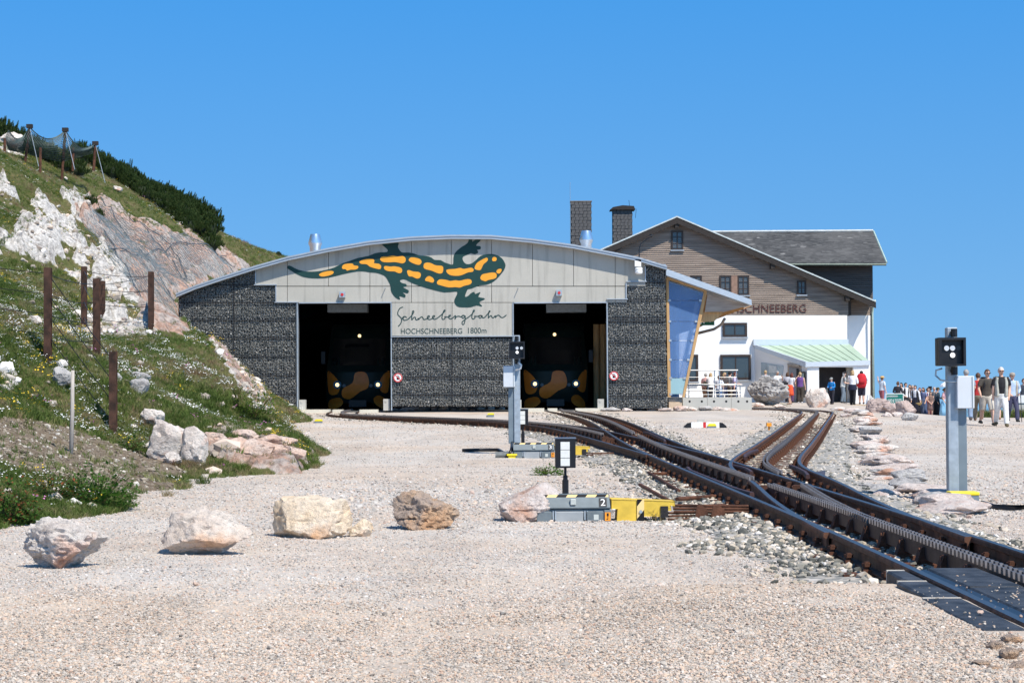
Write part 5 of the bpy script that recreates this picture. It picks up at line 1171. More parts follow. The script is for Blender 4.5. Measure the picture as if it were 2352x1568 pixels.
lantern(1201, 39.9, .225, .325, 940, 'black box lantern with white reflectors standing close by the grey signal post', 1)
# small yellow trackside boxes
for px, py, lab in ((730, 972, 'small yellow topped trackside box on gravel before the doorway beside the hill'), (1126, 957, 'small yellow topped trackside box on gravel before the middle gabion wall')):
    p = hit(px, py, False); o = thing('trackside_box', lab, 'box', 'yellow trackside boxes', loc=p)
    MB().box((p.x - .1, p.y, p.z), (p.x + .13, p.y + .2, p.z + .07)).box((p.x - .14, p.y + .05, p.z), (p.x - .1, p.y + .15, p.z + .05)).build('box_body', STEELG, o)
    MB().prism([(p.x - .11, p.y - .01, p.z + .072), (p.x + .14, p.y - .01, p.z + .072), (p.x + .12, p.y - .01, p.z + .13), (p.x - .07, p.y - .01, p.z + .13)], (0, .22, 0)).build('lid', YELLOWB, o)
p = hit(1620, 983, False); mk = thing('ground_marker', 'white ground marker bar with red band and black wedge ends on the gravel', 'marker', loc=p)
MB().box((p.x - .40, p.y, p.z), (p.x + .40, p.y + .12, p.z + .17)).build('white_bar', WHITE, mk); MB().box((p.x - .06, p.y - .004, p.z + .004), (p.x + .02, p.y - .001, p.z + .172)).build('red_band', RED, mk)
for s_ in (-1, 1): MB().prism([p + Vector((s_*.402, 0, 0)), p + Vector((s_*.62, 0, 0)), p + Vector((s_*.6, 0, .06)), p + Vector((s_*.5, 0, .15)), p + Vector((s_*.402, 0, .16))], (0, .12, 0)).build('wedge_end', BLACK, mk)
MB().box((p.x - .22, p.y + .1, p.z + .16), (p.x + .0, p.y + .16, p.z + .25)).build('plate', mat('beige_plate', (.42,.40,.36), .8), mk)
MB().box((p.x + .05, p.y - .14, p.z), (p.x + .3, p.y - .02, p.z + .06)).build('foot_box', STEELG, mk); MB().prism([(p.x + .05, p.y - .15, p.z + .062), (p.x + .31, p.y - .15, p.z + .062), (p.x + .27, p.y - .15, p.z + .13), (p.x + .1, p.y - .15, p.z + .13)], (0, .13, 0)).build('yellow_lid', YELLOWB, mk)
q = T(1797, 976); tag(MB().box((q[0] - .4, q[1], tz(q[1]) + .0), (q[0] - .28, q[1] + .2, tz(q[1]) + .09)).box((q[0] - .36, q[1] + .05, tz(q[1]) - .1), (q[0] - .32, q[1] + .12, tz(q[1]) + .0)).build('rail_clip_marker', ORANGE), 'small orange marker clipped onto the rail of the rusty branch track', 'marker')
# info sign
p = hit(2053, 945, False, 60); p = Vector((inv(2053, 950, 80).x, 80, float(ground_z(inv(2053, 950, 80).x, 80))))
inf = thing('info_sign', 'green information and tickets sign on two steel posts beside the red boulder', 'sign', loc=p)
a, c = inv(2034, 929, 80), inv(2075, 903, 80)
MB().box((a.x, 79.96, a.z), (c.x, 80, c.z)).build('sign_panel', WHITE, inf); sp = MB().box((a.x + .03, 79.95, a.z + .03), (c.x - .03, 79.958, c.z - .03)).build('green_face', mat('info_green', (.01,.16,.13), .5), inf)
w_, h_ = c.x - a.x, c.z - a.z
text_mesh('INFO & TICKETS', 'sign_lettering', WHITE, inf, (a.x + .14*w_, 79.944, a.z + h_*.22), w_*.74, h_*.28, .006); text_mesh('SCHNEEBERGBAHN', 'sign_lettering', WHITE, inf, (a.x + .05*w_, 79.944, a.z + h_*.68), w_*.62, h_*.16, .006)
MB().box((a.x + .2*w_, 79.943, a.z + h_*.09), (a.x + .76*w_, 79.949, a.z + h_*.14)).build('small_print_line', WHITE, inf)
for x in (2036, 2063): r_ = inv(x, 940, 80.02); MB().tube([(r_.x, 80.03, p.z - .2), (r_.x, 80.03, a.z + .05)], .035, 8).build('post', GALV, inf)
# concrete barrier at the far right
a, c = inv(2329, 947, 80), inv(2420, 908, 80); bw = thing('concrete_barrier', 'low grey concrete barrier with a white notice at the viewpoint edge', 'barrier', loc=(a.x, 80, a.z))
bevel(MB().box((a.x, 80, a.z - .6), (a.x + 9, 80.4, c.z)).build('barrier_wall', CONC, bw), .03, 2)
p = inv(2350, 917, 79.97); MB().box((p.x - .2, 79.96, p.z - .15), (p.x + .3, 79.99, p.z + .18)).build('notice', WHITE, bw)
# bench planks by the entrance
for x0, x1, y, Y in ((1912, 1990, 929, 95.5),):
    a, c = inv(x0, y, Y), inv(x1, y, Y); bn = thing('wooden_bench', 'plain plank bench standing behind the rocks before the hotel entrance', 'bench', loc=(a.x, Y, .3))
    MB().box((a.x, Y, a.z - .05), (c.x, Y + .35, a.z)).build('seat', mat('pale_plank', (.55,.42,.27), .8, var=.15, scale=4), bn)
    for u in (.1, .5, .9): x = a.x + (c.x - a.x) * u; MB().box((x - .04, Y + .05, float(ground_z(x, Y)) - .05), (x + .04, Y + .3, a.z - .052)).build('leg', mat('bench_leg', (.1,.1,.1), .7), bn)
# ================================================================== boulders
BO = []
def boulder(px, py, w, h, seed, m_, label, dd=.75, sub=5, **kw):
    p = hit(px, py, True); s_ = p.y / F_PX; W_, H_ = w * s_, h * s_
    p = p + Vector((0, W_ * dd * .42, 0)); p.z = max(top_z(p.x, p.y), float(surf_z(p.x, p.y)[0]) if p.x < -2.5 and 17.2 < p.y < 120 and hill_z([p.x], [p.y])[0] > ground_z(p.x, p.y) - .1 else -9)
    sk = kw.pop('sink', .2); return rock('boulder', label, p, (W_, W_ * dd, H_ / (1 - sk)), seed, m_, sub=sub, sink=sk, **kw)
boulder(125, 1310, 224, 122, 11, LIMEM, 'pitted grey and pink limestone boulder narrowing to its base on the open gravel', taper=.15, rough=.12, lump=.28, fine=.05, sink=.16)
boulder(450, 1279, 244, 122, 23, rockmat('warm_limestone', [(.3, (.52,.40,.33)), (.43, (.72,.60,.51)), (.6, (.80,.72,.64)), (.75, (.70,.46,.29))], 1.6, ((.74,.42,.24), .50)), 'broad white and orange limestone boulder on the open gravel', rough=.06, fine=.03, cuts=((-.5,-.7,.4,.62),(.3,-.8,.5,.6),(-.9,-.1,.3,.75),(0,-.6,-.8,.6)), lump=.32)
boulder(712, 1240, 198, 98, 37, CREAMM, 'cream coloured split boulder with an orange hollow at one end', rough=.04, fine=.02, cuts=((-.2,-.9,.4,.45),(-.4,-.3,-.85,.6),(.95,-.5,.0,.7)), lump=.1)
boulder(828, 1232, 56, 44, 41, CREAMM, 'small cream rock fragment lying against the split boulder', rough=.05, sub=4)
boulder(973, 1217, 164, 90, 53, BROWNM, 'rough brown and ochre boulder with knobbly surface', rough=.14, fine=.07, lump=.2, taper=.1)
boulder(1210, 1202, 184, 96, 67, PINKM, 'pale pinkish boulder with a straight slanting top beside machine number 2', rough=.05, fine=.03, cuts=((-.55,-.1,.83,.62),(-.15,-.9,.35,.5),(-.9,-.2,-.2,.8)), lump=.08)
# boulders at the foot of the hill
for px, py, w, h, sd, lab, kw in ((378, 1068, 90, 95, 71, 'large white boulder leaning at the foot of the grassy bank', {}), (440, 1080, 70, 95, 72, 'tall white boulder standing upright at the foot of the grassy bank', dict(cuts=((.9,-.3,0,.6),(-.9,-.2,.1,.6)))),
        (395, 1078, 44, 32, 73, 'small white boulder wedged under the large leaning boulder', {}), (460, 1082, 34, 34, 74, 'small pinkish boulder beside the tall upright boulder', {}),
        (345, 990, 62, 40, 75, 'pink tinged rock half buried behind the white boulders', {}), (137, 892, 56, 48, 76, 'grey rock standing in the grass near the wooden stake', {}),
        (318, 910, 46, 42, 77, 'jagged grey rock in the meadow beside the lone rusty post', {}), (318, 878, 54, 26, 78, 'flat grey rock in the meadow above the jagged rock', {}), (270, 882, 20, 24, 79, 'little grey rock next to the lone rusty post', {}),
        (22, 345, 62, 40, 80, 'white crag near the rockfall net on the upper hill', {}), (268, 440, 26, 14, 81, 'white rock under the mountain pines', {}), (75, 752, 40, 22, 82, 'pale rock among white flowers on the meadow', {})):
    boulder(px, py, w, h, sd, LIMEM if sd < 76 or sd > 79 else GREYM, lab, sub=4, sink=.12, rough=.08, fine=.03, **kw)
BANKM = rockmat('bank_pink', [(.3, (.48,.33,.26)), (.45, (.64,.46,.37)), (.6, (.70,.57,.49)), (.75, (.58,.37,.28))], 1.8, ((.62,.36,.24), .5), rand=True)
for px, py, w, h, sd in ((492, 1050, 60, 46, 110), (535, 1070, 74, 44, 111), (585, 1078, 80, 50, 112), (632, 1080, 70, 46, 113), (672, 1084, 56, 34, 114), (555, 1040, 70, 36, 115), (610, 1050, 80, 40, 116), (650, 1055, 60, 34, 117)):
    boulder(px, py, w * 1.1, h * .62, sd, BANKM, 'pink rock slab in the bank below the meadow corner', sub=4, sink=.45, rough=.1, fine=.03, group='pink slabs of the bank')
# boulders by the hotel
boulder(1772, 931, 104, 70, 91, rockmat('grey_crag', [(.3, (.24,.23,.225)), (.45, (.38,.365,.355)), (.6, (.50,.485,.47)), (.75, (.38,.36,.345))], 1.0, bump=1.2), 'huge pitted grey boulder standing before the hotel porch', dd=.8, rough=.16, fine=.06, lump=.3, sink=.02)
for px, py, w, h, sd, m_, lab in ((1880, 935, 62, 48, 92, LIMEM, 'cream and white boulder near the hotel entrance pillar'), (1996, 925, 40, 22, 93, GREYM, 'low grey rock at the hotel corner'), (2020, 948, 56, 36, 94, rockmat('dull_pink', [(.3, (.40,.30,.27)), (.6, (.55,.44,.40)), (.8, (.45,.33,.28))], 1.0), 'wide reddish grey boulder behind the information sign'),  # mottled reddish grey over the whole boulder
        (2082, 955, 52, 46, 95, MATS['dull_pink'], 'rounded reddish boulder beside the information sign'), (2050, 950, 40, 30, 196, MATS['dull_pink'], 'dark reddish rock between the two posts of the information sign'), (2040, 957, 30, 14, 96, PINKM, 'small flat rock under the information sign'), (2062, 957, 28, 12, 97, PINKM, 'small orange rock under the information sign'), (2095, 966, 44, 22, 98, GREYM, 'grey rock with a flat top at the gravel path edge'), (1745, 935, 30, 12, 99, PINKM, 'low pale rock in front of the huge grey boulder'), (1790, 936, 34, 9, 100, PINKM, 'flat pale rock between the branch track and the huge boulder')):
    boulder(px, py, w, h, sd, m_, lab, sub=4, rough=.1, fine=.03)
# rows of stones at the wall feet and along the branch track
def row(spec, group, label, m_=None):
    for k, (px, py, w, h) in enumerate(spec):
        p = hit(px, py, False, 8.5); s_ = p.y / F_PX; W_, H_ = w * s_, h * s_
        p.y += W_ * .3
        mm = m_ or random.choice((PINKM, LIMEM, PINKM, GREYM)); lb = ('large ' if w > 90 or (w > 36 and p.y > 60) else 'small ' if W_ < .45 else '') + {PINKM: 'pinkish ', LIMEM: 'white ', GREYM: 'grey '}.get(mm, '') + label
        rock('edging_rock', lb, p, (W_, W_ * random.uniform(.7, 1.0), H_), 200 + int(px) + k, mm, rotz=random.uniform(-.3, .3), sub=3, cat='rock', group=group, rough=.09, fine=.0, lump=.15, sink=.12)
sp = [(x + random.uniform(-3, 3), 945 - (x > 1100) * 2, random.uniform(15, 36), random.uniform(8, 17)) for x in np.arange(908, 1172, 22)]
row(sp, 'rocks along the middle gabion wall', 'rock in the row at the foot of the middle gabion wall')
row([(635, 955, 40, 22), (665, 952, 34, 20)], 'rocks by the hill side doorway', 'rock between the grassy bank and the hill side doorway')
sp = [(x + random.uniform(-5, 5), 944 + random.uniform(-1, 1), random.uniform(26, 52), random.uniform(10, 17)) for x in np.arange(1405, 1700, 31)]
row(sp, 'rocks along the terrace block', 'rock in the row below the stepped gabion and terrace block')
sp = []
for u in np.linspace(0, 1, 22):
    x = np.interp(u, [0, .25, .5, .75, 1], [2215, 2090, 2022, 1998, 1968]); y = np.interp(u, [0, .25, .5, .75, 1], [1185, 1118, 1050, 992, 948]); f_ = (y - 885) / 300
    sp.append((x + random.uniform(-22, 22) * f_, y + random.uniform(-5, 5), 155 * f_ * random.uniform(.7, 1.25) + 14, 34 * f_ * random.uniform(.7, 1.3) + 5))
row(sp, 'pale rocks along the branch track', 'flat rock in the line between branch track and gravel path')
sp = [(random.uniform(1985, 2110), random.uniform(1060, 1150), random.uniform(40, 100), random.uniform(10, 24)) for _ in range(9)]
row(sp, 'pale rocks along the branch track', 'flat rock in the line between branch track and gravel path')
sp = [(x, y, w, h) for x, y, w, h in ((1925,944,40,12),(1960,950,46,16),(1990,956,44,16),(1945,958,36,12),(2000,970,40,18))]
row(sp, 'rocks by the branch track bend', 'rock heaped at the bend of the branch track')
sp = [(2325, 1478, 60, 26), (2290, 1492, 44, 24), (2318, 1516, 55, 34), (2345, 1545, 60, 30), (2280, 1545, 60, 18), (2260, 1530, 50, 16), (2340, 1500, 30, 14)]
row(sp, 'rocks at the crossing corner', 'brownish grey stone lying at the corner of the rubber crossing', BROWNM)
# ================================================================== rusty posts, wires, stake, nets
def ibeam(px, py, Y, h, label, w=.12):
    p = inv(px, py, Y); p.z = float(surf_z(p.x, p.y)[0]); zt2 = inv(px, py - h, Y).z
    o = MB(); d = w
    z0 = p.z - .3
    o.prism([(p.x + a*w/2, p.y + c*d/2, z0) for a, c in ((-1,-1),(1,-1),(1,-.82),(.1,-.82),(.1,.82),(1,.82),(1,1),(-1,1),(-1,.82),(-.1,.82),(-.1,-.82),(-1,-.82))], (0, 0, zt2 - z0))
    ob = tag(o.build('rusty_post', POSTM), label, 'post', 'rusty steel posts on the hill'); recalc(ob); ob.rotation_euler = (0, 0, 0)
    return Vector((p.x, p.y, zt2))
PT = {}
for k, (px, py, Y, h, lab) in {'A': (110, 812, 33, 197, 'tall rusty I beam post nearest the hill fence corner'), 'B': (193, 772, 44, 160, 'rusty I beam post upslope before the white rock outcrop'), 'C': (222, 807, 35.5, 167, 'rusty I beam post with a thinner post right behind it'), 'D': (236, 745, 52, 100, 'thin rusty post right behind another rusty post'), 'E': (347, 757, 44, 133, 'rusty I beam post before the netted rock face'), 'F': (260, 1010, 32, 203, 'lone rusty I beam post at the edge of the bare soil')}.items():
    PT[k] = ibeam(px, py, Y, h, lab)
wr_ = thing('wire_fence', 'slack dark wires strung between the rusty hill posts', 'fence', loc=PT['A'] - Vector((0, 0, 1.4)))
def wirep(a, c, sag=.06, r=.007):
    pts = [a.lerp(c, u) - Vector((0, 0, sag * 4 * u * (1-u))) for u in np.linspace(0, 1, 9)]; MB().tube(pts, r, 4).build('wire', BLACK, wr_)
for dz in (.1, .45, .8, 1.15):
    d = Vector((0, 0, -dz)); wirep(PT['B'] + d, PT['E'] + d); wirep(PT['D'] + d, PT['E'] + d * .9, .03); wirep(PT['A'] + d, PT['C'] + d); wirep(PT['A'] + d + Vector((-4, 2, .7)), PT['A'] + d)
    wirep(PT['A'] + d, PT['F'] + d * 1.0 + Vector((0, 0, -.05)), .02); wirep(PT['B'] + d, PT['C'] + d, .05)
p = inv(162, 1057, 28); p.z = float(surf_z(p.x, p.y)[0]); tq = inv(167, 850, 28)
tag(MB().tube([p - Vector((0, 0, .2)), p.lerp(tq, .5) + Vector((.01, 0, 0)), tq], [.032, .030, .026], 10).build('wooden_stake', mat('silver_wood', (.42,.38,.34), .85, var=.2, scale=8, stretch=(6,6,.8), bump=.2), smooth=True), 'weathered grey wooden stake in the bare soil', 'stake')
# rockfall net fence on the skyline
NETW = mat('net_wire', (.05,.075,.075), .6, .3)
nf = thing('rockfall_net_fence', 'rockfall barrier of dark sagging nets between brown posts on the hilltop', 'fence', loc=inv(150, 360, 86))
tops = [inv(x, y, Y) for x, y, Y in ((20, 300, 84), (68, 292, 85), (150, 300, 86), (219, 331, 87))]
bots = [inv(x, y, Y) for x, y, Y in ((20, 345, 84), (55, 352, 85), (142, 372, 86), (215, 352, 87))]
for a, c in zip(tops[1:], bots[1:]):
    MB().tube([c - Vector((0, 0, .8)), a], .065, 6).build('post', RUST, nf); MB().box((a.x - .13, a.y - .1, a.z - .05), (a.x + .13, a.y + .1, a.z + .12)).build('post_head', FASCIA, nf)
    MB().tube([a, a + Vector((.7, -1.2, -1.9))], .014, 4).build('stay_cable', GALV, nf)
for k in range(3):
    mb = MB(); nu, nv = 26, 13
    def NP(u, v):
        t_ = tops[k].lerp(tops[k+1], u) - Vector((0, 0, .9 * 4 * u * (1-u) * .5)); c_ = bots[k].lerp(bots[k+1], u); return t_.lerp(c_, v) + Vector((0, -.5 * math.sin(v * 3.1), 0))
    for i in range(nu + 1): mb.tube([NP(i/nu, v) for v in np.linspace(0, 1, 8)], .013, 3, cap=False)
    for j in range(nv + 1): mb.tube([NP(u, j/nv) for u in np.linspace(0, 1, 9)], .013 if j else .03, 3, cap=False)
    mb.build('net', NETW, nf)
for px, py, Y in ((8, 345, 80), (168, 330, 84)): pass
for px, py, h, Y, lab in ((10, 346, 28, 82, 'short rusty stub post beside the white crag on the upper hill'), (92, 365, 26, 84, 'short rusty stub post leaning below the rockfall net'), (167, 362, 22, 86, 'short rusty stub post right under the last net bay')):
    p = inv(px, py, Y); tag(MB().tube([p - Vector((0, 0, .6)), inv(px + 1, py - h, Y)], .06, 6).build('stub_post', RUST), lab, 'post', 'stub posts on the upper hill')
# wire net draped over the rock face
drape = MB(); cell = .30
gxs = np.arange(-22, -12.9, cell); gys = np.arange(64, 100, cell * 1.3)
NX, NY = np.meshgrid(gxs, gys); NZ = surf_z(NX.ravel(), NY.ravel())
from itertools import product
def smooth_grid(Z_, n=5):
    Z_ = Z_.copy()
    for _ in range(n):
        q_ = Z_.copy(); q_[1:-1, 1:-1] = np.maximum(Z_[1:-1, 1:-1], (Z_[:-2, 1:-1] + Z_[2:, 1:-1] + Z_[1:-1, :-2] + Z_[1:-1, 2:]) / 4); Z_ = q_
    return Z_
NZ = smooth_grid(NZ.reshape(NX.shape)) + .05 + .12 * np.maximum(0, np.sin(NX * 1.1 + NY * .55 + 2 * np.sin(NY * .2))) ** 8
pxn, pyn = proj(np.c_[NX.ravel(), NY.ravel(), NZ.ravel()])
insd = poly_mask(pxn, pyn, [(178,505),(228,462),(330,525),(420,532),(520,592),(575,612),(400,680),(432,775),(350,762),(300,660),(240,580)]).reshape(NX.shape)
GP = lambda j, i: Vector((NX[j, i], NY[j, i], NZ[j, i]))
def thin(a, c, r=.0105):
    d = (c - a).normalized(); n1 = d.orthogonal().normalized() * r; n2 = d.cross(n1).normalized() * r; n0 = len(drape.v)
    for e in (a, c): drape.v.extend([tuple(e + n1), tuple(e - n1 * .5 + n2 * .87), tuple(e - n1 * .5 - n2 * .87)])
    for q_ in ((0,1,4,3),(1,2,5,4),(2,0,3,5)): drape.f.append(tuple(n0 + z_ for z_ in q_)); drape.m.append(0)
for j, i in product(range(NX.shape[0] - 1), range(NX.shape[1] - 1)):
    if insd[j, i] and insd[j+1, i+1]: thin(GP(j, i), GP(j+1, i+1))
    if insd[j+1, i] and insd[j, i+1]: thin(GP(j+1, i), GP(j, i+1))
dn_ = thing('rockfall_netting', 'grey wire netting draped over the pink rock face behind the shed', 'netting', loc=inv(400, 700, 78))
stuff(drape.build('net_mesh', mat('drape_wire', (.22,.26,.27), .6, .4), dn_))
for pts in ([(232,470),(300,560),(360,640),(400,700)], [(330,530),(400,590),(430,650)], [(420,540),(500,600),(540,625)], [(250,590),(330,600),(430,570),(520,600)], [(215,500),(300,660),(345,750)], [(290,500),(380,590),(425,655)]):
    P3 = []
    for x, y in smooth_open(pts, 6):
        h_ = hit(x, y, True, 60); h_.z = float(np.maximum(surf_z(h_.x, h_.y)[0], h_.z)) + .12; P3.append(h_)
    MB().tube(P3, .022, 5).build('net_cable', mat('net_cable', (.12,.14,.15), .5, .5), dn_)
# ================================================================== people
SKINS = [mat('skin_light', (.62,.38,.28), .6, var=.06), mat('skin_tan', (.50,.29,.20), .6, var=.06)]
def cloth(c): return mat('cloth_%02x%02x%02x' % tuple(int(min(1, k) * 255) for k in c), c, .85, var=.14, scale=9, bump=.1, bscale=25)
HAIRC = dict(blonde=(.42,.29,.15), brown=(.09,.045,.025), grey=(.32,.31,.30), dark=(.02,.014,.012), red=(.13,.03,.02), white=(.55,.53,.5))
def person(px, Y, Hh, face, label, top=(.7,.7,.7), sleeves='short', bottom='trousers', bcol=(.05,.06,.1), shoe=(.05,.04,.04), hair='brown', hstyle='short', lean=3, stride=0.0, armL=None, armR=None, hat=None, hatc=(.4,.3,.15), skin=0, vest=None, z=None, glasses=False, belly=0.0, apron=None, fz=None):
    """standing or walking figure; face = 0 looks at the camera, 90 looks to the photo's right"""
    p = inv(px, 900, Y); g0 = float(ground_z(p.x, Y)) if z is None else z
    root = thing('person', label, 'person', loc=(p.x, Y, g0)); root.rotation_euler = (0, 0, R(face))
    lean += random.uniform(-3, 4); S = SKINS[skin]; ln = R(lean); stride = stride or random.uniform(.1, .35); up = Vector((0, -math.sin(ln), math.cos(ln))); P0 = Vector((0, 0, .5 * Hh))
    def sp(h): return P0 + up * ((h - .5) * Hh)
    sh = {s_: sp(.805) + Vector((s_ * .105 * Hh, 0, 0)) for s_ in (-1, 1)}
    arms = {}
    for s_, a in ((-1, armL), (1, armR)):
        jr = lambda k_: random.uniform(-k_, k_)
        e, w = a or random.choice((((.035 + jr(.02), .01 + jr(.03), -.17), (.04 + jr(.03), -.035 + jr(.05), -.315)), ((.035 + jr(.02), .01 + jr(.03), -.17), (.04 + jr(.03), -.05 + jr(.05), -.31)), ((.05, .0 + jr(.03), -.165), (.0 + jr(.02), -.11, -.25))))
        arms[s_] = [sh[s_], sh[s_] + Vector((s_ * e[0], e[1], e[2])) * Hh, sh[s_] + Vector((s_ * w[0], w[1], w[2])) * Hh]
    legs = {}
    for s_ in (-1, 1):
        f = stride * s_; hip = P0 + Vector((s_ * .052 * Hh, 0, .0)); ank = Vector((s_ * .055 * Hh, -f * .20 * Hh, (.04 + (.035 * stride if f < 0 else 0)) * Hh)); kn = hip.lerp(ank, .5) + Vector((0, -.02 * Hh - abs(f) * .02 * Hh, 0))
        legs[s_] = [hip, kn, ank]
    def torso(mb, gx_, lo=.46, hi=.835, bl=0):
        hs = [(lo, .082, .058), (.53, .088, .062), (.60, .078, .055 + bl * .7), (.66, .080, .058 + bl), (.73, .094, .064 + bl * .5), (.79, .100, .058), (.825, .062, .046), (.845, .036, .036)]
        hs = [h for h in hs if lo <= h[0] <= hi]; mb.tube([sp(h[0]) for h in hs], [((h[1] + gx_) * Hh, (h[2] + gx_) * Hh) for h in hs], 12, xa=(1, 0, 0))
    body = MB(); torso(body, 0)
    nk = sp(.84); hc = nk + Vector((0, -.012 * Hh, .068 * Hh)); body.tube([nk - up * .03 * Hh, nk + up * .04 * Hh], .031 * Hh, 8)
    n0 = len(body.v); iv, ifc = ico(2)
    for q in iv:      # skull, narrowing to the chin, with a nose
        x, y, zz = q; k = 1 - .28 * max(0, -zz); nose = .16 * max(0, 1 - 6 * (x * x + (zz + .12) ** 2)) if y < 0 else 0
        body.v.append(tuple(hc + Vector((x * .047 * k, (y * .055 - nose * .055) * (1 if y > 0 else k), zz * .067)) * Hh))
    for f_ in ifc: body.f.append(tuple(n0 + i_ for i_ in f_)); body.m.append(0)
    for s_ in (-1, 1):
        a, e, w = arms[s_]; body.tube([a, a.lerp(e, .5), e, e.lerp(w, .5), w], [.032*Hh, .028*Hh, .023*Hh, .022*Hh, .016*Hh], 8)
        d = (w - e).normalized(); sd_ = d.orthogonal().normalized(); palm = w + d * .035 * Hh; body.tube([w, palm], [(.017*Hh, .011*Hh), (.022*Hh, .010*Hh)], 6, xa=sd_)
        for k_ in range(4):
            o_ = sd_ * ((k_ - 1.5) * .010 * Hh); tip = palm + o_ * 1.2 + d * (.036 - .004 * abs(k_ - 1.3)) * Hh + Vector((0, -.008 * Hh, 0)); body.tube([palm + o_ - d * .01 * Hh, palm.lerp(tip, .5) + o_ * .5, tip], .0052 * Hh, 5)
        body.tube([w + d * .012 * Hh + sd_ * .012 * Hh, palm + sd_ * .03 * Hh], .006 * Hh, 5)
        h_, k_, an = legs[s_]; body.tube([h_ + Vector((0, 0, .02 * Hh)), h_.lerp(k_, .5), k_, k_.lerp(an, .4), an], [.056*Hh, .048*Hh, .036*Hh, .036*Hh, .022*Hh], 9)
        body.tube([an + Vector((0, .02*Hh, -.015*Hh)), an + Vector((0, -.07*Hh, -.028*Hh))], [.024*Hh, .018*Hh], 7)
    def fuse(o, vx=.016):
        m_ = o.modifiers.new('fuse', 'REMESH'); m_.mode = 'VOXEL'; m_.voxel_size = vx * Hh / 1.7; m_.use_smooth_shade = True; return o
    fuse(body.build('body', S, root, local=True), .017)
    # eyes and mouth
    fm = MB()
    for s_ in (-1, 1): fm.disc(hc + Vector((s_ * .018, -.054, .006)) * Hh, .006 * Hh, (0, -1, 0), 8, .004 * Hh)
    fm.box(tuple(hc + Vector((-.013, -.049, -.036)) * Hh), tuple(hc + Vector((.013, -.042, -.031)) * Hh)); fm.build('facial_features', mat('eye_dark', (.06,.03,.025), .5), root, local=True)
    if glasses: MB().box(tuple(hc + Vector((-.034, -.062, -.002)) * Hh), tuple(hc + Vector((-.004, -.056, .016)) * Hh)).box(tuple(hc + Vector((.004, -.062, -.002)) * Hh), tuple(hc + Vector((.034, -.062, .016)) * Hh)).box(tuple(hc + Vector((-.05, -.058, .008)) * Hh), tuple(hc + Vector((.05, -.052, .012)) * Hh)).build('sunglasses', mat('dark_shades', (.02,.02,.03), .2), root, local=True)
    # clothes
    tp = MB(); torso(tp, .012, .50, .825, belly)
    if sleeves != 'none':
        for s_ in (-1, 1):
            a, e, w = arms[s_]
            if sleeves == 'short': tp.tube([a - Vector((s_ * .02 * Hh, 0, 0)), a.lerp(e, .4), a.lerp(e, .75)], [.043*Hh, .042*Hh, .040*Hh], 9)
            else: tp.tube([a - Vector((s_ * .02 * Hh, 0, 0)), a.lerp(e, .5), e, e.lerp(w, .5), e.lerp(w, .95)], [.043*Hh, .040*Hh, .034*Hh, .031*Hh, .027*Hh], 9)
    fuse(tp.build('top', cloth(top), root, local=True), .016)
    if vest:
        vb = MB()
        for s_ in (-1, 1):
            vb.tube([sp(.50) + Vector((s_*.07*Hh, 0, 0)), sp(.6) + Vector((s_*.07*Hh, 0, 0)), sp(.73) + Vector((s_*.075*Hh, 0, 0)), sp(.815) + Vector((s_*.06*Hh, 0, 0))], [(.042*Hh, (.078 + belly) * Hh), (.040*Hh, (.074 + belly) * Hh), (.042*Hh, .082*Hh), (.03*Hh, .062*Hh)], 10, xa=(1, 0, 0))
        vb.tube([sp(.50) + Vector((0, .035*Hh, 0)), sp(.72) + Vector((0, .04*Hh, 0)), sp(.82) + Vector((0, .02*Hh, 0))], [(.1*Hh, .045*Hh), (.11*Hh, .045*Hh), (.07*Hh, .04*Hh)], 10, xa=(1, 0, 0))
        fuse(vb.build('vest', cloth(vest), root, local=True), .016)
    bt = MB()
    if bottom in ('trousers', 'shorts'):
        bt.tube([sp(.455), sp(.50), sp(.545)], [(.075*Hh, .066*Hh), (.101*Hh, .075*Hh), (.094*Hh, (.068 + belly * .6)*Hh)], 12, xa=(1, 0, 0))
        for s_ in (-1, 1):
            h_, k_, an = legs[s_]
            if bottom == 'trousers': bt.tube([h_ + Vector((0, 0, .02*Hh)), h_.lerp(k_, .5), k_, k_.lerp(an, .5), k_.lerp(an, .98)], [.066*Hh, .058*Hh, .047*Hh, .046*Hh, .043*Hh], 10)
            else: bt.tube([h_ + Vector((0, 0, .02*Hh)), h_.lerp(k_, .5), k_ + Vector((0, 0, -.01*Hh))], [.066*Hh, .062*Hh, .056*Hh], 10)
    else:
        lo = {'skirt': .02, 'kneeskirt': .27, 'gown': .01}[bottom]; w0 = {'skirt': .15, 'kneeskirt': .13, 'gown': .2}[bottom]; fr = 24; rings = []
        for h_, w_ in ((.60, .085), (.54, .104), (.44, .104 + (w0 - .104) * .45), ((.44 + lo) / 2, .104 + (w0 - .104) * .8), (lo, w0)):
            rings.append([Vector((math.cos(2*math.pi*k_/fr) * w_ * Hh * (1 + .05 * math.sin(7 * 2*math.pi*k_/fr) * (h_ < .5)), math.sin(2*math.pi*k_/fr) * w_ * .85 * Hh * (1 + .05 * math.sin(7 * 2*math.pi*k_/fr) * (h_ < .5)), h_ * Hh)) for k_ in range(fr)])
        bt.loft(rings)
    o = bt.build('skirt' if 'trousers' not in bottom and bottom != 'shorts' else bottom, cloth(bcol), root, local=True, smooth=True)
    if bottom in ('trousers', 'shorts'): fuse(o, .016)
    if apron: MB().loft([[Vector((x * Hh, -(.088 + .05 * (.55 - h_)) * Hh, h_ * Hh)) for x in (-w_, -w_*.4, w_*.4, w_)] for h_, w_ in ((.57, .06), (.4, .08), (.15, .095))], cap=False, closed=False).build('apron', cloth(apron), root, local=True)
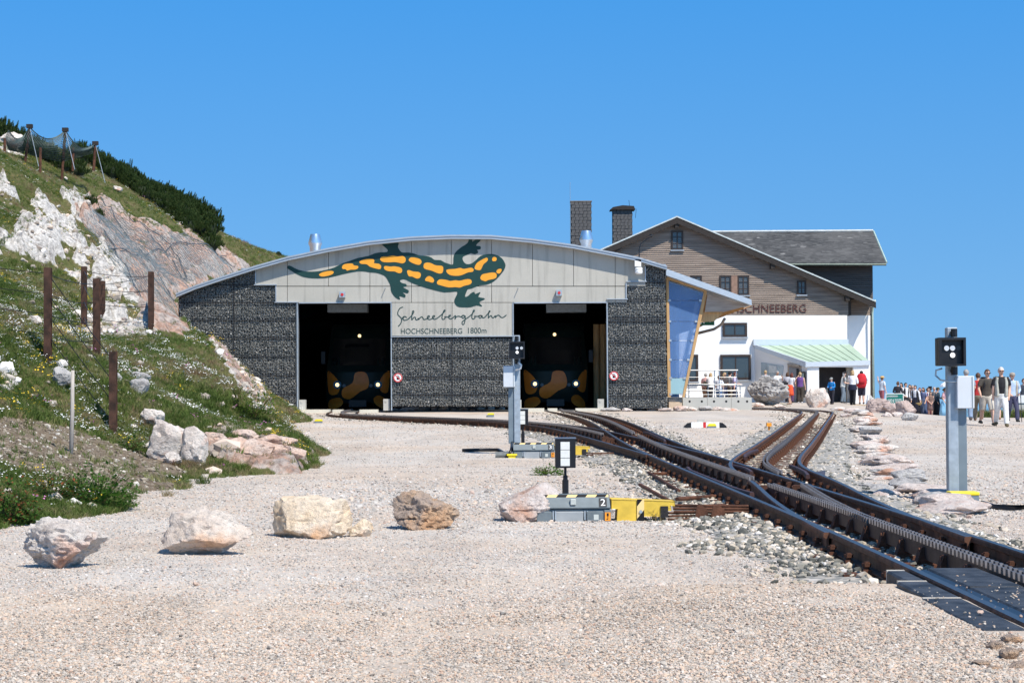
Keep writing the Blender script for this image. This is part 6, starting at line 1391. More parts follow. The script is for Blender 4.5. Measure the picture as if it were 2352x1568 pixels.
    for s_ in (-1, 1):
        an = legs[s_][2]; bevel(MB().tube([an + Vector((0, .035*Hh, -.018*Hh)), an + Vector((0, 0, -.008*Hh)), an + Vector((0, -.05*Hh, -.018*Hh)), an + Vector((0, -.088*Hh, -.028*Hh))], [(.026*Hh, .02*Hh), (.031*Hh, .032*Hh), (.03*Hh, .022*Hh), (.02*Hh, .012*Hh)], 10, xa=(1, 0, 0)).build('shoe', cloth(shoe), root, local=True, smooth=True), .004, 1)
    hm = mat('hair_' + hair, HAIRC[hair], .6, var=.3, scale=30, bump=.4, bscale=60)
    if hstyle != 'bald':
        hb = MB(); n0 = 0
        for q in iv:
            x, y, zz = q; front_ = y < -.25 and zz < .45; k = .9 if front_ else 1.14
            if zz < -.35: k = .9 if hstyle == 'short' else k
            hb.v.append(tuple(hc + Vector((x * .049 * k, y * .057 * k + .004, zz * .068 * (k if zz > 0 else .9) + .004)) * Hh))
        for f_ in ifc: hb.f.append(tuple(f_)); hb.m.append(0)
        if hstyle == 'bob': hb.tube([hc + Vector((0, .018, .02)) * Hh, hc + Vector((0, .022, -.03)) * Hh, hc + Vector((0, .02, -.075)) * Hh], [(.052*Hh, .045*Hh), (.06*Hh, .045*Hh), (.055*Hh, .038*Hh)], 12, xa=(1, 0, 0))
        if hstyle == 'long': hb.tube([hc + Vector((0, .02, .02)) * Hh, hc + Vector((0, .03, -.05)) * Hh, hc + Vector((.01, .045, -.13)) * Hh, hc + Vector((.012, .05, -.2)) * Hh], [(.05*Hh, .042*Hh), (.055*Hh, .036*Hh), (.048*Hh, .025*Hh), (.025*Hh, .015*Hh)], 12, xa=(1, 0, 0))
        if hstyle == 'bun': hb.tube([hc + Vector((0, .05, .0)) * Hh, hc + Vector((0, .085, .01)) * Hh], [.028*Hh, .022*Hh], 8)
        hb.build('hair', hm, root, local=True, smooth=True)
    if hat == 'straw': MB().lathe(hc + Vector((0, 0, .025)) * Hh, [(.02*Hh, 0), (.115*Hh, .0), (.118*Hh, .006*Hh), (.062*Hh, .016*Hh), (.056*Hh, .05*Hh), (.035*Hh, .06*Hh), (.005*Hh, .058*Hh)], 20).build('hat', cloth(hatc), root, local=True, smooth=True)
    if hat == 'cap':
        MB().lathe(hc + Vector((0, 0, .02)) * Hh, [(.056*Hh, 0), (.058*Hh, .02*Hh), (.045*Hh, .05*Hh), (.01*Hh, .06*Hh)], 16).prism([hc + Vector(q) * Hh for q in ((-.04, -.04, .022), (-.025, -.105, .012), (.025, -.105, .012), (.04, -.04, .022))], (0, 0, .007 * Hh)).build('hat', cloth(hatc), root, local=True, smooth=True)
    if hat == 'tall': MB().lathe(hc + Vector((0, .01, .02)) * Hh, [(.08*Hh, 0), (.08*Hh, .006*Hh), (.055*Hh, .012*Hh), (.062*Hh, .085*Hh), (.07*Hh, .09*Hh), (.005*Hh, .092*Hh)], 16).build('hat', cloth(hatc), root, local=True, smooth=True)
    return root, dict(H=Hh, sp=sp, hc=hc, arms=arms, up=up)
def worldp(root, q): return wm(root) @ Vector(q)
def backpack(root, info, col, label, s=1.0):
    H_ = info['H']; c = info['sp'](.70) + Vector((0, .125 * H_, 0)); bp = thing('backpack', label, 'backpack', loc=worldp(root, c)); bp.rotation_euler = root.rotation_euler
    w, d, h = .105 * H_ * s, .07 * H_ * s, .155 * H_ * s
    pk = MB().tube([(0, 0, -h), (0, .01, -h*.6), (0, .01, 0), (0, 0, h*.6), (0, -.01, h*.95)], [(w*.8, d*.7), (w, d), (w*1.02, d), (w*.95, d*.95), (w*.6, d*.6)], 14, xa=(1, 0, 0)).build('pack', cloth(col), bp, local=True, smooth=True)
    MB().tube([(0, .06*H_*s, -h*.5), (0, .075*H_*s, -h*.2), (0, .06*H_*s, h*.1)], [(w*.6, d*.3), (w*.7, d*.4), (w*.55, d*.3)], 10, xa=(1, 0, 0)).build('front_pocket', cloth(tuple(k*.75 for k in col)), bp, local=True, smooth=True)
    for s_ in (-1, 1): MB().tube([(s_*w*.5, -d*.8, h*.7), (s_*w*.55, -.14*H_, h*.75), (s_*w*.6, -.205*H_, h*.1), (s_*w*.7, -.12*H_, -h*.5), (s_*w*.6, -d*.5, -h*.7)], (.014*H_), 6).build('strap', cloth((.03,.03,.035)), bp, local=True, smooth=True)
    return bp
def basket(pos, label, r=.2):
    b_ = thing('wicker_basket', label, 'basket', loc=pos); WK = mat('wicker', (.42,.29,.12), .85, var=.3, scale=25, bump=.5)
    MB().loft([[Vector((math.cos(2*math.pi*k/16)*w, math.sin(2*math.pi*k/16)*w*.75, z_)) for k in range(16)] for w, z_ in ((r*.75, 0), (r, r*.4), (r*1.05, r*.65), (r*.95, r*.64), (r*.7, r*.1))]).build('bowl', WK, b_, local=True)
    MB().tube([(r*math.cos(a), 0, r*.6 + r*1.1*math.sin(a)) for a in np.linspace(0, math.pi, 9)], .016, 6).build('handle', WK, b_, local=True)
UPR = ((.06, -.07, -.12), (.01, -.13, .03)); HOLD = ((.03, -.02, -.17), (-.02, -.15, -.19)); FACE = ((.05, -.09, -.13), (-.03, -.15, .02))
# walkers on the gravel path
w1, i1 = person(2266, 59, 1.76, 6, 'hiker in dark olive shirt and pale shorts walking with a trekking pole', (.075,.065,.055), 'short', 'shorts', (.50,.46,.40), (.06,.05,.035), 'brown', 'short', 8, .9, armL=((.05, .0, -.16), (.05, -.1, -.27)), armR=((.05, -.02, -.15), (.03, -.15, -.15)), glasses=True)
backpack(w1, i1, (.02,.02,.024), 'black backpack on the hiker in the olive shirt')
h_ = worldp(w1, i1['arms'][1][2]); tag(MB().tube([h_ + Vector((0, -.1, .06)), Vector((h_.x - .12, h_.y - .25, float(ground_z(h_.x, h_.y - .25))))], .014, 6).build('trekking_pole', BLACK), 'thin black trekking pole held by the olive shirted hiker', 'pole')
w2, i2 = person(2299, 58, 1.83, -4, 'man in black shirt, beige vest and white trousers walking beside the hiker', (.018,.018,.022), 'short', 'trousers', (.70,.70,.68), (.11,.09,.05), 'white', 'short', 3, .9, vest=(.40,.40,.35), glasses=True, belly=.03)
w3, i3 = person(2220, 63, 1.76, 172, 'grey haired person in blue jeans walking away behind the signal post', (.25,.28,.33), 'short', 'trousers', (.20,.26,.36), (.10,.08,.07), 'grey', 'short', 3, 1.0)
w4, i4 = person(2247, 66, 1.68, 170, 'person with red jacket walking away behind the olive shirted hiker', (.45,.03,.03), 'long', 'trousers', (.22,.18,.13), (.25,.12,.06), 'brown', 'short', 3, .9)
w5, i5 = person(2325, 66, 1.72, 8, 'person in light blue shirt with walking stick behind the man in white trousers', (.42,.52,.68), 'long', 'trousers', (.06,.06,.11), (.04,.04,.04), 'brown', 'short', 3, .6, vest=(.42,.37,.31), hat='cap', hatc=(.35,.3,.25))
h_ = worldp(w5, i5['arms'][1][2]); tag(MB().tube([h_ + Vector((.03, -.05, .1)), Vector((h_.x + .05, h_.y - .1, float(ground_z(h_.x, h_.y))))], .014, 6).build('walking_stick', BLACK), 'dark walking stick held by the person in the light blue shirt', 'stick')
w6, i6 = person(2351, 84, 1.72, 20, 'man in dark shirt seen above the concrete barrier', (.05,.06,.08), 'short', 'trousers', (.1,.1,.1), hair='brown', hstyle='short')
w7, i7 = person(2289, 69, 1.6, 175, 'woman in grey dress half hidden behind the two walkers', (.3,.3,.32), 'short', 'kneeskirt', (.3,.3,.34), (.3,.16,.1), 'brown', 'bob')
# crowd in costume
cr_ = [person(2025, 103, 1.66, 120, 'person in straw hat and pale shirt raising one arm', (.52,.58,.66), 'short', 'trousers', (.3,.1,.12), hair='brown', hat='straw', hatc=(.50,.33,.13), armR=((.10, -.03, -.02), (.16, -.06, .12))),
 person(2071, 106, 1.66, -40, 'dark haired woman in white blouse behind the information sign', (.75,.75,.76), 'short', 'skirt', (.05,.06,.12), hair='dark', hstyle='long'),
 person(2090, 106, 1.68, -25, 'woman in grey bodice and white blouse among the costumed group', (.16,.13,.13), 'long', 'skirt', (.03,.03,.04), hair='brown', hstyle='bob', vest=(.1,.09,.1)),
 person(2103, 105, 1.70, -30, 'woman in long black dress with white sleeves carrying a basket', (.70,.71,.75), 'long', 'skirt', (.012,.012,.02), hair='dark', hstyle='bun', vest=(.015,.014,.018), apron=(.012,.016,.04)),
 person(2121, 106, 1.66, -50, 'woman in blue patterned blouse and blue skirt in the costumed group', (.16,.19,.33), 'short', 'skirt', (.06,.09,.17), hair='brown', hstyle='bob', apron=(.25,.3,.4)),
 person(2137, 104.5, 1.42, 5, 'girl in brown dress with hands folded among the costumed group', (.20,.13,.11), 'none', 'kneeskirt', (.19,.12,.11), (.03,.03,.04), 'dark', 'long', armL=((.02, -.03, -.16), (-.07, -.09, -.27)), armR=((.02, -.03, -.16), (-.07, -.09, -.27))),
 person(2137, 107.5, 1.72, -60, 'person in tall black hat standing behind the girl in brown', (.65,.66,.7), 'long', 'skirt', (.012,.012,.016), hair='dark', hat='tall', hatc=(.012,.013,.02)),
 person(2152, 105, 1.66, 60, 'woman in black dress and gold trimmed bonnet carrying a basket', (.03,.05,.07), 'long', 'skirt', (.010,.010,.013), hair='dark', hat='cap', hatc=(.08,.06,.02), armR=HOLD),
 person(2169, 104, 1.62, 60, 'woman in light blue gown under a white parasol', (.55,.33,.36), 'short', 'gown', (.26,.52,.72), hair='brown', hstyle='bun', armR=UPR),
 person(2062, 104.5, 1.64, 140, 'woman in black shawl with her back turned next to the information sign', (.03,.03,.04), 'long', 'skirt', (.02,.02,.03), hair='brown', hstyle='bun'),
 person(2080, 105, 1.70, 30, 'man in dark waistcoat and white sleeves in the costumed group', (.68,.68,.70), 'long', 'trousers', (.03,.03,.035), hair='dark', vest=(.03,.03,.035)),
 person(2096, 107, 1.72, -10, 'tall person in dark blue jacket at the back of the costumed group', (.03,.04,.09), 'long', 'trousers', (.03,.03,.03), hair='grey'),
 person(2129, 106.5, 1.68, 40, 'woman in wine red bodice between the girl and the blue skirted woman', (.6,.6,.64), 'short', 'skirt', (.12,.02,.03), hair='brown', hstyle='bun', vest=(.14,.02,.03)),
 person(2146, 107, 1.74, -15, 'bearded man in grey coat behind the woman in the bonnet', (.16,.16,.17), 'long', 'trousers', (.05,.05,.06), hair='grey'),
 person(2113, 107.5, 1.66, -20, 'woman with reddish hair at the back of the costumed group', (.22,.16,.25), 'short', 'skirt', (.05,.05,.08), hair='red', hstyle='bob')]
basket(worldp(cr_[3][0], cr_[3][1]['arms'][-1][2]) + Vector((.35, -.1, -.25)), 'wicker basket hanging beside the woman in long black dress'); basket(worldp(cr_[7][0], cr_[7][1]['arms'][1][2]) + Vector((.1, -.25, -.1)), 'round wicker basket held by the woman in the bonnet', .23)
q = worldp(cr_[8][0], cr_[8][1]['arms'][1][2]); par = thing('parasol', 'white parasol held above the woman in light blue', 'parasol', loc=q)
MB().tube([(0, 0, -.1), (0, 0, .62)], .012, 6).build('shaft', GREYWOOD, par, local=True)
MB().lathe((0, 0, .30), [(.52, 0), (.48, .10), (.36, .20), (.2, .28), (.03, .32), (.02, .30), (.35, .17), (.5, -.01)], 10).build('canopy', cloth((.85,.86,.88)), par, local=True)
# at the hotel entrance
e1, k1 = person(1958, 92, 1.70, 150, 'blonde woman in white top with dark jacket tied at the waist', (.80,.80,.82), 'long', 'trousers', (.012,.012,.016), (.02,.02,.02), 'blonde', 'bob', 4, .2, armR=FACE, armL=HOLD, vest=None)
MB().loft([[Vector((math.cos(a) * w * 1.7, math.sin(a) * w * 1.7 * .8, z_ * 1.7)) for a in np.linspace(-.6, math.pi + .6, 12)] for w, z_ in ((.10, .58), (.115, .53), (.125, .43))], cap=False, closed=False).build('jacket_at_waist', cloth((.015,.016,.04)), e1, local=True)
e2, k2 = person(1979, 97, 1.72, 170, 'person wearing a red backpack near the hotel corner', (.12,.12,.16), 'short', 'shorts', (.03,.03,.05), hair='dark'); backpack(e2, k2, (.50,.02,.03), 'bright red hiking backpack near the hotel entrance', 1.35)
e3, k3 = person(1936, 101, 1.70, 80, 'man in black cap and pale vest before the dark hotel door', (.12,.13,.14), 'short', 'trousers', (.16,.20,.24), (.06,.06,.06), 'grey', 'long', 6, .2, hat='cap', hatc=(.015,.015,.018), vest=(.62,.62,.58), armL=HOLD, armR=HOLD)
e4, k4 = person(1911, 95.5, 1.36, -40, 'child in bright blue jacket and grey cap beside the cream boulder', (.02,.22,.55), 'long', 'trousers', (.02,.02,.03), hair='brown', hat='cap', hatc=(.35,.37,.36), armL=HOLD, armR=HOLD)
e5, k5 = person(1838, 101, 1.68, 170, 'woman in purple striped top shading her face with a raised arm', (.13,.06,.22), 'none', 'trousers', (.055,.045,.035), (.7,.7,.7), 'blonde', 'bun', 2, .1, armR=FACE, armL=((.03, .0, -.17), (.05, -.01, -.32)))
# bending figure in orange skirt
e6, k6 = person(1815, 96, 1.64, -95, 'person in orange red skirt bending down by the rails', (.35,.42,.36), 'short', 'kneeskirt', (.72,.09,.03), (.3,.2,.15), 'brown', 'short', 82, .1, armL=((.0, -.02, -.18), (.0, -.03, -.34)), armR=((.0, -.02, -.18), (.0, -.03, -.34)))
b_ = thing('backpack', 'small black backpack on the bending person in the orange skirt', 'backpack', loc=worldp(e6, k6['sp'](.68)) + Vector((0, 0, .17)))
MB().tube([(-.17, 0, -.02), (-.08, 0, .03), (.08, 0, .05), (.17, 0, 0)], [(.10, .05), (.14, .09), (.14, .10), (.09, .06)], 12, xa=(0, 1, 0)).build('pack', cloth((.02,.02,.025)), b_, local=True, smooth=True); MB().tube([(-.1, -.08, .1), (0, -.05, .2), (.08, -.08, .12)], .015, 6).build('strap', BLACK, b_, local=True)
# behind the huge boulder
person(1759, 103, 1.66, 180, 'brown haired person mostly hidden behind the huge grey boulder top', (.4,.4,.42), hair='blonde', hstyle='short', z=.62)
person(1784, 103, 1.64, 30, 'balding man in white shirt looking over the huge grey boulder', (.75,.75,.76), hair='grey', hstyle='short', z=.60, skin=1, armR=FACE)
person(1808, 103, 1.62, 150, 'brown haired person beside the huge boulder and dark red haired woman', (.5,.5,.55), hair='brown', hstyle='bob', z=.55)
person(1818, 102, 1.62, 140, 'dark red haired woman in white shirt beside the huge boulder', (.75,.75,.78), 'short', 'trousers', (.1,.05,.12), hair='red', hstyle='bob', z=.5)
# on the terrace side
t1, j1 = person(1630, 98, 1.66, 150, 'blonde woman in white shirt bending over behind the terrace railing', (.80,.80,.83), 'short', 'trousers', (.03,.03,.04), hair='blonde', hstyle='bob', lean=14)
tag(MB().prism([worldp(t1, j1['sp'](.60)) + Vector(q) for q in ((-.42,-.2,-.02),(-.12,-.2,-.1),(-.16,-.2,.14),(-.3,-.2,.22))], (0, .12, 0)).build('shoulder_bag', cloth((.05,.045,.03))), 'black shoulder bag of the woman in white shirt behind the railing', 'bag')
person(1620, 98.6, 1.64, 150, 'person in pink shirt behind the woman with shoulder bag', (.55,.33,.33), 'short', 'trousers', (.35,.22,.15), hair='grey')
person(1651, 97, 1.50, 160, 'brown haired boy with white shirt and rucksack behind the railing', (.60,.64,.72), 'short', 'trousers', (.10,.16,.28), hair='brown')
person(1663, 98, 1.66, 40, 'blonde person in sunglasses and dark top behind the railing', (.08,.07,.07), 'short', 'trousers', (.05,.06,.12), hair='blonde', hstyle='bob', glasses=True)
person(1676, 98.5, 1.72, 120, 'man in black cap and grey shirt behind the railing', (.32,.33,.35), 'short', 'trousers', (.16,.13,.10), hair='dark', hat='cap', hatc=(.02,.02,.025))
person(1687, 97.5, 1.68, 75, 'red haired woman in lilac shirt behind the narrow railing panel', (.50,.46,.68), 'short', 'trousers', (.03,.03,.05), hair='red', armR=HOLD)
# ================================================================== stones on the ground
def ring_shapes(seed0, m_, n=6, dims=(1, .8, .55)):
    return [shape_obj('stone_shape', *rock_verts(seed0 + k, dims, 1, planes=6, rough=0, fine=0, lump=.2), m_) for k in range(n)]
def randmat(name, stops, rough=.9, sand=False):
    m, t, b = newmat(name, rough, .18); oi = t.nodes.new('ShaderNodeObjectInfo'); c = ramp(t, oi.outputs['Random'], stops)
    if sand: c = mixc(t, 1.0, c, sandy(t, t.nodes.new('ShaderNodeNewGeometry').outputs['Position']), 'MULTIPLY')
    t.links.new(c, b.inputs['Base Color']); return m
GRAVM = randmat('gravel_stones', [(0, (.17,.155,.145)), (.12, (.30,.28,.26)), (.32, (.46,.43,.395)), (.55, (.55,.515,.48)), (.70, (.53,.42,.335)), (.86, (.58,.475,.39)), (.93, (.45,.31,.245)), (1, (.70,.68,.66))], sand=True)
BALLM = randmat('ballast_stones', [(0, (.07,.07,.062)), (.22, (.15,.15,.135)), (.42, (.25,.24,.21)), (.6, (.40,.345,.27)), (.8, (.52,.45,.37)), (1, (.68,.65,.61))])
def flat_rot(n): return np.c_[RNG.normal(0, .35, n), RNG.normal(0, .35, n), RNG.uniform(0, 6.283, n)]
def solve_ground(px, py, it=12):
    d = np.array([tuple(_f)]) * F_PX + np.outer(px - CXP, np.array(_r)) + np.outer(CYP - py, np.array(_u)); Y = np.full(len(px), 30.0)
    for _ in range(it):
        X = d[:, 0] / d[:, 1] * Y; g = ground_z(X, Y); Yn = (g - CAM.z) / d[:, 2] * d[:, 1]; Yn = np.where((Yn > 5) & (Yn < 130), Yn, 130); Y = .4 * Y + .6 * Yn
    X = d[:, 0] / d[:, 1] * Y; return X, Y, ground_z(X, Y)
allp = [path_main[(path_main[:, 1] > 13)], path_left, path_right]
def track_dist(X, Y):
    D = np.full(len(X), 99.0)
    for p in allp:
        q = p[::2]; 
        for a in range(0, len(X), 20000): D[a:a+20000] = np.minimum(D[a:a+20000], np.sqrt((X[a:a+20000, None] - q[None, :, 0])**2 + (Y[a:a+20000, None] - q[None, :, 1])**2).min(1))
    return D
N = 320000
px = RNG.uniform(-330, 2720, N); py = 966 + (1640 - 966) * RNG.random(N) ** .9
X, Y, Zg = solve_ground(px, py); hz = np.where(X < -2.4, hill_z(X, Y), -9)
cross = (X > 2.38) & (X < 4.3) & (Y < 12.95) & (Y > np.where(X < 2.6, 9.7, 0))
ok = (Y < 100) & (hz < Zg + .02) & ((track_dist(X, Y) > 1.15 + .35 * vnoise(np.c_[X, Y, X * 0] * 1.3) - .45 * sm((17 - Y) / 4)) | (Y < 13.0)) & ~(cross & (RNG.random(N) > .035)) & ~((np.abs(np.abs(X - 3.13) - .53) < .07) & (Y < 14))
X, Y, Zg, cross = X[ok], Y[ok], Zg[ok], cross[ok]; n = len(X)
dist_t = track_dist(X, Y)
coarse = sm((Y - 17) / 7) * (.35 + .65 * (vnoise(np.c_[X * .25, Y * .12, X * 0]) > -.2))
size = RNG.gamma(4, .0022, n) * (1 + 2.2 * coarse * RNG.random(n)) + .0045
size = np.clip(size, .006, .07); size = np.maximum(size, RNG.uniform(1.5, 3.2, n) * Y / F_PX)
big = RNG.random(n) < .003; size[big] *= 2.2
left = sm((X + 1.5) / -2.5) * sm((Y - 18) / 3)          # trodden path on the hill side stays fine
size = np.where(left > .5, np.minimum(size, .016 + .0006 * Y), size)
zz = np.where(cross, .258, Zg) + size * .12
q = np.c_[X, Y, zz * 0]; zz = zz + np.where(cross, 0, .02 * fbm(q * .35, 3) + .008 * vnoise(q * 1.7))
scatter('gravel', np.c_[X, Y, zz], np.c_[size, size, size] * RNG.uniform(.75, 1.25, (n, 3)), flat_rot(n), ring_shapes(300, GRAVM))
# ballast between and beside the rails
B = []
for p, y0, y1, cnt in ((path_main, 12.9, 72, 19000), (path_left, 36, 72, 4500), (path_right, 16, 95, 9500)):
    pp, tt, nn = frames(p); s_ = seglen(p); k = (pp[:, 1] > y0) & (pp[:, 1] < y1); w = np.where(k, 1 / np.maximum(pp[:, 1], 10) ** 1.25, 0); idx = RNG.choice(len(pp), cnt, p=w / w.sum())
    lat = RNG.uniform(-1.75, 1.75, cnt); al = RNG.uniform(-.3, .3, cnt)
    x = pp[idx, 0] + nn[idx, 0] * lat + tt[idx, 0] * al; y = pp[idx, 1] + nn[idx, 1] * lat + tt[idx, 1] * al
    z = np.interp(y, TZY, TZ) - np.interp(np.abs(lat), [0, .75, 1.25, 1.8], [.175, .152, .19, .30]); z = np.maximum(z, ground_z(x, y) + .005)
    c = (np.abs(np.abs(lat) - .53) > .10) | (RNG.random(cnt) < .1); c &= np.abs(lat) < 1.35 + .4 * vnoise(np.c_[x, y, x * 0] * 1.1) + .15 * RNG.normal(size=cnt) - .5 * sm((17 - y) / 4) * (lat < 0); B.append(np.c_[x, y, z][c])
B = np.vstack(B); B = B[B[:, 1] > 12.98 + .25 * RNG.random(len(B))]; n = len(B); sz = np.clip(RNG.gamma(5, .0105, n), .02, .12)
sz = np.maximum(sz, 2.4 * B[:, 1] / F_PX)
ov = np.zeros(n)
scatter('ballast_stones', B, np.c_[sz, sz, sz] * RNG.uniform(.7, 1.25, (n, 3)), flat_rot(n), ring_shapes(340, BALLM, dims=(1, .8, .65)))
# ================================================================== hill vegetation
def tuft(seed, n, h, spread, lean, w, m_, curve=.3):
    rs = np.random.default_rng(seed); v, f = [], []
    for k in range(n):
        a = rs.uniform(0, 6.28); r = spread * math.sqrt(rs.random()); b0 = np.array([r*math.cos(a), r*math.sin(a), 0]); l = rs.normal(0, lean, 2); hh = h * rs.uniform(.55, 1.1); d = rs.uniform(0, 6.28); s_ = np.array([math.cos(d), math.sin(d), 0]) * w
        mid = b0 + np.array([l[0]*.4, l[1]*.4, .6]) * hh; tip = b0 + np.array([l[0]*(1+curve), l[1]*(1+curve), .95]) * hh; i = len(v)
        v += [b0 - s_, b0 + s_, mid + s_*.7, mid - s_*.7, tip]; f += [(i, i+1, i+2, i+3), (i+3, i+2, i+4)]
    return shape_obj('grass_tuft', v, f, m_)
def leafmat(name, c, var=.35, trans=.25):
    m, t, b = newmat(name, .7, .2); oi = t.nodes.new('ShaderNodeObjectInfo'); P = t.nodes.new('ShaderNodeNewGeometry').outputs['Position']
    a = ramp(t, oi.outputs['Random'], [(0, tuple(k*(1-var) for k in c)), (1, tuple(k*(1+var) for k in c))]); t.links.new(mixc(t, noise(t, P, 3, 3), a, tuple(k*1.25 for k in c)), b.inputs['Base Color'])
    tr = t.nodes.new('ShaderNodeBsdfTranslucent'); tr.inputs[0].default_value = (*[min(1, k*1.6) for k in c], 1); mx = t.nodes.new('ShaderNodeMixShader'); mx.inputs[0].default_value = trans
    t.links.new(b.outputs[0], mx.inputs[1]); t.links.new(tr.outputs[0], mx.inputs[2]); t.links.new(mx.outputs[0], t.nodes['Material Output'].inputs[0]); return m
GR = [leafmat('grass_deep', (.056,.090,.018)), leafmat('grass_mid', (.10,.142,.032)), leafmat('grass_pale', (.18,.185,.07)), leafmat('grass_dry', (.24,.195,.105)), leafmat('grass_rust', (.17,.11,.062))]
TUF = [tuft(10 + k, 16, 1, .45, .35, .035, GR[k]) for k in range(5)] + [tuft(30 + k, 12, 1, .5, .5, .045, GR[k]) for k in range(5)]
kj, ki = np.nonzero(keep); Yk = hy[kj]; wgt = 1 / Yk ** .9
pxk, pyk = proj(np.c_[hx[ki], Yk, HZ[kj, ki]]); vis = (pxk > -60) & (pxk < 760) & (pyk > 240) & (pyk < 1260); wgt = wgt * vis; wgt /= wgt.sum()
def sample_hill(n):
    s_ = RNG.choice(len(kj), n, p=wgt); X = hx[ki[s_]] + RNG.uniform(-.07, .07, n) * np.where(hx[ki[s_]] < -26, 6, 1); Y = hy[kj[s_]] * (1 + RNG.uniform(-.002, .002, n)); return X, Y, surf_z(X, Y)
X, Y, Z = sample_hill(105000); mk = masks(X, Y, Z); rockv = np.clip(mk[0] + mk[1] + mk[2] * .9 + mk[3] + mk[4] * .7, 0, 1); r_ = RNG.random(len(X))
okk = (r_ > rockv * .955) & ((mk[5] < .5) | (RNG.random(len(X)) < .05)) & (Z > ground_z(X, Y) - .03) & ~((mk[0] > .5) & (RNG.random(len(X)) < .2))
X, Y, Z = X[okk], Y[okk], Z[okk]; n = len(X); q = np.c_[X, Y, Z]
tone = fbm(q * .55, 4) * 1.5 + fbm(q * 2.4 + 5, 2) * .8 + RNG.normal(0, .3, n)
idx = np.digitize(tone, [-.35, .12, .5, .85]); idx = idx + 5 * (RNG.random(n) < .5)
h_ = np.maximum(RNG.uniform(.05, .17, n), RNG.uniform(4, 9, n) * Y / F_PX) * (1 + .5 * (vnoise(q * .8) > .3)); h_ = np.minimum(h_ * .72, np.interp(Y, [20, 30, 60], [.11, .14, .24]))
scatter('meadow_grass', np.c_[X, Y, Z - .01], np.c_[h_ * 1.1, h_ * 1.1, h_], np.c_[RNG.normal(0, .12, n), RNG.normal(0, .12, n), RNG.uniform(0, 6.28, n)], TUF, idx)
# flowers
def flower(col, name):
    m = mat(name, col, .7, var=.08); v, f = [], []; rs = np.random.default_rng(3)
    for k in range(5):
        c = np.array([*rs.normal(0, .5, 2), rs.uniform(.6, 1.1)]); i = len(v)
        for a in range(6): v.append(c + .26 * np.array([math.cos(a*1.047), math.sin(a*1.047), .25 * math.sin(a*2.1 + k)]))
        f.append(tuple(range(i, i + 6)))
    return shape_obj('flower_head', v, f, m)
X, Y, Z = sample_hill(34000); mk = masks(X, Y, Z); q = np.c_[X, Y, Z]; okk = (mk[1] < .5) & (mk[3] < .5) & (mk[5] < .5) & (Z > ground_z(X, Y) + .02)
nw = fbm(q * .5 + 50, 3); nyl = fbm(q * .6 + 90, 3); pxv, pyv = proj(q)
nearw = np.exp(-((pyv - 790) / 130) ** 2) * (pxv < 470)
kind = np.full(len(X), -1); rr = RNG.random(len(X)); kind[(nw + .25 * nearw > .13) & (rr < .55)] = 0; kind[(nyl > .12) & (rr > .55) & (rr < .85)] = 1; kind[(rr > .985)] = 2; kind[(rr > .965) & (rr < .985)] = 0
okk &= (kind >= 0) & ((Y > 27) | (RNG.random(len(X)) < .35)); X, Y, Z, kind = X[okk], Y[okk], Z[okk], kind[okk]; n = len(X); fs = np.maximum(.045, 2.3 * Y / F_PX) * RNG.uniform(.6, 1.2, n)
scatter('meadow_flowers', np.c_[X, Y, Z + np.minimum(.16, .05 + .002 * Y) * RNG.uniform(.4, 1, n)], fs, np.c_[RNG.normal(.3, .3, n), RNG.normal(0, .3, n), RNG.uniform(0, 6, n)], [flower((.78,.78,.74), 'white_petals'), flower((.80,.55,.03), 'yellow_petals'), flower((.55,.18,.42), 'pink_petals')], kind)
# loose stones on rock, soil and bank
X, Y, Z = sample_hill(26000); mk = masks(X, Y, Z); okk = ((mk[5] > .5) | ((np.clip(mk[0] + mk[2] + mk[4], 0, 1) > .5) & (RNG.random(len(X)) < .30)) | (RNG.random(len(X)) < .02)) & (mk[1] < .5); dirt = mk[5][okk]
X, Y, Z = X[okk], Y[okk], Z[okk]; n = len(X); sz = np.where(dirt > .5, RNG.gamma(2.2, .014, n) + .012, RNG.gamma(2, .05, n) + .04); sz = np.clip(np.maximum(sz, 2 * Y / F_PX), .01, .4)
HSM = randmat('hill_stones', [(0, (.22,.18,.15)), (.3, (.38,.33,.28)), (.55, (.55,.50,.45)), (.75, (.62,.48,.38)), (1, (.72,.70,.67))]); DSM = randmat('soil_stones', [(0, (.13,.10,.075)), (.5, (.24,.20,.155)), (.8, (.36,.31,.25)), (1, (.60,.56,.50))])
scatter('hill_stones', np.c_[X, Y, Z + sz * .1], np.c_[sz, sz, sz] * RNG.uniform(.7, 1.3, (n, 3)), flat_rot(n), ring_shapes(400, HSM, 4, (1, .85, .7)) + ring_shapes(420, DSM, 4, (1, .85, .7)), (RNG.integers(0, 4, n) + 4 * (dirt > .5)))
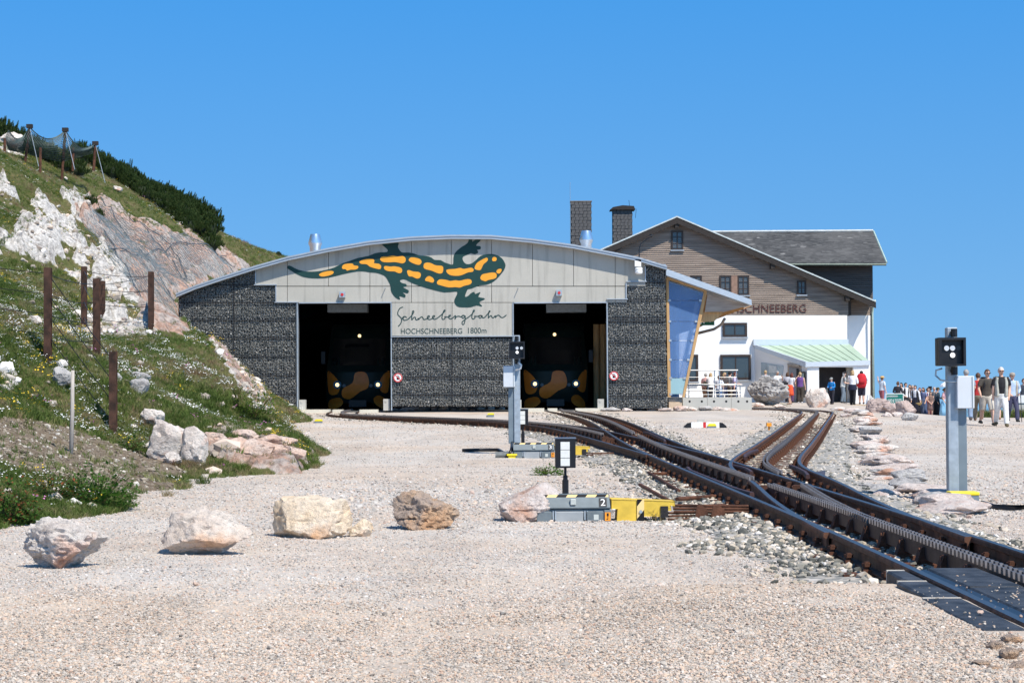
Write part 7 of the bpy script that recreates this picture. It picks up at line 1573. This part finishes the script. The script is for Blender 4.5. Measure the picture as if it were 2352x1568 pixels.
# ---- leafy plants
def leafy(name, label, px, py, w, h, col, seed, n=420, leaf=.05, group=None, stems=14, red=0):
    p = hit(px, py, True); p.z = max(p.z, float(surf_z(p.x, p.y)[0])) if p.x < -2.5 and p.y > 17.2 else p.z
    s_ = p.y / F_PX; W_, H_ = w * s_ / 2, h * s_; rs = np.random.default_rng(seed); root = thing(name, label, 'plant', group, loc=p)
    mb = MB()
    for k in range(n):
        a = rs.uniform(0, 6.28); r = math.sqrt(rs.random()); zz = H_ * (rs.uniform(.05, 1) * (1 - .55 * r * r)) * (1 + .25 * math.sin(3*a + seed)); c = Vector((W_ * r * math.cos(a), W_ * .7 * r * math.sin(a), zz)); L_ = leaf * rs.uniform(.6, 1.3)
        d = Vector((math.cos(a) + rs.normal(0, .6), math.sin(a) + rs.normal(0, .6) - .3, rs.normal(.15, .45))).normalized(); sd = d.cross(Vector((0, 0, 1))).normalized(); nn = sd.cross(d)
        mb.k = 1 if red and rs.random() < red else 0
        mb.quad(c, c + d*L_*.45 + sd*L_*.32 + nn*L_*.06, c + d*L_*1.0, c + d*L_*.45 - sd*L_*.32 + nn*L_*.06)
    mb.build('leaves', [leafmat('leaf_%d' % seed, col, .3, .3), leafmat('leaf_red_%d' % seed, (.22,.07,.03), .3, .3)], root, local=True)
    st = MB()
    for k in range(stems): a = rs.uniform(0, 6.28); st.tube([(0, 0, -.03), (W_*.4*math.cos(a), W_*.3*math.sin(a), H_*.45), (W_*.75*math.cos(a), W_*.5*math.sin(a), H_*.8)], [.006, .005, .003], 4)
    st.build('stems', leafmat('stem_%d' % seed, (.12,.10,.04)), root, local=True); return root
leafy('leafy_plant', 'big bright green leafy plant at the gravel edge below the bare soil', 225, 1165, 190, 95, (.055,.13,.018), 1, 1500, .055)
leafy('leafy_plant', 'dark green leafy plant at the gravel edge with reddish seed heads', 25, 1205, 130, 105, (.05,.11,.018), 2, 1300, .05, red=.22)
leafy('leafy_plant', 'mixed green and reddish plant above the gravel edge', 120, 1150, 130, 80, (.07,.115,.03), 3, 800, .045, red=.12)
leafy('leafy_plant', 'low fresh green weed on the gravel behind the point lantern', 1258, 1092, 76, 24, (.085,.17,.022), 4, 520, .045)
leafy('leafy_plant', 'dark green plant at the foot of the white boulders', 300, 1040, 80, 40, (.05,.10,.018), 5, 500, .05)
leafy('leafy_plant', 'bright green plant on the corner of the grassy bank', 585, 960, 100, 60, (.085,.14,.022), 6, 700, .07)
leafy('leafy_plant', 'tall pale green plant on the bank above the pink rock', 545, 935, 26, 55, (.14,.18,.04), 7, 160, .06)
leafy('leafy_plant', 'low green weed below the huge grey boulder', 1795, 934, 40, 8, (.08,.12,.03), 8, 200, .06)
def grass_thing(px, py, w, h, label, seed, col=1, n=70):
    p = hit(px, py, True); p.z = max(p.z, float(surf_z(p.x, p.y)[0])) if p.x < -2.5 and p.y > 17.2 else p.z
    s_ = p.y / F_PX; o = tuft(seed, n, 1, .4, .45, .02, GR[col], .6); o.name = 'grass_clump'; o.data.name = 'grass_clump'; o.location = p; o.scale = (w * s_ * .9, w * s_ * .7, h * s_); COL.objects.link(o); return tag(o, label, 'grass', 'grass clumps')
for a in ((1508, 1196, 44, 40, 'dry grass clump under the yellow arm of machine number 2', 901, 3), (500, 1085, 60, 36, 'grass clump between the upright boulder and the pink rock', 902, 1), (545, 1090, 40, 30, 'green grass clump at the foot of the pink rock bank', 903, 1), (465, 1112, 44, 30, 'grass clump at the gravel edge below the white boulders', 904, 0), (400, 1108, 60, 26, 'dark grass clump on the gravel edge below the wedged boulder', 905, 0), (640, 1075, 44, 22, 'grass clump at the tip of the pink rock bank', 906, 1), (385, 1140, 34, 20, 'small grass clump alone on the gravel edge', 907, 3), (725, 1075, 30, 14, 'tiny grass clump on the gravel beyond the bank tip', 908, 3), (1385, 1172, 22, 8, 'thin grass sprouting behind machine number 2', 909, 1), (1290, 1195, 26, 8, 'thin grass sprouting before machine number 2', 910, 3)): grass_thing(*a)
# ---- mountain pines
PINEG = leafmat('pine_needles', (.052,.088,.022), .45, .2)
_t = PINEG.node_tree; _g = _t.nodes.new('ShaderNodeNewGeometry'); _b = _t.nodes['Principled BSDF']
_t.links.new(ramp(_t, _g.outputs['Random Per Island'], [(0, (.018,.034,.010)), (.5, (.048,.082,.020)), (.85, (.085,.125,.032)), (1, (.14,.16,.055))]), _b.inputs['Base Color'])
def pine_mesh(seed, n=330):
    rs = np.random.default_rng(seed); mb = MB()
    for k in range(n):
        a = rs.uniform(0, 6.28); el = math.asin(rs.uniform(.02, 1)); rr = rs.uniform(.62, 1.0) * (1 + .12 * math.sin(5*a + seed) + .1 * math.sin(3*el*4)); c = np.array([math.cos(a)*math.cos(el)*rr, math.sin(a)*math.cos(el)*rr, math.sin(el)*rr*.85])
        ax = np.array([c[0]*.45, c[1]*.45, .9 + rs.normal(0, .1)]); ax /= np.linalg.norm(ax); L_ = rs.uniform(.16, .30); u_ = np.cross(ax, [0, 1, .1]); u_ /= np.linalg.norm(u_); w_ = np.cross(ax, u_)
        for tier, (z0, rad, lf) in enumerate(((0, .085, .55), (.35, .075, .75), (.65, .05, 1.0))):
            for q_ in range(6):
                b_ = q_ * 1.047 + tier * .5; o_ = (math.cos(b_)*u_ + math.sin(b_)*w_); t2 = (-math.sin(b_)*u_ + math.cos(b_)*w_) * .022
                base = c + ax * z0 * L_; tip = c + ax * lf * L_ * 1.1 + o_ * rad; n0 = len(mb.v); mb.v += [tuple(base - t2), tuple(base + t2), tuple(tip)]; mb.f.append((n0, n0+1, n0+2)); mb.m.append(0)
    me = bpy.data.meshes.new('crown'); me.from_pydata(mb.v, [], mb.f); me.materials.append(PINEG); return me
PM = [pine_mesh(k) for k in range(4)]
tk = MB()
for a in np.arange(0, 6.28, .9): tk.tube([(0, 0, -.3), (.25*math.cos(a), .25*math.sin(a), .2), (.55*math.cos(a), .55*math.sin(a), .55)], [.05, .04, .02], 5)
TKM = tk.build('trunk', mat('pine_bark', (.06,.045,.03), .9, var=.3)).data; bpy.data.objects.remove(bpy.data.objects['trunk'])
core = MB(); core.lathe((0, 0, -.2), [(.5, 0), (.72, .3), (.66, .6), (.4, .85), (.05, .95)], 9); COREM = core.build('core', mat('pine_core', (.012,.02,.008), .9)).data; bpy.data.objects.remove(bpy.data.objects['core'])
def pine(px, py, Y, w, h, k, label, group):
    """px,py : foot of the bush"""
    p = inv(px, py, Y); p.z = float(surf_z(p.x, p.y)[0]); s_ = Y / F_PX; root = thing('mountain_pine', label, 'shrub', group, loc=p)
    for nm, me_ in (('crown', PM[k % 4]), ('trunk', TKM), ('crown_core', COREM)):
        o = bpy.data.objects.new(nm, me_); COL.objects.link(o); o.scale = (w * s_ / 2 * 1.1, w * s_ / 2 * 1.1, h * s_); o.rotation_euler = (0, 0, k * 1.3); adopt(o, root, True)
LB_ = 'dense dark green mountain pine in the thicket along the hill crest'
def crest(px):
    Yc = np.arange(62, 124, .5); Xc = (px - CXP) / F_PX * Yc; zc = surf_z(Xc, Yc); k_ = int(np.argmax((zc - CAM.z) / Yc)); return float(Yc[k_])
k = 0
for u in np.linspace(0, 1, 16):
    xb = np.interp(u, [0, .3, .6, 1], [182, 275, 370, 470]); Yc = crest(xb)
    yt = np.interp(xb, [170, 250, 330, 400, 470, 490], [350, 362, 402, 432, 462, 490])
    for back in (0.3, 3.0, 6.0):
        Yp = Yc - back; Xp = (xb - CXP) / F_PX * Yp; fy = proj(np.array([[Xp, Yp, float(surf_z(Xp, Yp)[0])]]))[1][0]
        hh = max(20, fy - yt - back * 2.2) if back < 1 else random.uniform(34, 46)
        pine(xb + random.uniform(-9, 9), fy, Yp, random.uniform(52, 70), hh * random.uniform(.88, 1.08), k, LB_, 'mountain pines on the crest'); k += 1
for x, y, Y, w, h in ((8, 312, 88, 66, 50), (40, 318, 88, 62, 48), (75, 330, 88.5, 58, 44), (108, 345, 89, 56, 42), (140, 352, 89, 54, 38), (172, 362, 90, 58, 40), (-20, 305, 88, 64, 50)):
    pine(x, y, Y, w, h, k, 'dark mountain pine behind the rockfall net on the hilltop', 'mountain pines behind the net'); k += 1
for x, y, Y, w, h, lab in ((205, 458, 84, 40, 26, 'small mountain pine growing alone above the netted rock'), (228, 475, 83, 22, 20, 'tiny mountain pine at the upper edge of the netting'), (640, 588, 113, 12, 10, 'tiny dark pine peeping over the shed roof edge')): pine(x, y, Y, w, h, k, lab, None); k += 1
# weeds along the barrier at the viewpoint edge
n = 1500; X = RNG.uniform(19, 27, n); Y = RNG.uniform(77.5, 79.8, n); Z = ground_z(X, Y); h_ = RNG.uniform(.12, .42, n)
scatter('verge_weeds', np.c_[X, Y, Z], np.c_[h_, h_, h_], np.c_[RNG.normal(0, .1, n), RNG.normal(0, .1, n), RNG.uniform(0, 6.28, n)], [tuft(60 + k, 14, 1, .45, .35, .035, GR[k]) for k in range(4)])
